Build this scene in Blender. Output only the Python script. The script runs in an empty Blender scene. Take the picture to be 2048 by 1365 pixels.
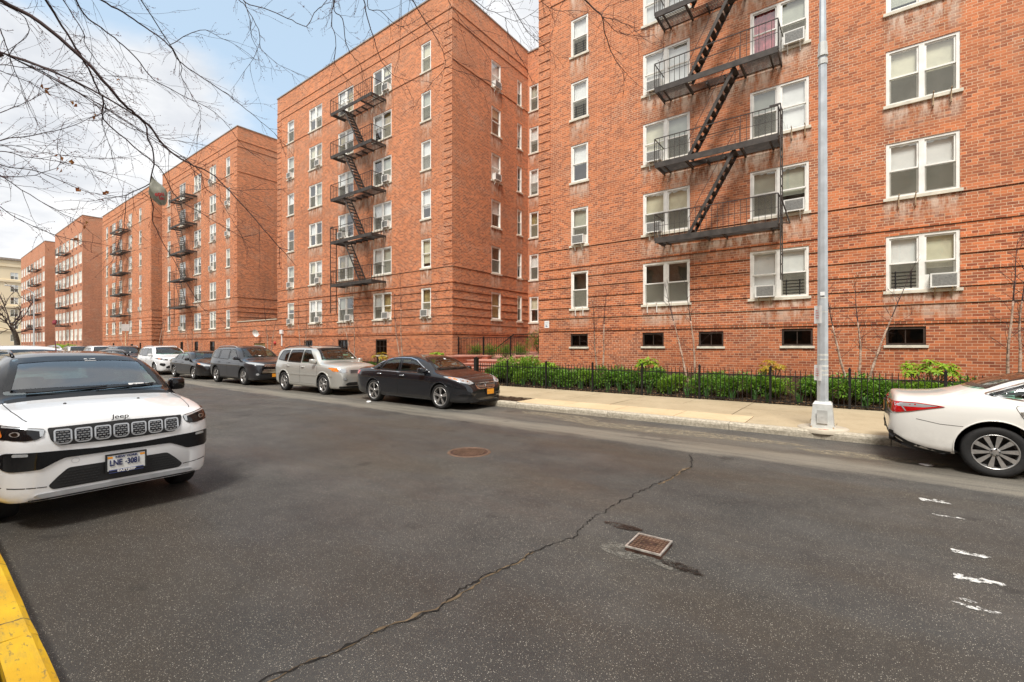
import bpy, bmesh, math, random
from mathutils import Vector, Matrix, Euler
from mathutils.bvhtree import BVHTree
R = math.radians
rnd = random.Random(7)
scn = bpy.context.scene
COL = scn.collection

# ------------------------------------------------------------------ helpers
class MB:
    """collects quads / boxes / tubes and links them as one mesh object"""
    def __init__(s):
        s.v = []; s.f = []; s.m = []; s.uv = []; s.st = []; s.sm = []
    def face(s, pts, m=0, uv=None, st=None, smooth=False):
        b = len(s.v); s.v += [tuple(p) for p in pts]
        s.f.append(tuple(range(b, b + len(pts)))); s.m.append(m)
        s.uv.append(uv); s.sm.append(smooth)
        s.st += (st if st else [0.0] * len(pts))
    def box(s, x0, x1, y0, y1, z0, z1, m=0, M=None):
        P = [Vector((x, y, z)) for x in (x0, x1) for y in (y0, y1) for z in (z0, z1)]
        if M is not None: P = [M @ p for p in P]
        b = len(s.v); s.v += [tuple(p) for p in P]; s.st += [0.0] * 8
        for q in ((0, 1, 3, 2), (4, 6, 7, 5), (0, 4, 5, 1), (2, 3, 7, 6), (0, 2, 6, 4), (1, 5, 7, 3)):
            s.f.append(tuple(b + i for i in q)); s.m.append(m); s.uv.append(None); s.sm.append(False)
    def bar(s, a, b, w, h=None, m=0, up=(0, 0, 1)):
        a = Vector(a); b = Vector(b); h = h or w
        d = (b - a); L = d.length
        if L < 1e-6: return
        d /= L; u = Vector(up)
        if abs(d.dot(u)) > .98: u = Vector((1, 0, 0))
        sx = d.cross(u).normalized(); uz = sx.cross(d)
        M = Matrix((( d.x, sx.x, uz.x, a.x), (d.y, sx.y, uz.y, a.y), (d.z, sx.z, uz.z, a.z), (0, 0, 0, 1)))
        s.box(0, L, -w / 2, w / 2, -h / 2, h / 2, m, M)
    def tube(s, pts, rad, n=6, m=0, cap=True):
        pts = [Vector(p) for p in pts]
        if not isinstance(rad, (list, tuple)): rad = [rad] * len(pts)
        rings = []; prev = None
        for i, p in enumerate(pts):
            d = (pts[min(i + 1, len(pts) - 1)] - pts[max(i - 1, 0)])
            if d.length < 1e-7: d = Vector((0, 0, 1))
            d.normalize()
            if prev is None:
                u = Vector((0, 0, 1)) if abs(d.z) < .9 else Vector((1, 0, 0))
                a = d.cross(u).normalized()
            else:
                a = (prev - d * prev.dot(d))
                a = a.normalized() if a.length > 1e-6 else d.orthogonal().normalized()
            prev = a; bb = d.cross(a)
            base = len(s.v)
            for k in range(n):
                t = 2 * math.pi * k / n
                s.v.append(tuple(p + (a * math.cos(t) + bb * math.sin(t)) * rad[i])); s.st.append(0.0)
            rings.append(base)
        for i in range(len(rings) - 1):
            for k in range(n):
                k2 = (k + 1) % n
                s.f.append((rings[i] + k, rings[i] + k2, rings[i + 1] + k2, rings[i + 1] + k))
                s.m.append(m); s.uv.append(None); s.sm.append(True)
        if cap and n > 2:
            for r0 in (rings[0], rings[-1]):
                s.f.append(tuple(r0 + k for k in range(n))); s.m.append(m); s.uv.append(None); s.sm.append(False)
    def lathe(s, prof, n=32, axis='z', org=(0, 0, 0), m=0, smooth=True):
        o = Vector(org); rings = []
        for (r, h) in prof:
            b = len(s.v); rings.append(b)
            for k in range(n):
                t = 2 * math.pi * k / n
                c, q = r * math.cos(t), r * math.sin(t)
                p = (c, q, h) if axis == 'z' else ((c, h, q) if axis == 'y' else (h, c, q))
                s.v.append(tuple(o + Vector(p))); s.st.append(0.0)
        for i in range(len(rings) - 1):
            for k in range(n):
                k2 = (k + 1) % n
                s.f.append((rings[i] + k, rings[i] + k2, rings[i + 1] + k2, rings[i + 1] + k))
                s.m.append(m); s.uv.append(None); s.sm.append(smooth)
    def mesh(s, name, mats):
        me = bpy.data.meshes.new(name)
        me.from_pydata(s.v, [], s.f)
        for mt in mats: me.materials.append(mt)
        me.polygons.foreach_set('material_index', s.m)
        me.polygons.foreach_set('use_smooth', s.sm)
        if any(u is not None for u in s.uv):
            L = me.uv_layers.new(name='UVMap')
            i = 0
            for fi, f in enumerate(s.f):
                u = s.uv[fi]
                for k in range(len(f)):
                    if u is not None: L.data[i].uv = u[k]
                    else:
                        p = s.v[f[k]]; L.data[i].uv = (p[0] + p[1], p[2])
                    i += 1
            at = me.attributes.new('stain', 'FLOAT', 'POINT')
            at.data.foreach_set('value', s.st)
        me.update()
        return me
    def build(s, name, mats, parent=None, loc=None):
        if not isinstance(mats, (list, tuple)): mats = [mats]
        return link(name, s.mesh(name, mats), parent, loc)

def link(name, data, parent=None, loc=None, rz=0):
    o = bpy.data.objects.new(name, data); COL.objects.link(o)
    if parent is not None: o.parent = parent
    if loc is not None: o.location = loc
    if rz: o.rotation_euler = (0, 0, rz)
    return o
def tag(o, label, cat, group=None):
    o['label'] = label; o['category'] = cat
    if group: o['group'] = group
    return o
def thing(name, label, cat, loc=(0, 0, 0), rz=0, group=None):
    o = link(name, None, None, loc, rz); o.empty_display_size = .2
    return tag(o, label, cat, group)
def struct(o, kind='structure'):
    o['kind'] = kind; return o
def copy_tree(o, parent=None):
    c = o.copy(); COL.objects.link(c); c.parent = parent
    for ch in list(o.children): copy_tree(ch, c)
    return c
def bm_obj(name, bm, mats, parent=None, smooth=True):
    me = bpy.data.meshes.new(name); bm.to_mesh(me); bm.free()
    for m in (mats if isinstance(mats, (list, tuple)) else [mats]): me.materials.append(m)
    if smooth:
        for p in me.polygons: p.use_smooth = True
    return link(name, me, parent)

# ------------------------------------------------------------------ materials
class NT:
    def __init__(s, name):
        s.mat = bpy.data.materials.new(name); s.mat.use_nodes = True
        s.t = s.mat.node_tree; s.t.nodes.clear()
        s.out = s.t.nodes.new('ShaderNodeOutputMaterial')
    def n(s, typ, ins=None, **kw):
        nd = s.t.nodes.new('ShaderNode' + typ)
        for k, v in kw.items(): setattr(nd, k, v)
        for k, v in (ins or {}).items(): s.set(nd, k, v)
        return nd
    def set(s, nd, k, v):
        sk = nd.inputs[k]
        if isinstance(v, bpy.types.NodeSocket): s.t.links.new(v, sk)
        elif isinstance(v, bpy.types.Node): s.t.links.new(v.outputs[0], sk)
        else:
            if isinstance(v, (tuple, list)) and len(v) == 3 and sk.type == 'RGBA': v = (*v, 1)
            sk.default_value = v
    def ramp(s, fac, stops, interp='LINEAR'):
        nd = s.n('ValToRGB'); cr = nd.color_ramp; cr.interpolation = interp
        while len(cr.elements) < len(stops): cr.elements.new(.5)
        for e, (p, c) in zip(cr.elements, stops):
            e.position = p; e.color = (c, c, c, 1) if isinstance(c, (int, float)) else (*c[:3], 1)
        s.set(nd, 'Fac', fac); return nd.outputs['Color']
    def mix(s, fac, a, b, mode='MIX'):
        nd = s.n('Mix', data_type='RGBA', blend_type=mode, clamp_factor=True)
        s.set(nd, 0, fac); s.set(nd, 6, a); s.set(nd, 7, b); return nd.outputs[2]
    def math(s, op, a, b=0.0, c=None):
        nd = s.n('Math', operation=op); s.set(nd, 0, a); s.set(nd, 1, b)
        if c is not None: s.set(nd, 2, c)
        return nd.outputs[0]
    def noise(s, vec, scale, detail=4, rough=.55, out='Fac', dist=0):
        nd = s.n('TexNoise', {'Scale': scale, 'Detail': detail, 'Roughness': rough, 'Distortion': dist})
        if vec is not None: s.set(nd, 'Vector', vec)
        return nd.outputs[out]
    def coord(s, which='Object'):
        return s.n('TexCoord').outputs[which]
    def mapping(s, vec, scale=(1, 1, 1), loc=(0, 0, 0)):
        return s.n('Mapping', {'Vector': vec, 'Scale': scale, 'Location': loc}).outputs[0]
    def bump(s, h, strength=.4, dist=.01):
        return s.n('Bump', {'Height': h, 'Strength': strength, 'Distance': dist}).outputs[0]
    def pbsdf(s, col, rough=.6, metal=0, normal=None, coat=0, spec=.5, **kw):
        nd = s.n('BsdfPrincipled', {'Base Color': col, 'Roughness': rough, 'Metallic': metal, 'Coat Weight': coat, 'Specular IOR Level': spec})
        if normal is not None: s.set(nd, 'Normal', normal)
        for k, v in kw.items(): s.set(nd, k.replace('_', ' '), v)
        s.t.links.new(nd.outputs[0], s.out.inputs[0]); return nd

def simple(name, col, rough=.6, metal=0, coat=0, var=.12, vscale=6, bump=0, spec=.5):
    """one colour broken up by a soft noise, so that no surface is perfectly even"""
    k = NT(name); co = k.coord()
    f = k.noise(co, vscale, 5)
    dark = tuple(c * (1 - var * 1.6) for c in col); lite = tuple(min(1, c * (1 + var)) for c in col)
    c = k.mix(k.ramp(f, [(.3, 0), (.7, 1)]), dark, lite)
    nrm = k.bump(k.noise(co, vscale * 12, 3), bump, .004) if bump else None
    r = k.math('MULTIPLY_ADD', f, .18, rough - .09) if rough > .12 else rough
    k.pbsdf(c, r, metal, nrm, coat, spec)
    return k.mat

def brick_mat(name, c1, c2, mortar, hot=(.55, .17, .07), row=.0785, bw=.211, mort=.0068, pale_amt=.85):
    k = NT(name)
    uv = k.n('UVMap', uv_map='UVMap').outputs[0]
    br = k.n('TexBrick', {'Vector': uv, 'Scale': 1.0, 'Mortar Size': mort, 'Mortar Smooth': .25, 'Bias': .02,
                          'Brick Width': bw, 'Row Height': row, 'Color1': c1, 'Color2': c2, 'Mortar': mortar},
             offset=.5, offset_frequency=2, squash=.62, squash_frequency=6)
    big = k.noise(uv, .35, 6, .6); mid = k.noise(uv, 1.7, 5, .65); fine = k.noise(uv, 40, 3)
    rep = k.ramp(k.noise(k.mapping(uv, (.5, .9, 1), (7, 3, 0)), 1.0, 4, .6), [(.52, 0), (.64, 1)])
    streak = k.noise(k.mapping(uv, (2.2, .25, 1)), 1.0, 5, .65)
    col = k.mix(k.math('MULTIPLY', k.ramp(mid, [(.48, 0), (.75, 1)]), .45), br.outputs['Color'], hot)
    col = k.mix(k.math('MULTIPLY', k.ramp(big, [(.42, 0), (.72, 1)]), .35), col, (.19, .095, .065))
    col = k.mix(k.math('MULTIPLY', k.ramp(streak, [(.55, 0), (.8, 1)]), .30), col, (.55, .36, .24))
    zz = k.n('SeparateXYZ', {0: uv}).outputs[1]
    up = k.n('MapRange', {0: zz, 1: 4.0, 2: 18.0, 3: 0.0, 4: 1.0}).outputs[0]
    col = k.mix(k.math('MULTIPLY', up, .52), col, k.mix(1, k.mix(.45, col, (.70, .36, .20)), (1.15, 1.15, 1.15), 'MULTIPLY'))  # paler with height: weathering plus the brighter upper light painted in
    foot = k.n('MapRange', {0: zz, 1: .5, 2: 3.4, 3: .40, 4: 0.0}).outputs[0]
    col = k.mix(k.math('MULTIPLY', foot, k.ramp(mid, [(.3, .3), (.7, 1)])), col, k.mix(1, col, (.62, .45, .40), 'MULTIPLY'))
    st = k.n('Attribute', attribute_name='stain').outputs['Fac']  # carries sill streaks and the painted shade below fire escapes
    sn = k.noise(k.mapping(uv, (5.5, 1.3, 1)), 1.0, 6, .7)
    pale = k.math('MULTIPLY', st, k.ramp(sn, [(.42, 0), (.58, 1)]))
    grime_shade = k.math('MULTIPLY', k.math('POWER', st, .45), k.math('MULTIPLY_ADD', mid, .5, .35))
    col = k.mix(grime_shade, col, k.mix(.55, k.mix(1, col, (.70, .66, .62), 'MULTIPLY'), (.26, .16, .10)))
    col = k.mix(k.math('MULTIPLY', pale, pale_amt), col, (.74, .64, .53))
    col = k.mix(.16, col, k.mix(fine, (.08, .04, .03), (.75, .5, .38)), 'OVERLAY')
    col = k.mix(k.math('MULTIPLY', rep, .14), col, (.28, .12, .07))
    col = k.mix(k.math('MULTIPLY', k.math('MULTIPLY', rep, br.outputs['Fac']), .5), col, (.84, .70, .52))
    h = k.math('SUBTRACT', k.math('MULTIPLY', fine, .25), br.outputs['Fac'])
    k.pbsdf(col, .9, 0, k.bump(h, .55, .008), spec=.2)
    return k.mat

M = {}
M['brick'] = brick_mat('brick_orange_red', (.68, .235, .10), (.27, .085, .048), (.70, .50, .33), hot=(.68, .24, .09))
M['brick_c'] = brick_mat('brick_buff_red', (.42, .19, .10), (.22, .10, .065), (.60, .47, .33), hot=(.50, .24, .11))
M['brick_e'] = brick_mat('brick_hazed_red', (.52, .20, .11), (.30, .11, .07), (.66, .46, .32), hot=(.55, .20, .10))  # far blocks: distance haze mixed into a lighter brick colour
M['brick_step'] = brick_mat('brick_step_red', (.40, .12, .07), (.26, .075, .05), (.42, .28, .2))
M['frame'] = simple('window_paint_cream', (.86, .84, .78), .5, var=.10, vscale=3)
M['sill'] = simple('limestone_sill', (.66, .61, .50), .75, var=.14, vscale=5, bump=.2)
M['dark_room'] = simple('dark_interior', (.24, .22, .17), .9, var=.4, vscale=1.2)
M['soot_shade'] = brick_mat('brick_soot_shade', (.26, .11, .065), (.13, .062, .042), (.30, .21, .15), hot=(.3, .12, .06))
M['iron'] = simple('fire_escape_iron', (.062, .052, .045), .65, .2, var=.35, vscale=4, bump=.3)
M['black_iron'] = simple('fence_black_paint', (.012, .012, .013), .42, .1, var=.2)
M['blind_white'] = simple('blind_white', (.88, .89, .87), .7, var=.06, vscale=2)
M['blind_cream'] = simple('blind_cream', (.76, .73, .55), .7, var=.1, vscale=2)
M['blind_grey'] = simple('blind_grey_green', (.52, .54, .45), .7, var=.1, vscale=2)
M['curtain_tan'] = simple('curtain_tan', (.42, .33, .14), .8, var=.25, vscale=9)
M['curtain_pink'] = simple('curtain_pink', (.72, .22, .24), .8, var=.25, vscale=9)
M['steel_dark'] = simple('basement_frame_brown', (.055, .035, .025), .55, .2, var=.3)
M['ac_white'] = simple('ac_plastic', (.78, .77, .72), .45, var=.06, vscale=4)
M['ac_grille'] = simple('ac_grille_grey', (.38, .38, .36), .6, .2, var=.2, vscale=30)
M['rust'] = simple('rusty_bracket', (.42, .30, .18), .8, .1, var=.35, vscale=14)
M['coping'] = simple('coping_stone', (.33, .27, .22), .8, var=.2, vscale=3)
M['concrete'] = simple('pale_concrete', (.50, .44, .34), .85, var=.14, vscale=2.2, bump=.25)
M['pink_coping'] = simple('pink_coping', (.50, .25, .19), .8, var=.15, vscale=4, bump=.2)
M['paper'] = simple('paper_white', (.8, .8, .78), .7, var=.08)
M['galv'] = simple('galvanised_steel', (.56, .60, .62), .42, .45, var=.10, vscale=5)
M['galv_base'] = simple('painted_cast_base', (.60, .61, .58), .55, .2, var=.10, vscale=7, bump=.15)
M['tape'] = simple('clear_tape', (.66, .66, .6), .3, var=.2, vscale=20)

def glass_pane_mat(name, tint, refl=.10):
    k = NT(name); co = k.coord('Object')
    lw = k.n('LayerWeight', {'Blend': .5}).outputs['Facing']
    fac = k.math('ADD', k.math('MULTIPLY', k.math('POWER', lw, 4.0), .9), refl + .05)
    wob = k.bump(k.noise(co, 2.2, 2), .05, .03)
    g = k.n('BsdfGlossy', {'Color': (1, 1, 1), 'Roughness': .015, 'Normal': wob})
    tr = k.n('BsdfTransparent', {'Color': tint})
    mx = k.n('MixShader'); k.set(mx, 0, fac); k.set(mx, 1, tr.outputs[0]); k.set(mx, 2, g.outputs[0])
    k.t.links.new(mx.outputs[0], k.out.inputs[0]); return k.mat
M['pane'] = glass_pane_mat('window_glass', (.95, .96, .94), .13)
M['pane_dim'] = glass_pane_mat('basement_glass', (.16, .16, .15), .0)

def screen_mat():
    k = NT('insect_screen'); d = k.n('BsdfDiffuse', {'Color': k.mix(k.noise(k.coord(), 3, 3), (.17, .165, .13), (.30, .29, .24))}); t = k.n('BsdfTransparent')
    mx = k.n('MixShader'); k.set(mx, 0, .52); k.set(mx, 1, t.outputs[0]); k.set(mx, 2, d.outputs[0]); k.t.links.new(mx.outputs[0], k.out.inputs[0]); return k.mat
M['screen'] = screen_mat()
# ------------------------------------------------------------------ camera, world, sun
H = 1.74
BETA = math.atan(917.0 / 1218.0)
cd = bpy.data.cameras.new('camera'); cam = bpy.data.objects.new('camera', cd); COL.objects.link(cam)
cam.location = (0, 0, H); cam.rotation_euler = (math.pi / 2, 0, BETA)
cd.sensor_width = 36; cd.lens = 917 / 2048 * 36; cd.shift_y = 9.5 / 2048; cd.clip_start = .05; cd.clip_end = 3000
scn.camera = cam
SUN_EL, SUN_AZ = R(57), R(158)      # sun behind the photographer, over the roofs opposite
w = bpy.data.worlds.new('World'); scn.world = w; w.use_nodes = True
nt = w.node_tree; nt.nodes.clear()
def wn(typ, ins=None, **kw):
    nd = nt.nodes.new('ShaderNode' + typ)
    for a, b in kw.items(): setattr(nd, a, b)
    for a, b in (ins or {}).items():
        if isinstance(b, bpy.types.NodeSocket): nt.links.new(b, nd.inputs[a])
        else: nd.inputs[a].default_value = b
    return nd
sky = wn('TexSky', sky_type='NISHITA', sun_disc=False, sun_elevation=SUN_EL, sun_rotation=SUN_AZ, air_density=1.0, dust_density=2.2, ozone_density=1.0)
tc = wn('TexCoord'); sep = wn('SeparateXYZ', {0: tc.outputs['Generated']})
zc = wn('Math', {0: sep.outputs[2], 1: .22}, operation='ADD')
zc = wn('Math', {0: zc.outputs[0], 1: .12}, operation='MAXIMUM')
px = wn('Math', {0: sep.outputs[0], 1: zc.outputs[0]}, operation='DIVIDE')
py = wn('Math', {0: sep.outputs[1], 1: zc.outputs[0]}, operation='DIVIDE')
cv = wn('CombineXYZ', {0: px.outputs[0], 1: py.outputs[0], 2: 3.7})
n1 = wn('TexNoise', {'Vector': cv.outputs[0], 'Scale': 1.05, 'Detail': 9.0, 'Roughness': .52, 'Distortion': .25})
n2 = wn('TexNoise', {'Vector': cv.outputs[0], 'Scale': 2.6, 'Detail': 6.0, 'Roughness': .55})
# a broad gap in the cloud towards the upper left of the street, thicker cloud near the horizon
gap = wn('VectorMath', {0: tc.outputs['Generated'], 1: Vector((-1.2, .34, .70)).normalized()}, operation='DOT_PRODUCT')
gm = wn('MapRange', {0: gap.outputs['Value'], 1: .84, 2: .985, 3: -.06, 4: .19})
hz = wn('MapRange', {0: sep.outputs[2], 1: .36, 2: .50, 3: .32, 4: 0.0})
a1 = wn('Math', {0: n1.outputs[0], 1: gm.outputs[0]}, operation='SUBTRACT')
a2 = wn('Math', {0: a1.outputs[0], 1: hz.outputs[0]}, operation='ADD')
mask = wn('MapRange', {0: a2.outputs[0], 1: .37, 2: .50}, interpolation_type='SMOOTHSTEP')
cl = wn('ValToRGB', {0: n2.outputs[0]})
cl.color_ramp.elements[0].position = .36; cl.color_ramp.elements[0].color = (.80, .83, .88, 1)
cl.color_ramp.elements[1].position = .60; cl.color_ramp.elements[1].color = (1.10, 1.10, 1.10, 1)
bs = wn('Background', {'Color': sky.outputs[0], 'Strength': .09})
wash = wn('Background', {'Color': (.56, .71, .82, 1), 'Strength': .80})     # thin high haze in the blue gap
ad = wn('AddShader'); nt.links.new(bs.outputs[0], ad.inputs[0]); nt.links.new(wash.outputs[0], ad.inputs[1])
bc = wn('Background', {'Color': cl.outputs[0], 'Strength': 1.0})
mx = wn('MixShader', {0: mask.outputs[0]}); nt.links.new(ad.outputs[0], mx.inputs[1]); nt.links.new(bc.outputs[0], mx.inputs[2])
wo = wn('OutputWorld'); nt.links.new(mx.outputs[0], wo.inputs[0])
sd = bpy.data.lights.new('sun', 'SUN'); sd.energy = 4.7; sd.angle = R(18); sd.color = (1, .965, .91)
so = bpy.data.objects.new('sun', sd); COL.objects.link(so)
sv = Vector((math.sin(SUN_AZ) * math.cos(SUN_EL), math.cos(SUN_AZ) * math.cos(SUN_EL), math.sin(SUN_EL)))
so.rotation_euler = sv.to_track_quat('Z', 'Y').to_euler()
scn.view_settings.view_transform = 'Standard'; scn.view_settings.look = 'None'; scn.view_settings.exposure = 0; scn.view_settings.gamma = 1
scn.cycles.max_bounces = 8; scn.cycles.transparent_max_bounces = 24; scn.cycles.use_denoising = True

# ------------------------------------------------------------------ ground: road, kerbs, pavements
def asphalt():
    k = NT('asphalt'); co = k.coord('Object')
    sx = k.n('SeparateXYZ', {0: co}); X, Y = sx.outputs[0], sx.outputs[1]
    big = k.noise(co, .35, 5, .6); mid = k.noise(co, 1.3, 6, .65); fine = k.noise(co, 90, 3, .7)
    grain = k.noise(co, 260, 2, .7)
    col = k.mix(k.ramp(mid, [(.3, 0), (.72, 1)]), (.044, .042, .040), (.088, .084, .077))
    col = k.mix(k.math('MULTIPLY', k.ramp(k.noise(k.mapping(co, (.35, 1, 1)), .55, 5), [(.46, 0), (.62, 1)]), .75), col, (.064, .051, .037))
    col = k.mix(k.ramp(grain, [(.35, 0), (.75, .75)]), k.mix(1, col, (.45, .45, .45), 'MULTIPLY'), k.mix(1, col, (1.9, 1.9, 1.9), 'MULTIPLY'))
    # pale worn lane along the parked cars
    edge = k.math('ADD', Y, k.math('MULTIPLY', k.math('SUBTRACT', k.noise(k.mapping(co, (.6, 1.5, 1)), 1.0, 6, .7), .5), .75))
    band = k.ramp(k.math('MULTIPLY', edge, .1), [(.772, 0), (.79, 1), (.852, .95), (.875, .28), (.93, .45), (.985, .15), (1, .1)])
    streak = k.ramp(k.noise(k.mapping(co, (.30, 3.2, 1)), 1.0, 6, .7), [(.34, .30), (.56, 1)])
    bn = k.math('MULTIPLY', band, streak)
    col = k.mix(k.math('MULTIPLY', bn, .95), col, k.mix(fine, (.14, .125, .098), (.26, .235, .19)))
    # pale stones showing in the worn surface
    vo = k.n('TexVoronoi', {'Vector': k.mapping(co, (1, 1, .01)), 'Scale': 118.0, 'Randomness': 1.0})
    pick = k.n('SeparateColor', {0: vo.outputs['Color']}).outputs[0]
    vo2 = k.n('TexVoronoi', {'Vector': k.mapping(co, (1, 1, .01)), 'Scale': 230.0, 'Randomness': 1.0})
    pick2 = k.n('SeparateColor', {0: vo2.outputs['Color']}).outputs[1]
    sp = k.math('MULTIPLY', k.math('LESS_THAN', vo.outputs['Distance'], k.math('MULTIPLY_ADD', k.math('POWER', pick2, 2.0), .30, .14)), k.math('GREATER_THAN', k.math('ADD', pick, k.math('MULTIPLY', mid, .16)), .78))
    sp2 = k.math('MULTIPLY', k.math('LESS_THAN', vo2.outputs['Distance'], .42), k.math('GREATER_THAN', pick2, .80))
    col = k.mix(k.math('MULTIPLY', sp2, k.ramp(k.noise(co, 1.1, 4), [(.35, .25), (.7, .7)])), col, (.27, .235, .17))
    col = k.mix(k.math('MULTIPLY', sp, .78), col, k.mix(pick2, (.30, .25, .15), (.58, .54, .46)))
    tread = k.ramp(k.math('MULTIPLY', Y, .1), [(.15, 0), (.24, .5), (.33, 0), (.47, 0), (.56, .5), (.66, 0)])
    col = k.mix(k.math('MULTIPLY', tread, .55), col, k.mix(1, col, (.55, .55, .56), 'MULTIPLY'))
    drip = k.ramp(k.noise(k.mapping(co, (1.6, 1.6, 1), (5, 2, 0)), 1.0, 3, .5), [(.66, 0), (.72, 1)])
    col = k.mix(k.math('MULTIPLY', drip, .5), col, (.018, .016, .014))
    damp = k.ramp(k.noise(k.mapping(co, (.5, 1, 1), (3, 1, 0)), .5, 5, .6), [(.40, 1), (.62, 0)])
    rough = k.math('SUBTRACT', .82, k.math('MULTIPLY', damp, .34))
    h = k.math('ADD', k.math('MULTIPLY', grain, .6), fine)
    k.pbsdf(col, rough, 0, k.bump(h, .5, .006), spec=.42)
    return k.mat
def paving(name, a, b, seam=1.5, seam_y=1.05):
    k = NT(name); co = k.coord('Object')
    mid = k.noise(co, .9, 6, .65); fine = k.noise(co, 70, 3, .7); blot = k.noise(co, 3.1, 5, .7)
    col = k.mix(k.ramp(mid, [(.3, 0), (.7, 1)]), a, b)
    col = k.mix(k.math('MULTIPLY', k.ramp(blot, [(.52, 0), (.78, 1)]), .35), col, tuple(c * .55 for c in a))
    col = k.mix(k.ramp(fine, [(.3, 0), (.8, .5)]), k.mix(1, col, (.8, .8, .8), 'MULTIPLY'), k.mix(1, col, (1.3, 1.3, 1.3), 'MULTIPLY'))
    vo = k.n('TexVoronoi', {'Vector': k.mapping(co, (1, 1, .01)), 'Scale': 7.0, 'Randomness': 1.0}); pk = k.n('SeparateColor', {0: vo.outputs['Color']}).outputs[0]
    gum = k.math('MULTIPLY', k.math('LESS_THAN', vo.outputs['Distance'], k.math('MULTIPLY', pk, .16)), k.math('GREATER_THAN', pk, .55))
    col = k.mix(k.math('MULTIPLY', gum, .45), col, tuple(c * .4 for c in a))
    k.pbsdf(col, .9, 0, k.bump(fine, .3, .004), spec=.25)
    return k.mat
M['asphalt'] = asphalt()
M['walk'] = paving('sidewalk_concrete', (.41, .325, .205), (.52, .425, .28))
M['walk_new'] = paving('sidewalk_tan', (.60, .455, .27), (.70, .55, .35))
M['walk_near'] = paving('sidewalk_grey', (.30, .29, .25), (.40, .38, .33))
def kerb_mat():
    k = NT('kerb_concrete'); co = k.coord('Object')
    f = k.noise(co, 22, 5, .75); b = k.noise(co, 2.5, 5, .6)
    col = k.mix(k.ramp(f, [(.36, 0), (.6, 1)]), (.30, .265, .20), (.58, .525, .42))
    col = k.mix(k.math('MULTIPLY', b, .3), col, (.30, .26, .19))
    k.pbsdf(col, .9, 0, k.bump(f, .5, .008), spec=.2); return k.mat
def yellow_mat():
    k = NT('kerb_yellow_paint'); co = k.coord('Object')
    f = k.noise(k.mapping(co, (14, 40, 14)), 1.0, 5, .7); g = k.noise(co, 3, 4)
    col = k.mix(k.ramp(g, [(.35, 0), (.7, 1)]), (.72, .40, .005), (.88, .56, .012))
    col = k.mix(k.ramp(f, [(.33, .9), (.43, 0)]), col, (.24, .17, .06))
    jt = k.math('LESS_THAN', k.math('ABSOLUTE', k.math('SUBTRACT', k.math('FRACT', k.math('ADD', k.math('MULTIPLY', k.n('SeparateXYZ', {0: co}).outputs[0], .9), k.math('MULTIPLY', k.noise(co, 30, 2), .03))), .5)), .006)
    col = k.mix(jt, col, (.10, .07, .03))
    sc = k.ramp(k.noise(k.mapping(co, (2, 9, 9)), 1.0, 6, .75), [(.54, 0), (.66, .8)])
    col = k.mix(k.math('MULTIPLY', sc, .55), col, (.45, .30, .06))
    k.pbsdf(col, .6, 0, k.bump(f, .35, .006)); return k.mat
def soil_mat():
    k = NT('mulch_soil'); co = k.coord('Object')
    f = k.noise(co, 24, 5, .75); g = k.noise(co, 2.2, 4)
    col = k.mix(k.ramp(f, [(.35, 0), (.7, 1)]), (.020, .013, .009), (.105, .065, .04))
    col = k.mix(k.math('MULTIPLY', k.ramp(g, [(.5, 0), (.7, 1)]), .4), col, (.13, .085, .05))
    k.pbsdf(col, .95, 0, k.bump(f, 1, .03), spec=.1); return k.mat
M['kerb'] = kerb_mat(); M['yellow'] = yellow_mat(); M['soil'] = soil_mat()

def grid_sheet(name, x0, x1, y0, y1, z, mat, nx=1, ny=1, zf=None):
    b = MB()
    for i in range(nx):
        for j in range(ny):
            xa, xb = x0 + (x1 - x0) * i / nx, x0 + (x1 - x0) * (i + 1) / nx
            ya, yb = y0 + (y1 - y0) * j / ny, y0 + (y1 - y0) * (j + 1) / ny
            P = [(xa, ya), (xb, ya), (xb, yb), (xa, yb)]
            b.face([(p[0], p[1], zf(*p) if zf else z) for p in P], smooth=True)
    return b.build(name, mat)
KERB, FENCE, FAC = 10.28, 14.30, 17.0
k = NT('far_ground'); k.pbsdf(k.mix(k.noise(k.coord(), .05, 4), (.07, .065, .055), (.12, .11, .09)), .95)
struct(grid_sheet('ground', -900, 900, -900, 900, -.02, k.mat))
struct(grid_sheet('road', -190, 60, .46, KERB + .02, 0, M['asphalt']))

def pave_run(name, x0, x1, y0, y1, slab, mat, z=.15, jitter=True, skip=(), ysplit=()):
    """concrete flags cast side by side with open joints between them"""
    b = MB(); r = random.Random(hash(name) % 999 if False else 5)
    ys = [y0] + list(ysplit) + [y1]
    b.face([(x0, y0, z - .03), (x1, y0, z - .03), (x1, y1, z - .03), (x0, y1, z - .03)], 1)
    for j in range(len(ys) - 1):
        x = x0
        while x < x1 - .01:
            xe = min(x1, x + slab)
            if not any(a < (x + xe) / 2 < c and ys[j] < (ys[j + 1]) and e0 <= (ys[j] + ys[j + 1]) / 2 <= e1 for a, c, e0, e1 in skip):
                zz = z + r.uniform(-.004, .004); g = .008
                b.box(x + g, xe - g, ys[j] + g, ys[j + 1] - g, z - .12, zz, 0)
            x = xe
    return struct(b.build(name, [mat, M['kerb']]))
TAN = (-7.75, -1.85)
PITS = [(-9.35, -7.75), (-22.2, -20.6), (-40, -38.4), (-57, -55.4)]
ya, yb = KERB + .17, 11.5
segs = []
edges = sorted([-130] + [q for p in PITS for q in p] + [TAN[0], TAN[1], 60])
pave_run('sidewalk', -130, 60, yb, FENCE + .05, 1.52, M['walk'], ysplit=(12.9,))
sw = [(-130, -57), (-55.4, -40), (-38.4, -22.2), (-20.6, -9.35), (-1.85, 60)]
for i, (a, c) in enumerate(sw): pave_run('sidewalk_strip', a, c, ya, yb, 1.52, M['walk'])
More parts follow.
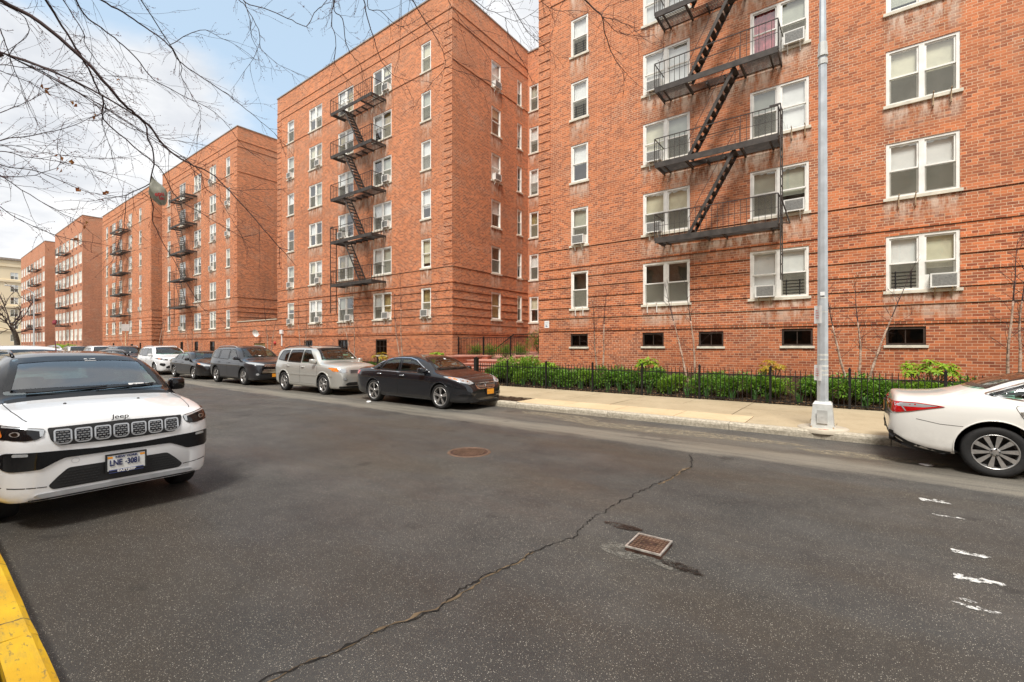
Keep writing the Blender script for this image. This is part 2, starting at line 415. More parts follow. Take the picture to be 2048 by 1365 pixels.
pave_run('sidewalk_patch', TAN[0], TAN[1], ya, yb, 1.475, M['walk_new'], z=.152)
for i, (a, c) in enumerate(PITS):
    struct(grid_sheet('tree_pit_soil', a, c, ya, yb, 0, M['soil'], 10, 8, lambda x, y: .135 + rnd.uniform(-.02, .02)))
def kerb_run(name, x0, x1, y0, y1, z, mat, lens):
    b = MB(); x = x0; r = random.Random(3)
    while x < x1:
        xe = min(x1, x + lens * r.uniform(.8, 1.2)); n = max(2, int((xe - x) / .25)); dz = r.uniform(-.008, .008)
        up = y1 > y0; rows = []
        for i in range(n + 1):
            xx = x + .006 + (xe - x - .012) * i / n; j = lambda a: r.uniform(-a, a)
            rows.append([(xx, y0 + .012 + j(.004), -.05), (xx, y0 + j(.006), z * .55), (xx, y0 + j(.006) + .008, z - .022 + dz), (xx, y0 + .035 + j(.007) if up else y0 - .035, z + dz + j(.004)), (xx, y1, z + .004 + dz), (xx, y1, -.05)])
            if not up: rows[-1] = [(p[0], 2 * y0 - p[1] if q < 3 else p[1], p[2]) for q, p in enumerate(rows[-1])]
        for i in range(n):
            for q in range(5): b.face([rows[i][q], rows[i + 1][q], rows[i + 1][q + 1], rows[i][q + 1]], 0)
        b.face(rows[0], 0); b.face(rows[-1], 0)
        x = xe
    return struct(b.build(name, mat))
kerb_run('kerb', -130, 60, KERB, KERB + .17, .15, M['kerb'], 2.9)
kerb_run('kerb_yellow', -130, 30, .46, .295, .15, M['yellow'], 1.9)
pave_run('sidewalk_near', -130, 30, -4.5, .27, 1.5, M['walk_near'], ysplit=(-1.4,))
# cross street at the far end and yards behind the fence
def bed_z(x, y):
    t = max(0, min(1, (y - FENCE - .05) / (FAC - FENCE - .35)))
    return .16 + .60 * t ** 1.3 + rnd.uniform(-.018, .018)
struct(grid_sheet('planting_bed', -12.35, 12, FENCE + .05, FAC, 0, M['soil'], 150, 16, bed_z))
struct(grid_sheet('planting_bed_west', -41, -15.2, FENCE + .05, FAC, 0, M['soil'], 90, 10, bed_z))
struct(grid_sheet('planting_bed_far', -130, -42, FENCE + .05, FAC, 0, M['soil'], 60, 4, bed_z))

# crack across the carriageway, cracked edge lines, paint remnants
def ribbon(name, pts, w0, w1, mat, z, jit=.3, step=.05, seed=1, fill=None):
    b = MB(); r = random.Random(seed); P = []
    for (ax, ay), (bx, by) in zip(pts[:-1], pts[1:]):
        L = math.hypot(bx - ax, by - ay); n = max(2, int(L / step))
        for i in range(n): P.append((ax + (bx - ax) * i / n, ay + (by - ay) * i / n))
    P.append(pts[-1]); off = 0; rows = []
    for i, (x, y) in enumerate(P):
        a = P[max(0, i - 1)]; c = P[min(len(P) - 1, i + 1)]
        dx, dy = c[0] - a[0], c[1] - a[1]; L = math.hypot(dx, dy) or 1
        nx, ny = -dy / L, dx / L
        off = off * .75 + r.uniform(-.02, .02)
        wd = (w0 + (w1 - w0) * i / len(P)) * r.uniform(1 - jit, 1 + jit) * (1 if r.random() > .04 else 2.2)
        rows.append(((x + nx * (off + wd), y + ny * (off + wd), z), (x + nx * (off - wd), y + ny * (off - wd), z)))
    for a, c in zip(rows[:-1], rows[1:]): b.face([a[0], a[1], c[1], c[0]])
    return struct(b.build(name, mat))
M['crack'] = simple('crack_dark', (.012, .010, .008), .95)
M['crack_sand'] = simple('crack_sand', (.15, .105, .06), .95, var=.4, vscale=9)
CR = [(-2.44, .75), (-2.43, 1.18), (-2.35, 1.61), (-2.22, 2.15), (-2.24, 2.58), (-2.17, 3.2), (-2.05, 3.67), (-2.13, 4.22), (-2.07, 5.14), (-2.02, 5.66), (-1.91, 6.78), (-2.14, 7.55)]
ribbon('road_crack', CR, .004, .006, M['crack'], .006, .8, .03, 4)
ribbon('road_crack_sand', [(x + .006, y) for x, y in CR[:6]], .007, .010, M['crack_sand'], .004, .6, .04, 9)
ribbon('road_crack_sand', [(-2.0, 5.7), (-1.93, 6.3), (-1.9, 6.75)], .008, .022, M['crack_sand'], .004, .5, .04, 3)
def worn_paint():
    k = NT('road_paint_worn'); co = k.coord(); f = k.noise(co, 60, 5, .8); g = k.noise(co, 14, 4, .6)
    a = k.ramp(k.math('ADD', k.math('MULTIPLY', f, .6), k.math('MULTIPLY', g, .55)), [(.53, 0), (.62, 1)])
    p = k.n('BsdfPrincipled', {'Base Color': k.mix(f, (.55, .54, .50), (.78, .78, .75)), 'Roughness': .7}); tr = k.n('BsdfTransparent')
    mx = k.n('MixShader'); k.set(mx, 0, a); k.set(mx, 1, tr.outputs[0]); k.set(mx, 2, p.outputs[0]); k.t.links.new(mx.outputs[0], k.out.inputs[0]); return k.mat
M['road_paint'] = worn_paint()
def flake(name, cx, cy, L, Wd, seed, mat, z=.005):
    """ragged remnant of worn road paint"""
    r = random.Random(seed); b = MB(); n = 9
    for q in range(n):
        x = cx + (q / (n - 1) - .5) * L + r.uniform(-.012, .012); y = cy + r.uniform(-.25, .25) * Wd
        rr = Wd * r.uniform(.3, .62) * (1 - .5 * abs(q / (n - 1) - .5)); pts = []
        for t in range(9):
            a = 2 * math.pi * t / 9; ra = rr * r.uniform(.45, 1.1)
            pts.append((x + math.cos(a) * ra * 1.1, y + math.sin(a) * ra, z + q * .00025))
        b.face(pts)
    return struct(b.build(name, mat))
for i, (x, y, L, wd) in enumerate([(.70, 6.93, .20, .13), (.74, 6.39, .20, .05), (.74, 5.35, .19, .10), (.71, 4.78, .22, .11), (.60, 4.36, .06, .04), (.64, 4.27, .20, .06), (.90, 4.12, .14, .05)]):
    flake('paint_mark', x, y, L, wd, 20 + i, M['road_paint'])
M['patch_dark'] = simple('damp_asphalt', (.020, .018, .015), .35, var=.4, vscale=20)
M['patch_pale'] = paving('worn_cement', (.17, .165, .145), (.27, .26, .22))

# ------------------------------------------------------------------ buildings
STOREY, SILL0, WH = 2.655, 3.30, 1.57
def sills(): return [SILL0 + STOREY * i for i in range(6)]
BANDS = [2.36, 2.42, 2.90, 3.34, 3.77, 4.21, 4.63, 5.04, 5.86, 16.50, 18.62, 19.16]

def wall_grid(mb, P0, ud, nd, W, z0, z1, ops, uoff=0.0, stain_shades=(), depth=.13):
    """brick wall with real openings; ops = (u0,u1,z0,z1); stains = (u0,u1,ztop,length)"""
    P0 = Vector(P0); ud = Vector(ud); nd = Vector(nd); zv = Vector((0, 0, 1))
    def pt(u, z, d=0): return P0 + ud * u + zv * z - nd * d
    us = {0.0, W}; zs = {z0, z1}
    for a, c, e, g in ops: us |= {a, c}; zs |= {e, g}
    for a, c, e, L in stain_shades: us |= {a - .12, a + .05, c - .05, c + .12}; zs |= {e, e - L * .5, e - L}
    us = sorted(u for u in us if 0 <= u <= W); zs = sorted(z for z in zs if z0 <= z <= z1)
    def st(u, z):
        v = 0.0
        for a, c, e, L in stain_shades:
            if z > e + 1e-4 or z < e - L: continue
            h = 1 - abs(e - z) / L
            if a + .05 - 1e-4 <= u <= c - .05 + 1e-4: k = 1
            elif u < a - .12 or u > c + .12: k = 0
            elif u < a + .05: k = (u - a + .12) / .17
            else: k = (c + .12 - u) / .17
            v = max(v, h * k)
        return v
    for u0, u1 in zip(us[:-1], us[1:]):
        for a0, a1 in zip(zs[:-1], zs[1:]):
            if u1 - u0 < 1e-5 or a1 - a0 < 1e-5: continue
            um, zm = (u0 + u1) / 2, (a0 + a1) / 2
            if any(a < um < c and e < zm < g for a, c, e, g in ops): continue
            inst = [abs(a - .2) < um < c + .2 and e - L < zm < e for a, c, e, L in stain_shades]
            s4 = [st(u0, a0), st(u1, a0), st(u1, a1), st(u0, a1)]
            # a stain never climbs above the sill it starts from
            for q, (uu, zz) in enumerate(((u0, a0), (u1, a0), (u1, a1), (u0, a1))):
                if not any(inst): s4[q] = 0.0
            mb.face([pt(u0, a0), pt(u1, a0), pt(u1, a1), pt(u0, a1)], 0,
                    [(u0 + uoff, a0), (u1 + uoff, a0), (u1 + uoff, a1), (u0 + uoff, a1)], s4)
    for a, c, e, g in ops:
        for (q0, q1) in (((a, e), (a, g)), ((c, e), (c, g)), ((a, g), (c, g)), ((a, e), (c, e))):
            A, B_ = pt(*q0), pt(*q1)
            mb.face([A, B_, B_ - nd * depth, A - nd * depth], 0, [(q0[0] + q0[1] * .3, q0[1]), (q1[0] + q1[1] * .3, q1[1]), (q1[0] + q1[1] * .3 + depth, q1[1]), (q0[0] + q0[1] * .3 + depth, q0[1])])
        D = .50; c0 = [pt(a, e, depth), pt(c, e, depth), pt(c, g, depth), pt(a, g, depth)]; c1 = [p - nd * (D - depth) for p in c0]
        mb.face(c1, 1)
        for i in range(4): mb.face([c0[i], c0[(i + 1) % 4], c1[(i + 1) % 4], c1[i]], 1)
def wall_bands(mb, P0, ud, nd, W, zs, ops, uoff=0, pr=.028, h=.074, ends=(0, 0)):
    P0 = Vector(P0); ud = Vector(ud); nd = Vector(nd); zv = Vector((0, 0, 1))
    for z in zs:
        cuts = sorted((a, c) for a, c, e, g in ops if e - .085 < z + h and g > z)
        u = -ends[0]; seg = []
        for a, c in cuts:
            if a > u: seg.append((u, a))
            u = max(u, c)
        if u < W + ends[1]: seg.append((u, W + ends[1]))
        for a, c in seg: blockout(mb, P0, ud, nd, a, c, z, z + h, pr, uoff)
def blockout(mb, P0, ud, nd, a, c, z, z2, pr, uoff=0, soot_shade=True):
    zv = Vector((0, 0, 1))
    def pt(u, zz, d): return P0 + ud * u + zv * zz + nd * d
    f = [pt(a, z, pr), pt(c, z, pr), pt(c, z2, pr), pt(a, z2, pr)]; g = [pt(a, z, 0), pt(c, z, 0), pt(c, z2, 0), pt(a, z2, 0)]
    uv = [(a + uoff, z), (c + uoff, z), (c + uoff, z2), (a + uoff, z2)]
    mb.face(f, 0, uv)
    for i in range(4):
        j = (i + 1) % 4; mb.face([f[i], f[j], g[j], g[i]], 2 if i == 0 else 0, [uv[i], uv[j], uv[j], uv[i]])  # dark undersides: soot on bands, groove shade painted on quoins
    if soot_shade:
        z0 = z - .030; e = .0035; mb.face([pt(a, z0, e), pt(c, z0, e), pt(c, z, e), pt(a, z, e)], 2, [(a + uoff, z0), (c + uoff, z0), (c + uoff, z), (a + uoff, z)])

FR_CACHE = {}
def window_meshes(w, h, kind):
    """frame, pane and sill of one sash window, local x along the wall, -y out of it"""
    key = (round(w, 2), round(h, 2), kind)
    if key in FR_CACHE: return FR_CACHE[key]
    b = MB(); pn = MB(); s = MB(); c = .075
    if kind == 'basement':
        for x0, x1, z0, z1 in ((0, .055, 0, h), (w - .055, w, 0, h), (.055, w - .055, 0, .055), (.055, w - .055, h - .07, h)): b.box(x0, x1, .03, .12, z0, z1)
        nb = 1 if w > .7 else 0
        if kind == 'basement' and h > .65: b.box(.055, w - .055, .05, .08, h * .55, h * .55 + .025); nb = 2
        for i in range(nb): 
            xx = w * (i + 1) / (nb + 1); b.box(xx - .012, xx + .012, .052, .085, .055, h - .07)
        pn.face([(.04, .095, .04), (w - .04, .095, .04), (w - .04, .095, h - .05), (.04, .095, h - .05)])
        s.box(-.05, w + .05, -.045, .12, -.075, .0)
    else:
        b.box(0, c, .02, .12, 0, h); b.box(w - c, w, .02, .12, 0, h); b.box(c, w - c, .022, .12, h - .07, h); b.box(c, w - c, .022, .12, 0, .055)
        units = [(c, w - c)] if kind == 'single' else ([(c, w / 2 - .06), (w / 2 + .06, w - c)] if kind == 'double' else [(c + (w - 2 * c) * i / 4 + .03, c + (w - 2 * c) * (i + 1) / 4 - .03) for i in range(4)])
        for (u, v) in zip(units[:-1], units[1:]): b.box(u[1], v[0], .024, .12, .055, h - .07)
        mid = h * .5
        for x0, x1 in units:
            t = .042
            for z0, z1, y in ((mid - .02, h - .07, .052), (.055, mid + .02, .078)):      # upper sash outside, lower sash behind
                b.box(x0, x0 + t, y, y + .03, z0, z1); b.box(x1 - t, x1, y, y + .03, z0, z1)
                b.box(x0 + t, x1 - t, y, y + .03, z0, z0 + t); b.box(x0 + t, x1 - t, y, y + .03, z1 - t, z1)
                pn.face([(x0 + t * .8, y + .014, z0 + t * .8), (x1 - t * .8, y + .014, z0 + t * .8), (x1 - t * .8, y + .014, z1 - t * .8), (x0 + t * .8, y + .014, z1 - t * .8)])
        s.box(-.06, w + .06, -.055, .115, -.085, -.002)
    r = (b.mesh('window', [M['frame'] if kind != 'basement' else M['steel_dark']]), pn.mesh('pane', [M['pane'] if kind != 'basement' else M['pane_dim']]), s.mesh('sill', [M['sill']]))
    FR_CACHE[key] = r; return r
BL_CACHE = {}
def blind_mesh(x0, x1, z0, z1, key):
    kk = (round(x0, 2), round(x1, 2), round(z0, 2), round(z1, 2), key)
    if kk not in BL_CACHE:
        b = MB()
        if key.startswith('curtain'):
            n = 14
            for i in range(n):
                xa, xb = x0 + (x1 - x0) * i / n, x0 + (x1 - x0) * (i + 1) / n; ya, yb = .16 + .02 * (i % 2), .16 + .02 * ((i + 1) % 2)
                b.face([(xa, ya, z0), (xb, yb, z0), (xb, yb, z1), (xa, ya, z1)], smooth=True)
        else:
            b.face([(x0, .15, z0), (x1, .15, z0), (x1, .15, z1), (x0, .15, z1)]); b.box(x0, x1, .142, .158, z0 - .02, z0)
        BL_CACHE[kk] = b.mesh('blind', [M[key]])
    return BL_CACHE[kk]
GUARD = {}
def add_window(parent, loc, rz, w, h, kind, blinds=None, guard=None, r=rnd, sill=True):
    hi = loc[2] > 8
    fr, pn, sl = window_meshes(w, h, kind)
    f = link('window', fr, parent, loc, rz)
    link('pane', pn, f)
    if sill: link('sill', sl, f)
    if kind == 'basement': return f
    c = .075
    units = [(c, w - c)] if kind == 'single' else ([(c, w / 2 - .06), (w / 2 + .06, w - c)] if kind == 'double' else [(c + (w - 2 * c) * i / 4 + .03, c + (w - 2 * c) * (i + 1) / 4 - .03) for i in range(4)])
    for i, (a, e) in enumerate(units):
        if blinds and i < len(blinds): key, fr_ = blinds[i]
        else:
            q = r.random()
            key = r.choice(['blind_white'] * (9 if hi else 4) + ['blind_cream'] * 3 + ['blind_grey'] * (2 if hi else 4) + ['curtain_tan'])
            fr_ = r.choice([.5, .5, .52, .48, .85, .95, .3, .0, .62]) if not key.startswith('curtain') else .95
        if fr_ > .02: link('blind', blind_mesh(a + .02, e - .02, h - .08 - (h - .16) * fr_, h - .08, key), f)
        if r.random() < .62 and not (blinds and i < len(blinds) and blinds[i][1] > .7):
            kk = ('scr', round(a, 2), round(e, 2), round(h, 2))
            if kk not in BL_CACHE:
                q = MB(); q.face([(a + .01, .062, .06), (e - .01, .062, .06), (e - .01, .062, h * .5 - .03), (a + .01, .062, h * .5 - .03)]); BL_CACHE[kk] = q.mesh('insect_screen', [M['screen']])
            link('insect_screen', BL_CACHE[kk], f)
        if guard is not None and i == guard:
            key = (round(e - a, 2),)
            if key not in GUARD:
                g = MB(); L = e - a
                for z in (.12, .22, .32, .42, .52): g.box(.05, L - .05, .05, .056, z, z + .014)
                for x in (L * .22, L * .75): g.box(x - .012, x + .012, .042, .056, .06, .56)
                GUARD[key] = g.mesh('window_guard', [M['black_iron']])
            link('window_guard', GUARD[key], f, (a, 0, 0))
    return f

# --- window air conditioners: things of their own, resting on the sills
def ac_proto():
    b = MB(); g = MB(); k = MB()
    b.box(0, .60, -.17, .10, .0, .40); b.box(-.012, .612, -.18, -.155, -.012, .022); b.box(-.012, .612, -.18, -.155, .378, .412)
    b.box(-.012, .022, -.18, -.155, .022, .378); b.box(.578, .612, -.18, -.155, .022, .378)
    b.box(-.16, -.012, .05, .075, 0, .42); b.box(.612, .70, .05, .075, 0, .42)
    g.box(.03, .57, -.172, -.1705, .03, .37)
    for i in range(17): g.box(.035, .565, -.179, -.172, .035 + i * .0196, .044 + i * .0196)
    for x in (.10,):
        k.bar((x, -.18, -.015), (x, .0, -.015), .03, .02); k.bar((x, -.16, -.02), (x, -.03, -.26), .026, .02); k.bar((x, -.02, -.30), (x, -.02, -.02), .03, .02)
    return b.mesh('air_conditioner', [M['ac_white']]), g.mesh('grille', [M['ac_grille']]), k.mesh('bracket', [M['frame']]), k.mesh('bracket', [M['rust']])
AC = ac_proto()
FLOORS = ['ground floor', 'second floor', 'third floor', 'fourth floor', 'fifth floor', 'top floor']
def add_ac(x, y, z, rz, label, rust=False, sc=1.0):
    o = link('air_conditioner', AC[0], None, (x, y, z), rz); o.scale = (sc, 1, sc)
    tag(o, label, 'air conditioner', 'white window air conditioners on the brick facades')
    link('grille', AC[1], o); link('bracket', AC[3 if rust else 2], o); link('bracket', AC[3 if rust else 2], o, (.38, 0, 0))
    return o
def bracket_pair(parent, x, y, z, rz=0, rust=True):
    for q in (0, .36):
        b = MB(); b.bar((q, -.07, -.28), (q, -.07, .04), .03, .022); b.bar((q, -.075, -.27), (q, -.01, -.27), .03, .02); b.bar((q, -.07, .03), (q, -.20, .07), .022, .02)
        o = b.build('bracket', M['rust' if rust else 'frame'], parent, (x, y, z)); o.rotation_euler = (0, 0, rz)

def block(label, xl, W, roof, plan, mat, Yf=FAC, depth=13, blinds=None, base=True, quoins=True, side_r=None, guards={}, fe=None):
    """one six storey brick block; plan = list of (u0,u1,kind) measured from its left corner"""
    t = thing('apartment_building', label, 'apartment building', (xl, Yf, 0))
    ops = []; wins = []; stain_shades = []
    rr = random.Random(int(abs(xl) * 10))
    for fl, zs in enumerate(sills()):
        for c, (u0, u1, kd) in enumerate(plan):
            ops.append((u0, u1, zs, zs + WH)); wins.append((u0, zs, u1 - u0, WH, kd, fl, c))
            stain_shades.append((u0 + .02, u1 - .02, zs - .085, rr.choice([.75, 1.0, 1.0])))
    bops = []
    if base:
        for a, c, z0, z1 in base: ops.append((a, c, z0, z1)); bops.append((a, c, z0, z1))
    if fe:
        for i in range(5): stain_shades.append((fe[0], fe[1], 5.40 + STOREY * i, .85))  # shade below each platform, painted in through the sill streak mask
    mb = MB()
    wall_grid(mb, (0, 0, 0), (1, 0, 0), (0, -1, 0), W, 0, roof, ops, uoff=xl, stain_shades=stain_shades)
    wall_bands(mb, (0, 0, 0), (1, 0, 0), (0, -1, 0), W, BANDS, ops, uoff=xl)
    if quoins:
        z = 6.0
        while z < roof - 1.6:
            for a, c in ((0, .60), (W - .60, W)):
                if not any(o[0] < c and o[1] > a for o in ops): blockout(mb, Vector((0, 0, 0)), Vector((1, 0, 0)), Vector((0, -1, 0)), a, c, z, z + .315, .026, xl, False)
            z += .3925
    # side walls
    for (ux, nx) in ((0, -1), (W, 1)):
        sops = []
        if side_r and nx == 1:
            for fl, zs in enumerate(sills()):
                for (a, c) in side_r: sops.append((a, c, zs - .05, zs + WH - .05))
        if nx == 1:
            wall_grid(mb, (W, 0, 0), (0, 1, 0), (1, 0, 0), depth, 0, roof, sops, uoff=xl + W, stain_shades=[(a, c, z0 - .085, .9) for a, c, z0, z1 in sops], depth=.12)
            if quoins: wall_bands(mb, (W, 0, 0), (0, 1, 0), (1, 0, 0), depth, BANDS, sops, uoff=xl + W, ends=(.026, 0))
        else:
            wall_grid(mb, (0, depth, 0), (0, -1, 0), (-1, 0, 0), depth, 0, roof, [], uoff=xl)
    mb.face([(0, depth, 0), (W, depth, 0), (W, depth, roof), (0, depth, roof)], 0, [(0, 0), (W, 0), (W, roof), (0, roof)])
    mb.build('wall', [mat, M['dark_room'], M['soot_shade']], t)
    rf = MB(); rf.face([(.2, .2, roof - .5), (W - .2, .2, roof - .5), (W - .2, depth - .2, roof - .5), (.2, depth - .2, roof - .5)])
    rf.build('roof', M['coping'], t)
    cp = MB()
    cp.box(-.04, W + .04, -.04, .30, roof + .002, roof + .075); cp.box(-.04, .30, .30, depth, roof + .002, roof + .075); cp.box(W - .30, W + .04, .30, depth, roof + .002, roof + .075)
    cp.build('coping', M['coping'], t)
    for (u, z, w_, h_, kd, fl, c) in wins:
        add_window(t, (u, 0, z), 0, w_, h_, kd, (blinds or {}).get((fl, c)), guards.get((fl, c)), rr)
    for (a, c, z0, z1) in bops: add_window(t, (a, 0, z0), 0, c - a, z1 - z0, 'basement')
    if side_r:
        for fl, zs in enumerate(sills()):
            for (a, c) in side_r: add_window(t, (W, a, zs - .05), math.pi / 2, c - a, WH, 'single', None, None, rr)
    return t

# A: nearest block on the right, mirrored plan, fire escape between its two middle columns
XA, WA = -11.3, 18.5
planA = [(1.62, 2.43, 'single'), (4.76, 6.50, 'double'), (8.44, 10.10, 'double'), (11.96, 13.50, 'double'), (15.9, 16.8, 'single')]
bw, bc_, bg = 'blind_white', 'blind_cream', 'blind_grey'
blA = {(0, 0): [(bg, 0)], (1, 0): [(bg, .55)], (2, 0): [(bw, .5)], (3, 0): [(bw, .5)], (4, 0): [(bw, .5)], (5, 0): [(bw, .95)],
       (0, 1): [('curtain_tan', .0), ('curtain_tan', .0)], (1, 1): [(bc_, .5), (bc_, .5)], (2, 1): [(bc_, .9), (bg, .5)], (3, 1): [(bw, .95), (bw, .9)], (4, 1): [(bw, .95), (bw, .95)],
       (0, 2): [(bw, .8), (bw, .48)], (1, 2): [(bg, .5), (bg, .6)], (2, 2): [(bg, .5), (bw, .95)], (3, 2): [('curtain_pink', .95), (bg, .5)],
       (0, 3): [(bw, .5), (bc_, .62)], (1, 3): [(bw, .5), (bw, .5)], (2, 3): [(bc_, .5), (bc_, .52)], (3, 3): [(bg, .9), (bg, .9)]}
baseA = [(1.6, 2.42, 1.70, 2.24), (4.74, 5.56, 1.72, 2.24), (6.8, 7.62, 1.72, 2.24), (9.36, 10.2, 1.74, 2.28), (11.96, 12.82, 1.76, 2.28)]
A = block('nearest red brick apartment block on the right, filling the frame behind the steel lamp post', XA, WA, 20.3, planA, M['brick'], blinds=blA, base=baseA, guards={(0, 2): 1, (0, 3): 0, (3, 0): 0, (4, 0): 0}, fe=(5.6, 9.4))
for c, fl, q in ((0, 0, .25), (1, 0, .2), (3, 1, .28), (3, 2, 1.0), (2, 2, 1.2)):
    bracket_pair(A, planA[c][0] + q, 0, sills()[fl] - .03, 0, rust=fl > 0)
# B: middle block with the windowed courtyard side
XB, WB = -34.95, 18.32
planB = [(1.49, 2.43, 'single'), (4.46, 6.11, 'double'), (8.0, 9.70, 'double'), (11.69, 13.42, 'double'), (15.94, 16.72, 'single')]
baseB = [(3.8, 4.9, 1.22, 2.12), (8.0, 9.1, 1.2, 2.12), (11.93, 13.0, 1.18, 2.12)]
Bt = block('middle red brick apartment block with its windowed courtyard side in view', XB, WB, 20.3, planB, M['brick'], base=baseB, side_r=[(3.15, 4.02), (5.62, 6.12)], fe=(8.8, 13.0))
# rear wing joining the two blocks across the courtyard
mb = MB(); wx0, wx1, wy = XB + WB, XA, 23.75
wops = [(.12, .80, zs - .1, zs + WH - .05) for zs in sills()] + [(2.9, 4.3, zs - .1, zs + WH - .05) for zs in sills()]
wall_grid(mb, (0, 0, 0), (1, 0, 0), (0, -1, 0), wx1 - wx0, 0, 20.2, wops, uoff=3, stain_shades=[(a, c, z0 - .085, .8) for a, c, z0, z1 in wops])
wt = thing('apartment_building', 'narrow rear brick wing at the back of the courtyard between the two nearest blocks', 'apartment building', (wx0, wy, 0))
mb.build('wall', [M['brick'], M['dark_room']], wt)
cp = MB(); cp.box(0, wx1 - wx0, -.05, .3, 20.202, 20.28); cp.build('coping', M['coping'], wt)
for (a, c, z0, z1) in wops: add_window(wt, (a, 0, z0), 0, c - a, z1 - z0, 'single' if c - a < 1 else 'double')
# C and D further left
XC, WC = -60.45, 18.62
planC = [(1.57, 2.49, 'single'), (5.11, 6.76, 'double'), (8.99, 10.73, 'double'), (12.73, 14.19, 'double'), (16.32, 17.14, 'single')]
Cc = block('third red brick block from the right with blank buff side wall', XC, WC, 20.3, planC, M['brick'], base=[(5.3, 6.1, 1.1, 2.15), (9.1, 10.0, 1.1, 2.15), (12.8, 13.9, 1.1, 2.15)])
XD, WD = -85.4, 21.3
planD = [(1.86, 2.9, 'single'), (4.9, 6.6, 'double'), (8.25, 9.65, 'double'), (12.45, 13.9, 'double'), (16.7, 17.64, 'single')]
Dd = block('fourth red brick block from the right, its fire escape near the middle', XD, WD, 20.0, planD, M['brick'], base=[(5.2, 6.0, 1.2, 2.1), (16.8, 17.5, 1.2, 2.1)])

# screen wall closing the gap between B and C, with satellite dish, gate and bell
gx0, gx1 = XC + WC, XB
sw_ = thing('brick_wall', 'low banded brick screen wall between the middle and third blocks', 'brick wall', (gx0, FAC, 0))
mb = MB(); gop = [(3.0, 4.9, 0, 1.95)]
wall_grid(mb, (0, 0, 0), (1, 0, 0), (0, -1, 0), gx1 - gx0, 0, 3.72, gop, uoff=gx0)
wall_bands(mb, (0, 0, 0), (1, 0, 0), (0, -1, 0), gx1 - gx0, [2.4, 2.9, 3.34], gop, uoff=gx0)
mb.face([(0, .3, 0), (gx1 - gx0, .3, 0), (gx1 - gx0, .3, 3.72), (0, .3, 3.72)], 0)
mb.build('wall', [M['brick'], M['dark_room'], M['soot_shade']], sw_)
b = MB(); b.box(0, gx1 - gx0, -.05, .32, 3.722, 3.80); b.build('coping', M['concrete'], sw_)
b = MB(); 
for i in range(16): b.box(3.05 + i * .118, 3.08 + i * .118, .05, .08, .05, 1.9)
b.box(3.0, 4.9, .05, .09, 1.86, 1.92); b.box(3.0, 4.9, .05, .09, .9, .95); b.build('gate', M['curtain_tan'], sw_)
b = MB(); prof = [(0.001, .0), (.10, -.012), (.2, -.045), (.30, -.10)]
b.lathe(prof, 20, 'y'); b.bar((0, 0, 0), (0, -.33, .05), .02); b.bar((0, .02, 0), (0, .16, -.2), .04); b.bar((0, .16, -.2), (0, .3, -.2), .04)
o = b.build('satellite_dish', M['paper'], None, (gx0 + 4.15, FAC - .30, 2.75)); o.rotation_euler = (R(15), 0, R(20))
tag(o, 'white satellite dish above the gate on the low brick screen wall', 'satellite dish')
b = MB(); b.lathe([(.001, -.09), (.11, -.08), (.13, -.03), (.13, 0)], 16, 'y')
M['red'] = simple('alarm_red', (.45, .03, .025), .45)
o = b.build('alarm_bell', M['red'], None, (XB - .35, FAC - .005, 1.95)); tag(o, 'small round red alarm bell on brick beside the middle block', 'alarm bell')
b = MB(); b.box(0, .34, -.12, 0, 0, .30); b.box(.02, .32, -.13, -.12, .02, .28); b.box(.12, .22, -.06, -.0, -.9, 0)
o = b.build('meter_box', M['paper'], None, (XB + .55, FAC - .002, 2.62)); tag(o, 'white meter box low on the left corner of the middle block', 'meter box')

# E and F: blocks with wide white windows; and the yellow building closing the street
def wide_block(label, xl, W, roof, z0, st, ncol, side_depth=16):
    t = thing('apartment_building', label, 'apartment building', (xl, FAC, 0))
    ops = []; ww = 2.3; gap = (W - .9 - ncol * ww) / (ncol - 1)
    for f in range(6):
        for c in range(ncol): ops.append((.45 + c * (ww + gap), .45 + c * (ww + gap) + ww, z0 + st * f, z0 + st * f + 1.85))
    mb = MB(); wall_grid(mb, (0, 0, 0), (1, 0, 0), (0, -1, 0), W, 0, roof, ops, uoff=xl)
    wall_grid(mb, (W, 0, 0), (0, 1, 0), (1, 0, 0), side_depth, 0, roof, [], uoff=xl)
    mb.face([(0, side_depth, 0), (0, 0, 0), (0, 0, roof), (0, side_depth, roof)], 0, [(0, 0), (9, 0), (9, roof), (0, roof)])
    mb.build('wall', [M['brick_e'], M['dark_room']], t)
    cp = MB(); cp.box(-.04, W + .04, -.04, .3, roof, roof + .1); cp.box(W - .3, W + .04, .3, side_depth, roof, roof + .1); cp.build('coping', M['coping'], t)
    rr = random.Random(int(-xl))
    for a, c, q0, q1 in ops: add_window(t, (a, 0, q0), 0, c - a, q1 - q0, 'quad', [(bw, rr.choice([.95, .9, .6, .5, .95])) for _ in range(4)], None, rr, sill=False)
    v = MB()
    for f in range(6):
        for c in range(0, ncol): v.box(.45 + c * (ww + gap) + 1.6, .45 + c * (ww + gap) + 2.0, -.03, 0, z0 + st * f - .5, z0 + st * f - .2)
    v.build('vent_grilles', M['iron'], t)['kind'] = 'stuff'
    return t
E_ = wide_block('brick block with bands of wide white windows beyond the fourth block', -119.2, 21.75, 22.3, 2.62, 3.05, 7)
F_ = wide_block('farthest brick block with bands of wide white windows, beside the yellow building', -160.0, 30.8, 22.6, 2.62, 3.05, 9)
kk = NT('yellow_stucco'); co = kk.coord()
kk.pbsdf(kk.mix(kk.noise(co, .4, 5), (.80, .65, .42), (.86, .74, .54)), .85); M['yellow_wall'] = kk.mat
yt = thing('apartment_building', 'pale yellow building closing the far left end of the street', 'apartment building', (-196, -12, 0))
mb = MB(); yw = 46; yops = []
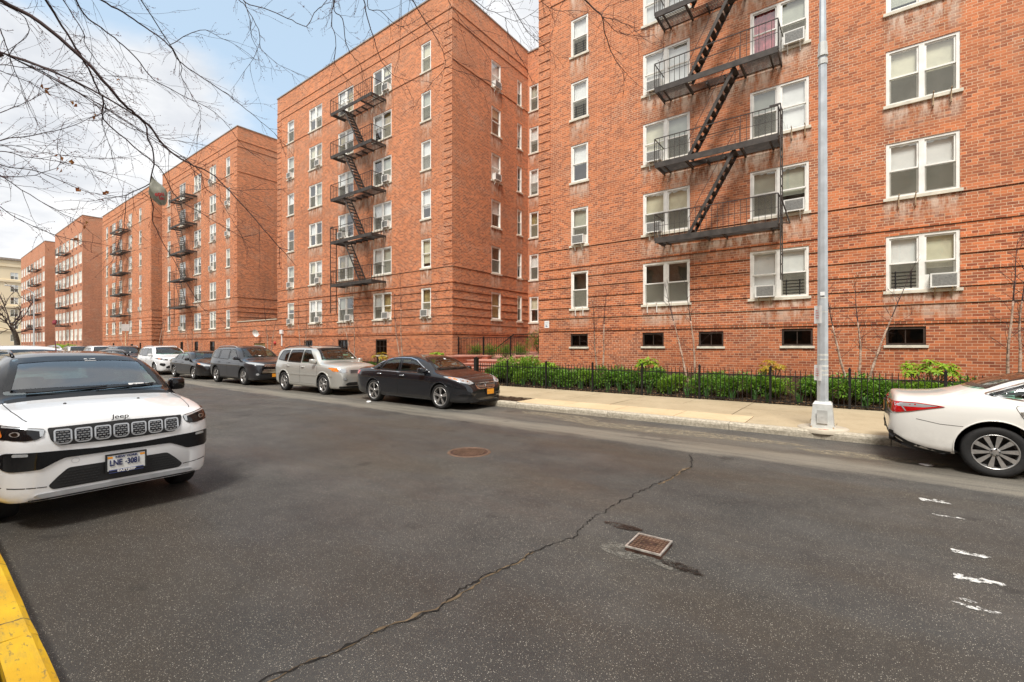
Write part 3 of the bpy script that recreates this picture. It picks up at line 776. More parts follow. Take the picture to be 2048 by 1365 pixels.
for f in range(6):
    for c in range(11): yops.append((2 + c * 4.1, 3.6 + c * 4.1, 3 + f * 3.6, 5 + f * 3.6))
wall_grid(mb, (0, 0, 0), (0, 1, 0), (1, 0, 0), yw, 0, 26.5, yops)
wall_bands(mb, (0, 0, 0), (0, 1, 0), (1, 0, 0), yw, [5.9, 12.8, 20.2, 24.6], yops, h=.6, pr=.25)
mb.face([(-14, yw, 0), (0, yw, 0), (0, yw, 26.5), (-14, yw, 26.5)]); mb.face([(-14, 0, 0), (0, 0, 0), (0, 0, 26.5), (-14, 0, 26.5)])
mb.build('wall', [M['yellow_wall'], M['dark_room'], M['yellow_wall']], yt)
cp = MB(); cp.box(-.4, .5, -.4, yw + .4, 26.5, 27.1); cp.build('cornice', M['coping'], yt)
for a, c, q0, q1 in yops: add_window(yt, (0, a, q0), math.pi / 2, c - a, q1 - q0, 'double', None, None, rnd, sill=False)

# --- air conditioners
S_ = sills()
bld = {'A': (XA, planA, 'nearest block'), 'B': (XB, planB, 'middle block'), 'C': (XC, planC, 'third block'), 'D': (XD, planD, 'fourth block')}
colA = ['far left narrow window', 'window left of the fire escape', 'window right of the fire escape', 'double window right of the lamp post', '']
colX = ['far left narrow window', 'second window column', 'middle window column', 'fourth window column', 'far right narrow window']
def ac_at(bk, fl, c, side, rust=False):
    xl, plan, nm = bld[bk]; u0, u1, kd = plan[c]
    if kd == 'single': u = u0 + (u1 - u0) / 2 - .27; sc = .88
    else: u = (u0 + .19) if side == 0 else (u0 + u1) / 2 + .17; sc = .90
    cn = (colA if bk == 'A' else colX)[c]; sd_ = '' if kd == 'single' else (', left sash' if side == 0 else ', right sash')
    add_ac(xl + u, FAC, S_[fl] + .035, 0, f'air conditioner, {FLOORS[fl]}, {cn}{sd_}, {nm}', rust, sc)
for a in ((1, 0, 0), (1, 1, 0), (2, 1, 0), (3, 1, 0), (0, 2, 0, True), (1, 2, 1), (3, 2, 1), (0, 3, 1, True)): ac_at('A', *a)
for a in ((0, 4, 0), (0, 3, 1), (0, 2, 1), (0, 1, 1), (0, 0, 0), (1, 0, 0), (1, 1, 1), (2, 3, 1), (3, 3, 1), (4, 1, 1), (4, 0, 0), (5, 3, 1), (2, 2, 0)): ac_at('B', *a)
for a in ((0, 1, 0), (2, 3, 0), (3, 4, 0), (3, 3, 1), (3, 2, 1), (4, 4, 0), (5, 3, 0), (4, 2, 1)): ac_at('C', *a)
for a in ((1, 3, 0), (1, 4, 0), (4, 3, 1), (5, 3, 0), (2, 3, 1)): ac_at('D', *a)
for fl in (3, 5): add_ac(XB + WB, FAC + 3.15 + .16, S_[fl] - .015, math.pi / 2, f'air conditioner, {FLOORS[fl]}, courtyard side wall, middle block', False, .88)

# --- fire escapes
def fire_escape(label, x0, L, z0, n, stair, ladder, Yf=FAC, D=1.02, rise=STOREY, simple_=False, last_open=True):
    """stair=+1: flights climb to the right; ladder = side of the drop ladder (-1 left, +1 right)"""
    t = thing('fire_escape', label, 'fire escape', (x0, Yf, z0), 0, 'iron fire escapes on the brick facades')
    m = M['iron']
    ox0, ox1 = (L * .27, L * .72)            # stairwell opening, outer half
    for i in range(n):
        z = i * rise; b = MB()
        b.box(0, L, -D, -D + .035, z - .14, z + .05)                                   # outer beam
        b.box(0, .04, -D + .035, 0, z - .10, z + .03); b.box(L - .04, L, -D + .035, 0, z - .10, z + .03)
        full = i == 0
        xs = [.04, ox0, ox1, L - .04]
        for xx in (ox0, ox1) if not full else ():
            b.box(xx - .03, xx + .03, -D + .035, 0, z - .10, z + .0)
        for xx in (L * .42, L * .57): b.box(xx - .025, xx + .025, -.42 if not full else -D + .035, 0, z - .09, z - .0)
        ns = 15
        for q in range(ns):
            y = -D + .06 + (D - .08) * q / (ns - 1)
            rng = [(.04, L - .04)] if (full or y > -.44) else [(.04, ox0 - .03), (ox1 + .03, L - .04)]
            for a, c in rng: b.box(a, c, y - .014, y + .014, z + .006, z + .022)
        for xx in (.25, L - .25): b.bar((xx, -D + .03, z - .05), (xx, 0, z - .05), .05, .04)
        pl = b.build('platform', m, t)
        r = MB(); hz = z + .88
        r.bar((0, -D, hz), (L, -D, hz), .026, .026); r.bar((.0, -D, hz), (0, 0, hz), .024); r.bar((L, -D, hz), (L, 0, hz), .024)
        r.bar((0, -D + .01, z + .46), (L, -D + .01, z + .46), .012) if not simple_ else None
        k = int(L / .17)
        for q in range(k + 1): 
            xx = L * q / k
            if not full and ox0 + .05 < xx < ox1 - .05: continue
            r.box(xx - .007, xx + .007, -D - .005, -D + .009, z + .05, hz)
        for sx in (0, L):
            for q in range(1, 5): r.box(sx - .007, sx + .007, -D * q / 5 - .007, -D * q / 5 + .007, z + .03, hz)
        for sx in (0, L): r.bar((sx, -D, z - .05), (sx, -D, hz), .03)
        if not full: 
            r.bar((ox0 + .1, -.48, z + .03), (ox0 + .1, -.48, hz - .1), .018); r.bar((ox1 - .1, -.48, z + .03), (ox1 - .1, -.48, hz - .1), .018); r.bar((ox0 + .1, -.48, hz - .1), (ox1 - .1, -.48, hz - .1), .018)
        link('railing', r.mesh('railing', [m]), pl)
        if i < n - 1:
            s = MB(); za, zb = z + .03, z + rise - .05
            xa, xb = (ox0 + .1, ox1 - .15) if stair > 0 else (ox1 - .1, ox0 + .15)
            for y in (-D + .10, -D + .10 + .46):
                s.bar((xa, y, za), (xb, y, zb), .016, .10)
            nt_ = 11
            for q in range(nt_):
                f = (q + .6) / nt_; xx = xa + (xb - xa) * f; zz = za + (zb - za) * f
                s.box(xx - .085, xx + .085, -D + .11, -D + .55, zz - .012, zz + .012)
            for y in (-D + .10,): 
                s.bar((xa, y, za + .05), (xa + .0 * stair, y, za + .55), .014); s.bar((xa, y, za + .55), (xb, y, zb + .55), .014); s.bar((xb, y, zb), (xb, y, zb + .55), .014)
            s.build('stair', m, t)
    if ladder:
        l = MB(); xx = L + .06 if ladder > 0 else -.10
        zl0, zl1 = (-1.75, rise + .95)
        for y in (-D + .06, -D + .46):
            l.bar((xx, y, zl0 if y < -D + .2 else zl0 + .02), (xx, y, zl1), .045, .03)
        q = zl0 + .2
        while q < zl1: l.bar((xx, -D + .06, q), (xx, -D + .46, q), .02); q += .3
        l.bar((xx, -D + .06, zl1), (xx - .3 * ladder, -D + .06, zl1), .04); l.bar((xx, -D + .06, -.02), (xx + .22 * ladder, -D + .3, -.02), .03); l.bar((xx + .22 * ladder, -D + .3, -.02), (xx, -D + .06, .8), .03)
        l.build('ladder', m, t)
    return t
fire_escape('black iron fire escape with treads seen from below, on the nearest block', -5.72, 3.80, 5.50, 5, 1, 1)
fire_escape('iron fire escape descending the left half of the middle block', -26.15, 4.15, 5.50, 5, -1, -1)
fire_escape('iron fire escape on the left half of the third block', -54.9, 4.3, 5.5, 5, -1, -1)
fire_escape('iron fire escape near the middle of the fourth block', -76.5, 4.5, 5.5, 5, 1, 0, D=1.05)
fire_escape('short balcony style fire escape on the block beyond the fourth block', -110.0, 4.4, 5.1, 5, 1, 0, rise=3.05, D=1.3)
fire_escape('short balcony style fire escape on the farthest brick block', -139, 6.2, 5.1, 5, 1, 0, rise=3.05, D=1.3)

# notice on the corner of the nearest block
b = MB(); b.box(0, .24, -.012, 0, 0, .31, 0)
for i in range(3): b.box(.04, .20 - .03 * i, -.014, -.012, .22 - i * .06, .235 - i * .06, 1)
b.box(.06, .16, -.014, -.012, .05, .09, 1)
M['ink'] = simple('ink_grey_blue', (.16, .20, .30), .6)
o = b.build('notice_sign', [M['paper'], M['ink']], None, (XA + .30, FAC - .004, 2.52)); tag(o, 'small white notice sign on the corner of the nearest block', 'sign')
# blue delivery tarp lying over the lowest far balcony, seen as a red bundle
M['cloth_red'] = simple('bundle_cloth', (.35, .05, .07), .8, var=.4, vscale=3)
b = MB()
for i in range(9):
    a = i * .25; b.tube([(a, 0, .95), (a + .1, -.10, .6), (a + .02, -.08, .2)], [.10, .16, .10], 7)
o = b.build('blanket', M['cloth_red'], None, (-109.9, FAC - 1.44, 5.15)); tag(o, 'dark red blanket draped over the lowest balcony rail of the wide-windowed block', 'blanket')

# ------------------------------------------------------------------ the row across the street, behind the viewpoint: added unseen, to darken reflections and the lower facade
ob_ = thing('apartment_building', 'plain brown brick building added unseen across the street, opposite the nearest block', 'apartment building', (-60, -9.5, 0))
mb = MB(); W_ = 95; oo = []
for f in range(5):
    for c in range(23): oo.append((1.6 + c * 4.1, 3.2 + c * 4.1, 2.2 + f * 2.7, 3.8 + f * 2.7))
wall_grid(mb, (W_, 0, 0), (-1, 0, 0), (0, 1, 0), W_, 0, 16.2, oo)
for a, c in ((0, 1), (1, 0)): pass
mb.face([(0, 0, 0), (0, -12, 0), (0, -12, 16.2), (0, 0, 16.2)], 0); mb.face([(W_, 0, 0), (W_, -12, 0), (W_, -12, 16.2), (W_, 0, 16.2)], 0); mb.face([(0, 0, 16.2), (W_, 0, 16.2), (W_, -12, 16.2), (0, -12, 16.2)], 1)
mb.build('wall', [M['brick_c'], M['dark_room']], ob_)

# ------------------------------------------------------------------ vehicles
def paint(name, col, metal=0.0, rough=.35, dirt=.25, flake=0):
    k = NT(name); co = k.coord(); z = k.n('SeparateXYZ', {0: co}).outputs[2]
    n = k.noise(co, 5, 6, .7); low = k.n('MapRange', {0: z, 1: .15, 2: .75, 3: 1.0, 4: 0.0}).outputs[0]
    f = k.math('MULTIPLY', k.math('MULTIPLY', low, dirt), k.ramp(n, [(.3, .2), (.7, 1)]))
    c = k.mix(f, col, tuple(x * .45 + y for x, y in zip(col, (.05, .042, .03)))); c = k.mix(k.math('MULTIPLY', n, .08), c, tuple(min(.8, x * 1.5 + .004) for x in col))
    wob = k.bump(k.noise(co, 1.4, 2), .05, .05)
    k.pbsdf(c, rough, metal, wob, coat=1.0, spec=.25, Coat_Roughness=.03); return k.mat
def car_glass(name, tint, refl):
    return glass_pane_mat(name, tint, refl)
M['glass'] = glass_pane_mat('car_glass', (.46, .70, .62), .035)
M['glass_teal'] = glass_pane_mat('windscreen_teal', (.40, .70, .62), .15)
M['glass_dark'] = glass_pane_mat('car_privacy_glass', (.10, .11, .11), .05)
M['lens'] = glass_pane_mat('lamp_lens', (.9, .92, .92), .06)
M['frit'] = simple('black_glass_border', (.012, .012, .012), .25, var=.1)
M['trim'] = simple('black_plastic', (.010, .010, .010), .55, var=.2, vscale=9)
M['gloss_black'] = simple('gloss_black', (.006, .006, .007), .12, coat=.35, spec=.3, var=.1)
M['chrome'] = simple('chrome', (.72, .73, .74), .14, 1.0, var=.05)
M['silver_trim'] = simple('satin_silver', (.52, .53, .54), .35, .7, var=.1)
M['well'] = simple('wheel_well', (.008, .008, .008), .95)
M['cabin'] = simple('cabin_dark_trim', (.022, .022, .022), .8, var=.2)
M['cabin_beige'] = simple('cabin_beige', (.32, .27, .20), .8, var=.15)
M['tyre'] = simple('tyre_rubber', (.014, .0135, .013), .8, var=.3, vscale=20, bump=.15)
M['alloy'] = simple('alloy', (.50, .49, .47), .32, .75, var=.12, vscale=20)
M['alloy_dark'] = simple('alloy_dark', (.045, .045, .045), .5, .3, var=.2)
M['lamp_white'] = simple('lamp_white', (.52, .54, .55), .12, .45, var=.05, vscale=20)
M['amber'] = simple('lamp_amber', (.72, .20, .02), .2, coat=1, var=.15, vscale=20)
M['lamp_red'] = simple('lamp_red', (.50, .006, .008), .12, coat=1, var=.2, vscale=14)
M['plate_white'] = simple('plate_white', (.74, .75, .72), .5, var=.06)
M['plate_orange'] = simple('plate_orange', (.90, .36, .02), .5, var=.1, vscale=20)
M['plate_ink'] = simple('plate_ink', (.02, .03, .12), .5)
M['plate_blue'] = simple('plate_blue', (.05, .07, .22), .5)

def pchip(pts):
    xs = [p[0] for p in pts]; ys = [p[1] for p in pts]; n = len(xs)
    if xs[0] > xs[-1]: xs.reverse(); ys.reverse()
    d = [(ys[i + 1] - ys[i]) / (xs[i + 1] - xs[i]) for i in range(n - 1)]; m = [d[0]] + [0] * (n - 2) + [d[-1]]
    for i in range(1, n - 1):
        if d[i - 1] * d[i] > 0:
            w1 = 2 * (xs[i + 1] - xs[i]) + xs[i] - xs[i - 1]; w2 = xs[i + 1] - xs[i] + 2 * (xs[i] - xs[i - 1])
            m[i] = (w1 + w2) / (w1 / d[i - 1] + w2 / d[i])
    def f(x):
        if x <= xs[0]: return ys[0]
        if x >= xs[-1]: return ys[-1]
        lo = 0
        while xs[lo + 1] < x: lo += 1
        h = xs[lo + 1] - xs[lo]; t = (x - xs[lo]) / h
        return (2 * t**3 - 3 * t**2 + 1) * ys[lo] + (t**3 - 2 * t**2 + t) * h * m[lo] + (-2 * t**3 + 3 * t**2) * ys[lo + 1] + (t**3 - t**2) * h * m[lo + 1]
    return f
def sstep(a, b, x):
    t = max(0, min(1, (x - a) / (b - a))); return t * t * (3 - 2 * t)
def inpoly(x, y, P):
    c = False; j = len(P) - 1
    for i in range(len(P)):
        if (P[i][1] > y) != (P[j][1] > y) and x < (P[j][0] - P[i][0]) * (y - P[i][1]) / (P[j][1] - P[i][1]) + P[i][0]: c = not c
        j = i
    return c
def area2(P): return sum(P[i][0] * P[(i + 1) % len(P)][1] - P[(i + 1) % len(P)][0] * P[i][1] for i in range(len(P)))
def inset(P, d):
    """move each edge of a polygon inwards by d"""
    s = 1 if area2(P) > 0 else -1; n = len(P); out = []
    for i in range(n):
        a, b, c = P[i - 1], P[i], P[(i + 1) % n]
        def nrm(p, q):
            dx, dy = q[0] - p[0], q[1] - p[1]; L = math.hypot(dx, dy) or 1e-9
            return (-dy / L * s, dx / L * s)
        n1, n2 = nrm(a, b), nrm(b, c); k = 1 + n1[0] * n2[0] + n1[1] * n2[1]
        k = max(k, .35)
        out.append((b[0] + (n1[0] + n2[0]) / k * d, b[1] + (n1[1] + n2[1]) / k * d))
    return out
def rp(P, r, n=4):
    """round the corners of a polygon"""
    out = []; N = len(P)
    for i in range(N):
        a, b, c = Vector(P[i - 1]), Vector(P[i]), Vector(P[(i + 1) % N])
        l1, l2 = (a - b).length, (c - b).length; q = min(r, l1 * .45, l2 * .45)
        s = b + (a - b) / l1 * q; e = b + (c - b) / l2 * q
        for t in range(n + 1):
            t /= n; p = s * (1 - t)**2 + b * 2 * t * (1 - t) + e * t * t; out.append((p.x, p.y))
    return out
def mirp(P): return [(-a, b) for a, b in P]
def oval(cx, cy, a, b, n=20): return [(cx + a * math.cos(2 * math.pi * i / n), cy + b * math.sin(2 * math.pi * i / n)) for i in range(n)]
def arc(cx, cy, r, a0, a1, n=14): return [(cx + r * math.cos(R(a0 + (a1 - a0) * i / n)), cy + r * math.sin(R(a0 + (a1 - a0) * i / n))) for i in range(n + 1)]
VIEW = {'right': (Vector((0, 1, 0)), lambda u, v: Vector((u, -4, v))), 'left': (Vector((0, -1, 0)), lambda u, v: Vector((u, 4, v))),
        'front': (Vector((-1, 0, 0)), lambda u, v: Vector((6, u, v))), 'rear': (Vector((1, 0, 0)), lambda u, v: Vector((-6, u, v))),
        'top': (Vector((0, 0, -1)), lambda u, v: Vector((u, v, 4)))}
def patch_mesh(bvh, view, P, off, res=.07, hole=None, thick=0.0):
    """lay a flat outline on the body by projecting it along one axis; optional raised edge"""
    bm = bmesh.new(); loops = [P] + ([hole] if hole else []); es = []
    for L in loops:
        vs = [bm.verts.new((p[0], p[1], 0)) for p in L]
        for i in range(len(vs)): es.append(bm.edges.new((vs[i], vs[(i + 1) % len(vs)])))
    bmesh.ops.triangle_fill(bm, edges=es, use_beauty=True, use_dissolve=False)
    for _ in range(5):
        lg = [e for e in bm.edges if e.calc_length() > res]
        if not lg: break
        bmesh.ops.subdivide_edges(bm, edges=lg, cuts=1)
        bmesh.ops.triangulate(bm, faces=[f for f in bm.faces if len(f.verts) > 3])
    d, org = VIEW[view]
    pos = {}
    miss = []
    for v in bm.verts:
        o = org(v.co.x, v.co.y)
        loc, nrm, idx, dist = bvh.ray_cast(o, d)
        if loc is None: miss.append((v, o)); continue
        if nrm.dot(d) > 0: nrm = -nrm
        pos[v] = (loc, nrm)
    for v, o in miss:
        near = bvh.find_nearest(o + d * (5 if view != 'top' else 3))
        if pos:
            q = min(pos, key=lambda w_: (w_.co - v.co).length); L, nn = pos[q]
            p = o + d * (L - o).dot(d); pos[v] = (p, nn)
        else: pos[v] = (near[0], near[1])
    if thick:
        base = {}
        ext = [e for e in bm.edges if e.is_boundary]
        newf = []
        for v in set(v for e in ext for v in e.verts):
            nv = bm.verts.new((0, 0, 0)); L, nn = pos[v]; nv.co = L - nn * .004; base[v] = nv
        for e in ext: newf.append((e.verts[0], e.verts[1]))
        for a, b_ in newf: bm.faces.new((a, b_, base[b_], base[a]))
    for v, (L, nn) in pos.items(): v.co = L + nn * (off + thick)
    bmesh.ops.recalc_face_normals(bm, faces=bm.faces)
    return bm
FONT_N = [0]
def text_mesh(txt, size, mats, extrude=.003, sx=1.0, bold=0):
    cu = bpy.data.curves.new('lettering', 'FONT'); cu.body = txt; cu.size = size; cu.extrude = extrude; cu.align_x = 'CENTER'; cu.align_y = 'CENTER'
    cu.offset = bold; cu.resolution_u = 3
    ob = bpy.data.objects.new('lettering', cu); COL.objects.link(ob)
    dg = bpy.context.evaluated_depsgraph_get(); me = bpy.data.meshes.new_from_object(ob.evaluated_get(dg))
    bpy.data.objects.remove(ob); bpy.data.curves.remove(cu)
    for v in me.vertices: v.co.x *= sx
    me.materials.clear(); me.materials.append(mats)
    return me
def wheel_meshes(r, wd, style):
    t = MB(); k = r * .69 if style not in ('big',) else r * .76
    h = wd / 2
    t.lathe([(k * .97, -h * .80), (k * 1.02, -h * .92), (r * .86, -h), (r * .95, -h * .93), (r * .99, -h * .72), (r, -h * .4), (r, h * .4), (r * .99, h * .72), (r * .95, h * .93), (k, h * .85)], 40, 'y')
    m = MB()
    face = -h * .80
    m.lathe([(k * .985, -h * .55), (k, -h * .92), (k * .955, -h * .93), (k * .915, -h * .62), (k * .86, -h * .1)], 40, 'y', m=0)
    m.lathe([(k * .93, -h * .05), (.001, -h * .05)], 40, 'y', m=1)
    def spoke(a, w0, w1, mat=0, r0=.16, y0=-h * .78, y1=-h * .86):
        ca, sa = math.cos(a), math.sin(a); A = k * r0; Bq = k * .945
        def p(rr, t_, y): return (ca * rr - sa * t_, y, sa * rr + ca * t_)
        q = [p(A, -w0, y0), p(A, w0, y0), p(Bq, w1, y1), p(Bq, -w1, y1)]; q2 = [p(A, -w0, y0 + .03), p(A, w0, y0 + .03), p(Bq, w1, y1 + .03), p(Bq, -w1, y1 + .03)]
        m.face(q, mat)
        for i in range(4): m.face([q[i], q[(i + 1) % 4], q2[(i + 1) % 4], q2[i]], 1 if mat == 0 else mat)
    if style == 'ten':
        for i in range(10): spoke(2 * math.pi * i / 10 + .1, .012, .030)
    elif style == 'big':
        for i in range(5):
            for s_ in (-1, 1): spoke(2 * math.pi * i / 5 + .3 + s_ * .115, .015, .019)
            spoke(2 * math.pi * i / 5 + .3, .006, .012, 1, y0=-h * .7, y1=-h * .72)
    elif style == 'six':
        for i in range(6): spoke(2 * math.pi * i / 6 + .2, .034, .046)
    else:
        for i in range(5):
            for s_ in (-1, 1): spoke(2 * math.pi * i / 5 + .6 + s_ * .13, .020, .026)
    m.lathe([(k * .24, -h * .70), (k * .22, -h * .86), (k * .12, -h * .90), (.001, -h * .90)], 20, 'y')
    for i in range(5):
        a = 2 * math.pi * i / 5 + .1; m.lathe([(.011, -h * .89), (.011, -h * .93), (.001, -h * .93)], 8, 'y', (math.cos(a) * k * .18, 0, math.sin(a) * k * .18), 1)
    d = MB(); d.lathe([(k * .6, -h * .02), (k * .6, .02)], 24, 'y')
    return t.mesh('tyre', [M['tyre']]), m.mesh('rim', [M['alloy'], M['alloy_dark']])

def rbox(x0, x1, y0, y1, z0, z1, r, seg=2):
    bm = bmesh.new(); bmesh.ops.create_cube(bm, size=1)
    for v in bm.verts: v.co = Vector(((x0 + x1) / 2 + v.co.x * (x1 - x0), (y0 + y1) / 2 + v.co.y * (y1 - y0), (z0 + z1) / 2 + v.co.z * (z1 - z0)))
    bmesh.ops.bevel(bm, geom=list(bm.edges), offset=r, segments=seg, affect='EDGES', profile=.6)
    return bm

class Car:
    def __init__(s, S, label, cat, X, Y, rz=0, group=None):
        s.S = S; s.t = thing(S['name'], label, cat, (X, Y, 0), rz, group)
        s.W = S['W']; s.hw = s.W / 2
        s.top, s.belt, s.bot, s.pl = (pchip(S[k]) for k in ('top', 'belt', 'bot', 'hw'))
        s.tum = S.get('tum', .28); s.roof_flat = S.get('roof_flat', 1)
        s.make_body()
    def section(s, x):
        zt, zl = s.top(x), s.bot(x); zb = min(s.belt(x), zt - .035); w = s.hw * s.pl(x); hc = zt - zb
        L = [(0, zl), (.45 * w, zl), (.84 * w, zl), (.94 * w, zl + .015), (.972 * w, zl + .05), (.982 * w, zl + .11), (.988 * w, zl + .30 * (zb - zl)), (.996 * w, zl + .48 * (zb - zl)), (1.0 * w, zl + .64 * (zb - zl)),
             (1.0 * w, zl + .78 * (zb - zl)), (.99 * w, zl + .90 * (zb - zl)), (.972 * w, zl + .965 * (zb - zl)), (.955 * w, zb)]
        f = sstep(.16, .45, hc); q = 2.6 + f * 7.4; p = 2.2 + .5 * f; ysh = .955 * w
        s0 = .90; yf0 = (1 - s0**q)**(1 / p)
        for sv in (.12, .25, .38, .51, .64, .74, .83, .90): L.append(((ysh - s.tum * sv * hc) * (1 - sv**q)**(1 / p), zb + sv * hc))
        for i in range(1, 12):
            yf = yf0 * (1 - i / 11); sv = (1 - yf**p)**(1 / q); L.append(((ysh - s.tum * sv * hc) * yf, zb + sv * hc))
        return L
    def make_body(s):
        S = s.S; xr, xf = S['xr'], S['xf']; N = S.get('N', 120); xs = []
        for i in range(N + 1):
            t = i / N; e = .5 - .5 * math.cos(math.pi * t); xs.append(xr + (xf - xr) * (.62 * t + .38 * e))
        bm = bmesh.new(); rows = []
        for x in xs:
            sec = s.section(x); ring = [bm.verts.new((x, -y, z)) for y, z in sec] + [bm.verts.new((x, y, z)) for y, z in reversed(sec[1:-1])]
            rows.append(ring)
        n = len(rows[0])
        for a, b in zip(rows[:-1], rows[1:]):
            for i in range(n): bm.faces.new((a[i], a[(i + 1) % n], b[(i + 1) % n], b[i]))
        bm.faces.new(rows[0]); bm.faces.new(rows[-1])
        bmesh.ops.recalc_face_normals(bm, faces=bm.faces)
        me = bpy.data.meshes.new('body'); bm.to_mesh(me); bm.free()
        me.materials.append(S['paint']); me.materials.append(M['well'])
        # wheel arches cut out of the closed body
        c = MB(); ar = S['r'] + S.get('gap', .05)
        for ax in S['axles']:
            for sd in (-1, 1):
                y0, y1 = sd * (s.hw - .34), sd * (s.hw + .3); b0 = len(c.v); n_ = 40
                for y in (y0, y1):
                    for k in range(n_):
                        a = 2 * math.pi * k / n_; c.v.append((ax + ar * math.cos(a), y, S['r'] + .012 + ar * math.sin(a))); c.st.append(0)
                for k in range(n_):
                    k2 = (k + 1) % n_; c.f.append((b0 + k, b0 + k2, b0 + n_ + k2, b0 + n_ + k)); c.m.append(1); c.uv.append(None); c.sm.append(True)
                for o in (0, n_): c.f.append(tuple(b0 + o + k for k in range(n_))); c.m.append(1); c.uv.append(None); c.sm.append(False)
        cm = c.mesh('cut', [S['paint'], M['well']])
        bmc = bmesh.new(); bmc.from_mesh(cm); bmesh.ops.recalc_face_normals(bmc, faces=bmc.faces); bmc.to_mesh(cm); bmc.free()
        ob = bpy.data.objects.new('tmp', me); oc = bpy.data.objects.new('tmp_cut', cm); COL.objects.link(ob); COL.objects.link(oc)
        md = ob.modifiers.new('b', 'BOOLEAN'); md.operation = 'DIFFERENCE'; md.object = oc; md.solver = 'EXACT'
        dg = bpy.context.evaluated_depsgraph_get(); me2 = bpy.data.meshes.new_from_object(ob.evaluated_get(dg))
        bpy.data.objects.remove(ob); bpy.data.objects.remove(oc); bpy.data.meshes.remove(me)
        me2.name = 'body'
        bm = bmesh.new(); bm.from_mesh(me2); s.bvh = BVHTree.FromBMesh(bm)
        # openings for the glass
        rm = []
        side = [(inset(P, .022)) for P in S['side_glass']]; ws = inset(S['windscreen'], .03); rw = inset(S['rear_glass'], .03) if S.get('rear_glass') else None
        for f in bm.faces:
            c_ = f.calc_center_median(); nr = f.normal
            if c_.z < s.belt(c_.x): continue
            if abs(nr.y) > .55 and any(inpoly(c_.x, c_.z, P) for P in side): rm.append(f)
            elif nr.x > .12 and c_.x > 0 and inpoly(c_.y, c_.z, ws): rm.append(f)
            elif rw and nr.x < -.08 and c_.x < 0 and inpoly(c_.y, c_.z, rw): rm.append(f)
        bmesh.ops.delete(bm, geom=rm, context='FACES')
        bm.to_mesh(me2); bm.free()
        for p in me2.polygons: p.use_smooth = True
        me2.set_sharp_from_angle(angle=R(38))
        s.body = link('body', me2, s.t)
        gm = S.get('glass', M['glass']); rg = S.get('rear_glass_mat', gm)
        for vw in ('right', 'left'):
            for i, P in enumerate(S['side_glass']):
                g = bm_obj('side_window', patch_mesh(s.bvh, vw, P, .003), gm if i < S.get('clear_n', 9) else rg, s.t)
                bm_obj('window_trim', patch_mesh(s.bvh, vw, inset(P, -.008), .006, hole=inset(P, .030)), M['frit'], g)
            if S.get('chrome_dlo'):
                P = S['chrome_dlo']; bm_obj('chrome_trim', patch_mesh(s.bvh, vw, inset(P, -.018), .009, hole=P), M['chrome'], s.t)
        g = bm_obj('windscreen', patch_mesh(s.bvh, 'front', S['windscreen'], .003), gm, s.t)
        bm_obj('window_trim', patch_mesh(s.bvh, 'front', inset(S['windscreen'], -.006), .006, hole=inset(S['windscreen'], .05)), M['frit'], g)
        if rw:
            g = bm_obj('rear_window', patch_mesh(s.bvh, 'rear', S['rear_glass'], .003), rg, s.t)
            bm_obj('window_trim', patch_mesh(s.bvh, 'rear', inset(S['rear_glass'], -.006), .006, hole=inset(S['rear_glass'], .05)), M['frit'], g)
        # doors: panel seams as separate panels laid in their openings, with handles
        for vw in ('right', 'left'):
            sg = -1 if vw == 'right' else 1
            for i, P in enumerate(S['doors']):
                d = bm_obj('door', patch_mesh(s.bvh, vw, P, .0035, res=.06), S['paint'], s.t)
                d.data.set_sharp_from_angle(angle=R(30))
                bm_obj('door_seam', patch_mesh(s.bvh, vw, inset(P, -.006), .0018, hole=inset(P, .002), res=.08), M['well'], d)
                hx, hz = S['handles'][i]; yy = s.side_y(hx, hz)
                h = MB(); h.tube([(hx - .10, sg * (yy + .004), hz), (hx - .085, sg * (yy + .035), hz + .004), (hx, sg * (yy + .042), hz + .006), (hx + .085, sg * (yy + .035), hz + .004), (hx + .10, sg * (yy + .004), hz)], [.013, .015, .017, .015, .013], 8)
                h.build('handle', S.get('handle_mat', S['paint']), d)
        # wheels
        tm, rmh = wheel_meshes(S['r'], S.get('tw', .225), S['wheel'])
        for ax in S['axles']:
            for sg in (-1, 1):
                e = link('wheel', None, s.t, (ax, sg * (s.hw - S.get('tw', .225) / 2 - .015), S['r'])); e.empty_display_size = .1
                if sg > 0: e.rotation_euler = (0, 0, math.pi)
                link('tyre', tm, e); link('rim', rmh, e)
        # arch lips
        lip = S.get('lip', (.012, S['paint'])); ar = S['r'] + S.get('gap', .05)
        for vw in ('right', 'left'):
            for ax in S['axles']:
                cz = S['r'] + .012; a0 = S.get('lip_a', 18); P = arc(ax, cz, ar + lip[0], -a0 * .55, 180 + a0 * .55, 22) + list(reversed(arc(ax, cz, ar + .001, -a0 * .55, 180 + a0 * .55, 22)))
                P = [(px_, pz_) for px_, pz_ in P]
                bm_obj('wheel_arch', patch_mesh(s.bvh, vw, P, .004, res=.05, thick=.008), lip[1], s.t)
        # mirrors
        mx_, mz = S['mirror']; yy = s.side_y(mx_, mz - .08) - .02
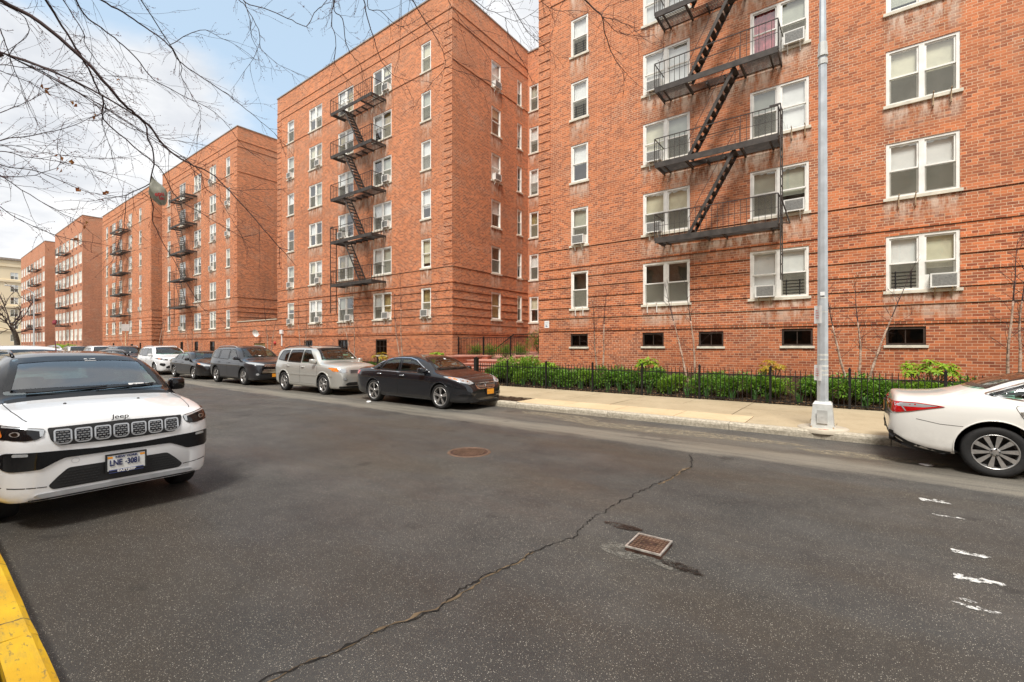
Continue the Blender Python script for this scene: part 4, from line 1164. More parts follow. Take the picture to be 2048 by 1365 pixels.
        for sg in (-1, 1):
            bm = rbox(mx_ - .11, mx_ + .07, yy + .03, yy + .215, mz - .07, mz + .09, .055, 3)
            for v in bm.verts:
                v.co.x += (v.co.y - yy - .12) * -.25; v.co.y *= sg
            bmesh.ops.recalc_face_normals(bm, faces=bm.faces)
            o = bm_obj('mirror', bm, S.get('mirror_mat', S['paint']), s.t)
            b = MB(); b.bar((mx_ + .02, sg * (yy - .02), mz - .07), (mx_ + .01, sg * (yy + .12), mz - .02), .06, .045); b.build('mirror_arm', M['trim'], o)
            b = MB(); b.face([(mx_ - .105 - (c_[0] - .12) * .25, sg * (yy + c_[0]), mz + c_[1]) for c_ in ((.045, -.045), (.195, -.05), (.195, .065), (.045, .06))]); b.build('mirror_glass', M['chrome'], o)
        # cabin
        zs = S['seat_z']; cm_ = S.get('cabin', M['cabin'])
        for sg in (-1, 1):
            x = S['seat_x']
            o = bm_obj('seat', rbox(x - .16, x + .02, sg * .37 - .24, sg * .37 + .24, zs - .35, zs + .12, .07), cm_, s.t)
            bm_obj('headrest', rbox(x - .19, x - .08, sg * .37 - .13, sg * .37 + .13, zs + .14, zs + .32, .045), cm_, o)
            b = MB(); b.box(-.004, .004, -.01, .01, 0, .1)
        x = S['seat_x'] - .92
        bm_obj('rear_seat', rbox(x - .2, x, -.62, .62, zs - .35, zs + .14, .07), cm_, s.t)
        dx = S['dash_x']; dz = S['dash_z']
        bm_obj('dashboard', rbox(dx - .35, dx + .12, -s.hw * .76, s.hw * .76, dz - .3, dz, .05), M['cabin'], s.t)
        b = MB(); n_ = 24; pts = [(dx - .42 + .05 * math.sin(2 * math.pi * i / n_), .37 + .18 * math.cos(2 * math.pi * i / n_), dz - .02 + .18 * math.sin(2 * math.pi * i / n_)) for i in range(n_ + 1)]
        b.tube(pts, .016, 8); b.bar((dx - .42, .2, dz - .02), (dx - .42, .54, dz - .02), .04, .03); b.build('steering_wheel', M['cabin'], s.t)
        b = MB(); b.box(S['xr'] + .25, S['xf'] - .5, -s.hw * .8, s.hw * .8, s.bot(0) + .04, s.bot(0) + .06); b.build('floor_pan', M['cabin'], s.t)
        mx_, mz = S['inner_mirror']; bm_obj('inner_mirror', rbox(mx_ - .02, mx_ + .02, -.12, .12, mz - .035, mz + .035, .015), M['cabin'], s.t)
        for q in S.get('patches', ()): s.patch(*q[:5], **(q[5] if len(q) > 5 else {}))
    def side_y(s, x, z):
        loc, n, i, d = s.bvh.ray_cast(Vector((x, -4, z)), Vector((0, 1, 0)))
        return abs(loc.y) if loc else s.hw
    def front_x(s, y, z):
        loc, n, i, d = s.bvh.ray_cast(Vector((6, y, z)), Vector((-1, 0, 0))); return loc.x if loc else s.S['xf']
    def rear_x(s, y, z):
        loc, n, i, d = s.bvh.ray_cast(Vector((-6, y, z)), Vector((1, 0, 0))); return loc.x if loc else s.S['xr']
    def patch(s, name, view, P, off, mat, mir=False, hole=None, thick=0, res=.06, parent=None):
        out = []
        for m in ((0, 1) if mir else (0,)):
            Q = mirp(P) if m and view in ('front', 'rear') else P; Hh = (mirp(hole) if m and view in ('front', 'rear') else hole) if hole else None
            vw = view if not (m and view == 'right') else 'left'
            o = bm_obj(name, patch_mesh(s.bvh, vw, Q, off, res, Hh, thick), mat, parent[m] if isinstance(parent, list) else (parent or s.t))
            o.data.set_sharp_from_angle(angle=R(40)); out.append(o)
        return out
    def plate(s, view, y, z, mat, w=.305, h=.155, tilt=0):
        x = s.front_x(y, z) if view == 'front' else s.rear_x(y, z); sg = 1 if view == 'front' else -1
        b = MB(); b.box(0, .012, -w / 2, w / 2, -h / 2, h / 2); p = b.build('license_plate', mat, s.t, (x + sg * .028 - (0 if sg > 0 else .012), y, z))
        b = MB(); q = (.013 if sg > 0 else -.001)
        for a, c, e, g in ((-w / 2 - .014, -w / 2, -h / 2 - .014, h / 2 + .014), (w / 2, w / 2 + .014, -h / 2 - .014, h / 2 + .014), (-w / 2, w / 2, -h / 2 - .014, -h / 2), (-w / 2, w / 2, h / 2, h / 2 + .014)):
            b.box(-.004, .016, a, c, e, g)
        b.build('plate_frame', M['trim'], p)
        return p
    def rails(s, x0, x1, y, mat, h=.05):
        for sg in (-1, 1):
            pts = []; n = 12
            for i in range(n + 1):
                x = x0 + (x1 - x0) * i / n; loc, nn, _, _ = s.bvh.ray_cast(Vector((x, sg * y, 4)), Vector((0, 0, -1)))
                e = min(1, min(i, n - i) / 1.6); pts.append((x, sg * y, loc.z + h * e - .005))
            b = MB(); b.tube(pts, .018, 8); b.build('roof_rail', mat, s.t)
    def wiper(s, y0, z0, y1, z1):
        b = MB(); pts = []
        for i in range(9):
            t = i / 8; y, z = y0 + (y1 - y0) * t, z0 + (z1 - z0) * t
            pts.append((s.front_x(y, z) + .018, y, z + .012))
        b.tube(pts, .009, 6); b.build('wiper', M['trim'], s.t)
    def letters(s, txt, view, y, z, size, mat, sx=1.0, off=.004, bold=0, follow=True, name='lettering', parent=None):
        me = text_mesh(txt, size, mat, .002, sx, bold)
        for v in me.vertices:
            u, vv, dpt = v.co
            if view == 'front': X = (s.front_x(y + u, z + vv) if follow else s.front_x(y, z)); v.co = (X + off + dpt, y + u, z + vv)
            elif view == 'rear': X = s.rear_x(y - u, z + vv); v.co = (X - off - dpt, y - u, z + vv)
        return link(name, me, parent or s.t)

M['p_jeep'] = paint('paint_white', (.78, .79, .79), dirt=.35)
M['p_pearl'] = paint('paint_pearl', (.78, .765, .71), dirt=.75)
M['p_white'] = paint('paint_white_suv', (.74, .75, .75), dirt=.3)
M['p_black'] = paint('paint_black', (.008, .009, .012), rough=.2, dirt=.25)
M['p_grey'] = paint('paint_dark_grey', (.034, .036, .042), .5, .3, .3)
M['p_char'] = paint('paint_charcoal', (.016, .016, .017), .3, .3, .3)
M['p_champ'] = paint('paint_champagne_silver', (.60, .595, .545), .6, .34, .35)
M['p_roof'] = M['gloss_black']

# ---- white compact SUV with black roof, nose towards the camera
JEEP = dict(name='parked_suv', W=1.77, xr=-2.2, xf=2.2, r=.345, axles=(-1.318, 1.318), wheel='split', paint=M['p_jeep'], N=150, tum=.30,
    top=[(-2.2, .95), (-2.17, 1.1), (-2.12, 1.25), (-1.95, 1.5), (-1.75, 1.60), (-1.2, 1.655), (-.5, 1.67), (0, 1.655), (.3, 1.62), (.42, 1.585), (1.15, 1.195), (1.2, 1.178), (1.6, 1.125), (1.95, 1.075), (2.08, 1.052), (2.135, 1.03), (2.165, 1.0), (2.185, .95), (2.2, .87)],
    belt=[(-2.2, .85), (-2.0, 1.08), (-1, 1.08), (0, 1.06), (1.0, 1.07), (1.5, 1.045), (1.9, .99), (2.1, .93), (2.2, .80)],
    bot=[(-2.2, .45), (-2.0, .3), (-1.6, .22), (1.6, .22), (1.75, .25), (1.95, .275), (2.12, .285), (2.2, .30)],
    hw=[(-2.2, .80), (-2.1, .90), (-1.9, .96), (-1.4, 1.0), (1.4, 1.0), (1.75, .988), (1.95, .96), (2.07, .915), (2.14, .85), (2.18, .78), (2.2, .70)],
    side_glass=[rp([(-.15, 1.12), (-.15, 1.50), (.22, 1.49), (.80, 1.13)], .05), rp([(-1.15, 1.13), (-1.10, 1.49), (-.22, 1.50), (-.22, 1.12)], .05), rp([(-1.85, 1.20), (-1.55, 1.47), (-1.22, 1.48), (-1.24, 1.15)], .05)],
    windscreen=rp([(-.715, 1.205), (-.35, 1.215), (.35, 1.215), (.715, 1.205), (.585, 1.575), (.3, 1.60), (-.3, 1.60), (-.585, 1.575)], .04),
    rear_glass=rp([(-.6, 1.15), (.6, 1.15), (.5, 1.5), (-.5, 1.5)], .05), glass=M['glass_teal'], rear_glass_mat=M['glass_dark'], clear_n=1,
    doors=[rp([(-.20, .34), (-.20, 1.05), (.95, 1.04), (.98, .34)], .06), rp([(-1.12, .72), (-1.12, 1.06), (-.23, 1.05), (-.23, .34), (-.85, .34)], .06)], handles=[(-.02, .96), (-1.0, .97)],
    lip=(.045, M['trim']), lip_a=30, mirror=(.72, 1.21), mirror_mat=M['gloss_black'], seat_x=-.05, seat_z=1.02, dash_x=.95, dash_z=1.16, inner_mirror=(.52, 1.50), roof_black=True)
jeep = Car(JEEP, 'white compact SUV with black roof parked nose towards us at the yellow kerb', 'car', -8.25, 1.35, 0)
c = jeep
me = c.body.data; me.materials.append(M['p_roof'])
for p in me.polygons:
    q = p.center
    if p.material_index == 0 and q.x < 1.16 and q.z > c.belt(q.x) + .012 and c.top(q.x) - c.belt(q.x) > .11 and abs(q.y) < 5: p.material_index = 2
# grille
gr = c.patch('grille', 'front', rp([(-.535, .962), (0, .972), (.535, .962), (.515, .85), (.46, .795), (0, .785), (-.46, .795), (-.515, .85)], .02), .004, M['trim'], thick=.006)[0]
for i in range(7):
    y = -.432 + .144 * i; w_, z0, z1 = .058, .818, .935
    P = rp([(y - w_, z0 + .012), (y - w_, z1), (y + w_, z1), (y + w_, z0 + .012), (y + w_ - .022, z0 - .008), (y - w_ + .022, z0 - .008)], .02)
    sl = c.patch('grille_slot', 'front', P, .013, M['gloss_black'], parent=gr)[0]
    sl.data.materials.append(M['silver_trim']); bm = bmesh.new(); bm.from_mesh(sl.data)
    ring = patch_mesh(c.bvh, 'front', inset(P, -.006), .016, hole=inset(P, .007), res=.1)
    tmp = bpy.data.meshes.new('t'); ring.to_mesh(tmp); ring.free(); nf = len(bm.faces); bm.from_mesh(tmp); bm.faces.ensure_lookup_table()
    for f in bm.faces[nf:]: f.material_index = 1
    for rw_ in range(5):
        zz = z0 + .012 + rw_ * .0225
        for cl_ in range(3):
            yy = y - .033 + cl_ * .033 + (.0165 if rw_ % 2 else 0) - .008
            if abs(yy - y) > .042: continue
            xx = c.front_x(yy, zz); a = [bm.verts.new((xx + .017, yy + u, zz + v)) for u, v in ((-.012, -.004), (.012, -.004), (.012, .004), (-.012, .004))]
            f = bm.faces.new(a); f.material_index = 1
    bm.to_mesh(sl.data); bm.free()
c.letters('Jeep', 'front', -.0, 1.014, .064, M['alloy_dark'], 1.25, .030, .0006, False)
hl = c.patch('headlight', 'front', rp([(.545, .955), (.70, .985), (.80, 1.0), (.868, 1.015), (.862, .93), (.82, .885), (.68, .862), (.60, .868), (.56, .90)], .02), .004, M['gloss_black'], mir=True, thick=.004)
c.patch('lamp_reflector', 'front', oval(.735, .925, .030, .022), .012, M['alloy'], mir=True, parent=hl)
c.patch('lamp_projector', 'front', oval(.735, .925, .020, .017, 12), .016, M['glass_dark'], mir=True, parent=hl)
c.patch('light_strip', 'front', [(.55, .95), (.70, .978), (.80, .993), (.80, .983), (.70, .966), (.585, .940), (.585, .892), (.565, .895)], .013, M['lamp_white'], mir=True, parent=hl)
c.patch('turn_lamp', 'front', rp([(.815, .995), (.86, 1.008), (.855, .93), (.82, .892), (.80, .91)], .012), .013, M['amber'], mir=True, parent=hl)
ba = c.patch('lower_air_slot', 'front', rp([(-.80, .765), (-.45, .745), (-.2, .728), (.2, .728), (.45, .745), (.80, .765), (.838, .72), (.82, .62), (.77, .592), (.58, .592), (.50, .635), (.42, .672), (.2, .672), (-.2, .672), (-.42, .672), (-.50, .635), (-.58, .592), (-.77, .592), (-.82, .62), (-.838, .72)], .02), .004, M['gloss_black'], thick=.005)[0]
c.patch('fog_lamp', 'front', rp([(.66, .748), (.75, .755), (.755, .728), (.66, .722)], .012), .012, M['lamp_white'], mir=True, parent=[ba, ba])
c.patch('tow_cover', 'front', oval(-.345, .632, .030, .026), .002, M['silver_trim'], hole=oval(-.345, .632, .027, .023))
it = c.patch('lower_grille', 'front', rp([(-.395, .572), (.395, .572), (.47, .50), (.535, .425), (.50, .388), (-.50, .388), (-.535, .425), (-.47, .50)], .025), .003, M['trim'], thick=.004)[0]
b = MB()
for rw_ in range(6):
    for cl_ in range(34):
        yy = -.46 + cl_ * .028 + (.014 if rw_ % 2 else 0); zz = .410 + rw_ * .026
        if abs(yy) < .17 or abs(yy) > .50 - max(0, zz - .43) * .85: continue
        xx = c.front_x(yy, zz); b.box(xx + .008, xx + .013, yy - .010, yy + .010, zz - .0035, zz + .0035)
b.build('mesh_pattern', M['cabin'], it)['kind'] = 'stuff'
c.patch('skid_trim', 'front', rp([(-.60, .366), (.60, .366), (.63, .35), (.57, .325), (-.57, .325), (-.63, .35)], .012), .004, M['silver_trim'], thick=.010)
c.patch('bumper_crease', 'front', [(.86, .452), (.54, .425), (.54, .418), (.86, .440)], .002, M['alloy_dark'], mir=True)
c.patch('chin_gap', 'front', rp([(-.66, .318), (.66, .318), (.66, .304), (-.66, .304)], .006), .003, M['trim'])
pl = c.plate('front', .035, .553, M['plate_white'], .305, .155)
c.letters('LNE', 'front', -.050, .553, .078, M['plate_ink'], .74, .044, .0022, False, parent=None)
c.letters('3081', 'front', .094, .553, .078, M['plate_ink'], .70, .044, .0022, False)
c.letters('NEW YORK', 'front', .035, .611, .028, M['plate_ink'], 1.2, .044, .001, False)
xx = c.front_x(.035, .46)
b = MB(); b.box(0, .006, -.14, .14, -.018, .016); o = b.build('plate_banner', M['plate_blue'], c.t, (c.front_x(.035, .553) + .036, .035, .470))
c.letters('EASTJEEP', 'front', .035, .4695, .030, M['paper'], 1.25, .044 + c.front_x(.035, .553) - c.front_x(.035, .4695), .0012, False)
b = MB(); X_ = c.front_x(.035, .553) + .0415
b.face([(X_, .020, .548), (X_, .036, .560), (X_, .040, .552), (X_, .034, .544)]); b.build('plate_emblem', M['plate_ink'], c.t)
b = MB(); b.box(X_ - .0002, X_, -.115, -.075, .60, .62); b.box(X_ - .0002, X_, .145, .185, .60, .62); b.build('plate_emblem', M['plate_orange'], c.t)
c.patch('hood_seam', 'top', [(1.13, .735), (1.6, .715), (1.95, .675), (2.03, .655), (2.03, .648), (1.95, .668), (1.6, .708), (1.13, .728)], .002, M['well'])
c.patch('hood_seam', 'top', [(1.13, -.735), (1.6, -.715), (1.95, -.675), (2.03, -.655), (2.03, -.648), (1.95, -.668), (1.6, -.708), (1.13, -.728)], .002, M['well'])
c.patch('cowl', 'top', rp([(1.20, -.70), (1.245, -.35), (1.25, .35), (1.20, .70), (1.10, .72), (1.13, .35), (1.13, -.35), (1.10, -.72)], .02), .004, M['trim'])
for y in (-.32, .30):
    b = MB(); b.lathe([(.001, .012), (.012, .008), (.016, -.004)], 10, 'z', (1.55, y, c.top(1.55) - .004)); b.build('washer_nozzle', M['trim'], c.t)
c.wiper(-.55, 1.215, .12, 1.245); c.wiper(.02, 1.222, .60, 1.25)
c.rails(-1.75, .1, .55, M['gloss_black'], .055)
c.patch('sticker', 'front', [(.34, 1.245), (.50, 1.243), (.50, 1.268), (.34, 1.270)], .006, M['paper'])
c.patch('sticker', 'front', [(.515, 1.242), (.56, 1.241), (.56, 1.26), (.515, 1.262)], .006, M['paper'])
c.patch('sticker', 'front', [(.02, 1.545), (.13, 1.547), (.13, 1.575), (.02, 1.573)], .006, M['paper'])
M['antenna'] = simple('antenna_dark_red', (.10, .02, .03), .6)
b = MB(); b.tube([(-1.80, .1, 1.58), (-1.83, .1, 1.65), (-1.90, .1, 1.82)], [.02, .009, .007], 8); b.build('antenna', M['antenna'], c.t)

def suv(paint_, **kw):
    d = dict(name='parked_suv', W=1.86, xr=-2.32, xf=2.32, r=.355, axles=(-1.38, 1.38), wheel='split', paint=paint_, N=100, tum=.26,
    top=[(-2.32, .95), (-2.3, 1.1), (-2.24, 1.3), (-2.05, 1.58), (-1.85, 1.68), (-1.2, 1.735), (-.5, 1.75), (0, 1.735), (.35, 1.68), (.5, 1.63), (1.2, 1.20), (1.3, 1.165), (1.75, 1.115), (2.1, 1.045), (2.21, .99), (2.27, .92), (2.305, .82), (2.32, .70)],
    belt=[(-2.32, .85), (-2.1, 1.09), (-1, 1.08), (0, 1.06), (1.0, 1.05), (1.6, 1.0), (2.0, .94), (2.2, .86), (2.32, .62)],
    bot=[(-2.32, .45), (-2.1, .32), (-1.7, .24), (1.7, .23), (2.1, .23), (2.25, .25), (2.32, .32)],
    hw=[(-2.32, .80), (-2.2, .90), (-2.0, .96), (-1.4, 1.0), (1.4, 1.0), (1.8, .985), (2.05, .95), (2.2, .88), (2.28, .79), (2.32, .68)],
    side_glass=[rp([(-.10, 1.11), (-.10, 1.58), (.28, 1.57), (.88, 1.13)], .05), rp([(-1.12, 1.13), (-1.05, 1.58), (-.17, 1.585), (-.17, 1.11)], .05), rp([(-1.98, 1.20), (-1.72, 1.55), (-1.15, 1.58), (-1.2, 1.14)], .06)],
    windscreen=rp([(-.73, 1.215), (-.3, 1.225), (.3, 1.225), (.73, 1.215), (.58, 1.63), (.3, 1.655), (-.3, 1.655), (-.58, 1.63)], .04),
    rear_glass=rp([(-.6, 1.16), (.6, 1.16), (.5, 1.55), (-.5, 1.55)], .05), rear_glass_mat=M['glass_dark'], clear_n=1,
    doors=[rp([(-.14, .36), (-.14, 1.04), (1.0, 1.02), (1.02, .36)], .06), rp([(-1.16, .74), (-1.16, 1.05), (-.18, 1.04), (-.18, .36), (-.88, .36)], .06)], handles=[(.03, .96), (-1.02, .98)],
    lip=(.04, paint_), mirror=(.86, 1.17), seat_x=0, seat_z=1.04, dash_x=1.0, dash_z=1.17, inner_mirror=(.62, 1.54))
    d.update(kw); return d
def scale_x(d, k):
    """stretch a car's side profile so that its axles stand where they should"""
    for n in ('top', 'belt', 'bot', 'hw'): d[n] = [(x * k, z) for x, z in d[n]]
    for n in ('side_glass', 'doors'): d[n] = [[(x * k, z) for x, z in P] for P in d[n]]
    for n in ('xr', 'xf', 'seat_x', 'dash_x'): d[n] *= k
    for n in ('mirror', 'inner_mirror'): d[n] = (d[n][0] * k, d[n][1])
    d['handles'] = [(x * k, z) for x, z in d['handles']]; d['axles'] = tuple(a * k for a in d['axles'])
    if 'chrome_dlo' in d: d['chrome_dlo'] = [(x * k, z) for x, z in d['chrome_dlo']]
    return d

# ---- champagne silver SUV
s_ = suv(M['p_champ'], wheel='six', r=.36, gap=.06,
    top=[(-2.32, .95), (-2.3, 1.1), (-2.25, 1.3), (-2.12, 1.58), (-1.98, 1.67), (-1.2, 1.725), (-.5, 1.735), (0, 1.72), (.35, 1.68), (.53, 1.63), (1.14, 1.215), (1.24, 1.18), (1.75, 1.14), (2.1, 1.085), (2.22, 1.035), (2.275, .96), (2.31, .84), (2.32, .70)])
s_['mirror_mat'] = M['p_champ']
silver = Car(s_, 'champagne silver older SUV with roof rails parked behind the black sedan', 'car', -16.51, 9.86, 0, None); c = silver
hl = c.patch('headlight', 'front', rp([(.52, .905), (.78, .96), (.90, .97), (.895, .845), (.74, .80), (.55, .80)], .03), .004, M['lamp_white'], mir=True, thick=.004)
c.patch('turn_lamp', 'front', rp([(.80, .955), (.90, .966), (.895, .85), (.80, .83)], .02), .011, M['amber'], mir=True, parent=hl)
g_ = c.patch('grille', 'front', rp([(-.46, .90), (.46, .90), (.43, .765), (-.43, .765)], .03), .004, M['silver_trim'], thick=.006)[0]
for z in (.795, .83, .865): c.patch('grille_bar', 'front', [(-.41, z - .011), (-.07, z - .011), (-.07, z + .011), (-.41, z + .011)], .012, M['trim'], mir=True, parent=[g_, g_], res=.2)
c.patch('emblem', 'front', oval(0, .832, .062, .042), .013, M['trim'], parent=g_)
for q in (oval(0, .832, .055, .036), ): c.patch('emblem', 'front', q, .016, M['chrome'], hole=oval(0, .832, .047, .029), parent=g_)
c.patch('fog_lamp', 'front', oval(.62, .58, .075, .055), .004, M['alloy'], mir=True, thick=.004)
c.patch('fog_lens', 'front', oval(.62, .58, .05, .038), .010, M['lamp_white'], mir=True)
c.patch('lower_grille', 'front', rp([(-.50, .46), (.50, .46), (.62, .40), (.56, .345), (-.56, .345), (-.62, .40)], .03), .004, M['trim'])
c.patch('valance', 'front', rp([(-.80, .33), (.80, .33), (.78, .26), (-.78, .26)], .02), .004, M['trim'])
c.patch('side_strip', 'right', [(-1.95, .70), (1.95, .70), (1.95, .655), (-1.95, .655)], .007, M['p_champ'], mir=True, thick=.008)
c.plate('front', 0, .53, M['plate_orange'], .3, .15)
c.rails(-1.9, .15, .60, M['alloy_dark'], .06); c.wiper(-.6, 1.235, .1, 1.26)
c.patch('sticker', 'front', [(.50, 1.26), (.60, 1.258), (.60, 1.30), (.50, 1.302)], .006, M['paper'])

# ---- dark grey three row SUV
s_ = suv(M['p_grey'], r=.375, gap=.055, wheel='split', lip=(.05, M['trim']))
s_ = scale_x(s_, 1.06); s_['chrome_dlo'] = None; s_.pop('chrome_dlo')
gray = Car(s_, 'dark grey three-row SUV with broad chrome grille behind the silver SUV', 'car', -23.1, 9.93, 0); c = gray
hl = c.patch('headlight', 'front', rp([(.42, .935), (.70, .99), (.885, 1.02), (.89, .95), (.70, .895), (.45, .875)], .02), .004, M['lamp_white'], mir=True, thick=.004)
g_ = c.patch('grille', 'front', rp([(-.50, .93), (.50, .93), (.56, .64), (.62, .50), (-.62, .50), (-.56, .64)], .05), .003, M['gloss_black'])[0]
for z, hw_ in ((.89, .44), (.84, .43), (.68, .50), (.62, .54), (.565, .57)): c.patch('grille_bar', 'front', rp([(-hw_, z - .016), (hw_, z - .016), (hw_, z + .016), (-hw_, z + .016)], .012), .008, M['chrome'], thick=.008, parent=g_, res=.15)
c.patch('fog_lamp', 'front', oval(.72, .50, .055, .05), .006, M['lamp_white'], mir=True)
c.patch('lower_grille', 'front', rp([(-.84, .44), (.84, .44), (.80, .30), (-.80, .30)], .03), .004, M['trim'])
c.patch('sill_trim', 'right', [(-1.0, .33), (1.0, .33), (1.0, .25), (-1.0, .25)], .006, M['trim'], mir=True)
c.plate('front', 0, .44, M['plate_orange'], .3, .15); c.rails(-1.95, .2, .62, M['silver_trim'], .055); c.wiper(-.6, 1.235, .1, 1.26)
c.patch('sticker', 'front', [(-.1, 1.25), (.0, 1.25), (.0, 1.29), (-.1, 1.29)], .006, M['paper'])

# ---- white SUV two cars beyond
s_ = suv(M['p_white'], wheel='split', r=.37, lip=(.02, M['p_white']), N=80)
kia = Car(s_, 'clean white SUV at the far end of the parked row, beside the charcoal sedan', 'car', -34.9, 9.93, 0); c = kia
hl = c.patch('headlight', 'front', rp([(.46, .93), (.74, .985), (.90, 1.02), (.89, .94), (.70, .885), (.50, .87)], .02), .004, M['gloss_black'], mir=True, thick=.003)
c.patch('lamp_reflector', 'front', oval(.68, .935, .07, .03), .010, M['lamp_white'], mir=True, parent=hl); c.patch('turn_lamp', 'front', oval(.83, .965, .04, .03), .010, M['amber'], mir=True, parent=hl)
g_ = c.patch('grille', 'front', rp([(-.42, .92), (-.1, .90), (.1, .90), (.42, .92), (.40, .80), (.1, .775), (-.1, .775), (-.40, .80)], .03), .004, M['gloss_black'], thick=.003)[0]
c.patch('grille_frame', 'front', rp([(-.42, .92), (.42, .92), (.40, .78), (-.40, .78)], .03), .009, M['chrome'], hole=rp([(-.40, .905), (.40, .905), (.38, .795), (-.38, .795)], .03), parent=g_)
c.patch('lower_grille', 'front', rp([(-.45, .58), (.45, .58), (.60, .50), (.58, .40), (-.58, .40), (-.60, .50)], .04), .004, M['trim'])
c.patch('fog_pocket', 'front', rp([(.62, .70), (.84, .72), (.86, .60), (.72, .52), (.62, .56)], .04), .004, M['trim'], mir=True)
c.patch('skid_trim', 'front', rp([(-.5, .37), (.5, .37), (.46, .30), (-.46, .30)], .02), .006, M['silver_trim'])
c.plate('front', 0, .62, M['plate_orange'], .3, .15); c.rails(-1.9, .15, .60, M['silver_trim'], .05)

def far_car(src, label, x, y, mat=None):
    o = copy_tree(src.t); o.location = (x, y, 0); o['label'] = label
    if mat:
        for ch in o.children_recursive:
            if ch.type == 'MESH' and ch.data.materials and ch.data.materials[0] == src.S['paint']:
                ch.data = ch.data.copy(); ch.data.materials[0] = mat
    return o
far_car(kia, 'white SUV on the near side, only its roof showing behind the black roofed SUV', -13.6, 1.42)
far_car(gray, 'distant dark SUV behind the white one, mostly hidden by the near roof', -43.2, 9.95)
far_car(kia, 'distant white SUV, second beyond the white SUV on the far kerb', -50.2, 9.95)
far_car(silver, 'distant pale SUV farthest along the far kerb', -58.5, 9.9)

# ---- sedans
def sedan(paint_, **kw):
    d = dict(name='parked_sedan', W=1.85, xr=-2.46, xf=2.44, r=.335, axles=(-1.40, 1.40), wheel='split', paint=paint_, N=110, tum=.36,
    top=[(-2.46, .72), (-2.45, .86), (-2.41, 1.0), (-2.34, 1.065), (-2.2, 1.09), (-1.9, 1.105), (-1.72, 1.13), (-1.0, 1.38), (-.6, 1.45), (-.15, 1.475), (.2, 1.455), (.5, 1.39), (1.22, 1.04), (1.38, 1.0), (1.9, .915), (2.2, .825), (2.34, .745), (2.41, .66), (2.44, .56)],
    belt=[(-2.46, .62), (-2.38, .90), (-2.2, .97), (-1.5, .985), (0, .955), (1.0, .925), (1.6, .875), (2.1, .77), (2.3, .68), (2.44, .48)],
    bot=[(-2.46, .42), (-2.3, .29), (-1.9, .22), (1.8, .20), (2.2, .195), (2.36, .20), (2.44, .25)],
    hw=[(-2.46, .72), (-2.42, .80), (-2.3, .89), (-2.0, .96), (-1.4, 1.0), (1.4, 1.0), (1.75, .985), (2.0, .945), (2.2, .87), (2.33, .77), (2.4, .68), (2.44, .58)],
    side_glass=[rp([(-.22, .995), (-.24, 1.345), (.08, 1.345), (.36, 1.29), (.92, 1.0)], .035), rp([(-1.12, 1.02), (-.86, 1.28), (-.62, 1.335), (-.31, 1.35), (-.29, .995)], .035), rp([(-1.55, 1.06), (-1.18, 1.215), (-.97, 1.27), (-1.19, 1.03)], .025)],
    windscreen=rp([(-.705, 1.055), (-.3, 1.065), (.3, 1.065), (.705, 1.055), (.53, 1.375), (.25, 1.405), (-.25, 1.405), (-.53, 1.375)], .04),
    rear_glass=rp([(-.66, 1.14), (.66, 1.14), (.52, 1.375), (.25, 1.395), (-.25, 1.395), (-.52, 1.375)], .05),
    doors=[rp([(-.26, .30), (-.26, .945), (1.02, .915), (1.02, .30)], .06), rp([(-1.30, .70), (-1.30, .96), (-.30, .95), (-.30, .30), (-.93, .30)], .06)], handles=[(-.08, .865), (-1.08, .885)],
    lip=(.012, paint_), mirror=(.80, 1.03), seat_x=-.02, seat_z=.86, dash_x=1.0, dash_z=1.0, inner_mirror=(.58, 1.32))
    d.update(kw); return d
s_ = scale_x(sedan(M['p_black'], wheel='big', r=.345, gap=.03, handle_mat=M['chrome'], cabin=M['cabin_beige'], tw=.235, N=130,
    chrome_dlo=rp([(-1.60, 1.045), (-1.15, 1.0), (-.3, .975), (.96, .98), (.34, 1.31), (.05, 1.37), (-.3, 1.375), (-.66, 1.355), (-.95, 1.29)], .03)), 1.054)
for n_ in ('top', 'belt', 'bot', 'hw'): s_[n_] = [(x if x < 1.75 else 1.75 + (x - 1.75) * .76, z) for x, z in s_[n_]]
s_['xf'] = 1.75 + (s_['xf'] - 1.75) * .76
acc = Car(s_, 'black sedan with large alloy wheels and orange plate, nearest of the far row', 'car', -10.63, 9.77, 0); c = acc
hl = c.patch('headlight', 'front', rp([(.43, .715), (.52, .80), (.72, .865), (.885, .90), (.875, .82), (.76, .74), (.60, .69)], .025), .004, M['lamp_white'], mir=True, thick=.003)
c.patch('lamp_projector', 'front', oval(.60, .755, .035, .035), .011, M['chrome'], mir=True, parent=hl); c.patch('lamp_projector', 'front', oval(.72, .80, .035, .035), .011, M['chrome'], mir=True, parent=hl)
c.patch('turn_lamp', 'front', rp([(.80, .86), (.87, .885), (.865, .83), (.80, .80)], .015), .010, M['amber'], mir=True, parent=hl)
g_ = c.patch('grille', 'front', rp([(-.40, .71), (.40, .71), (.36, .59), (.28, .565), (-.28, .565), (-.36, .59)], .03), .004, M['trim'], thick=.004)[0]
c.patch('grille_frame', 'front', rp([(-.42, .725), (.42, .725), (.375, .58), (.29, .55), (-.29, .55), (-.375, .58)], .03), .009, M['chrome'], hole=rp([(-.39, .700), (.39, .700), (.35, .60), (.27, .577), (-.27, .577), (-.35, .60)], .02), parent=g_)
for z in (.61, .64, .67): c.patch('grille_bar', 'front', [(-.35, z - .008), (.35, z - .008), (.35, z + .008), (-.35, z + .008)], .010, M['chrome'], parent=g_, res=.12)
c.letters('H', 'front', 0, .642, .11, M['chrome'], 1.15, .018, .006, parent=g_, name='emblem')
c.patch('lower_grille', 'front', rp([(-.40, .45), (.40, .45), (.46, .36), (.40, .32), (-.40, .32), (-.46, .36)], .03), .004, M['trim'])
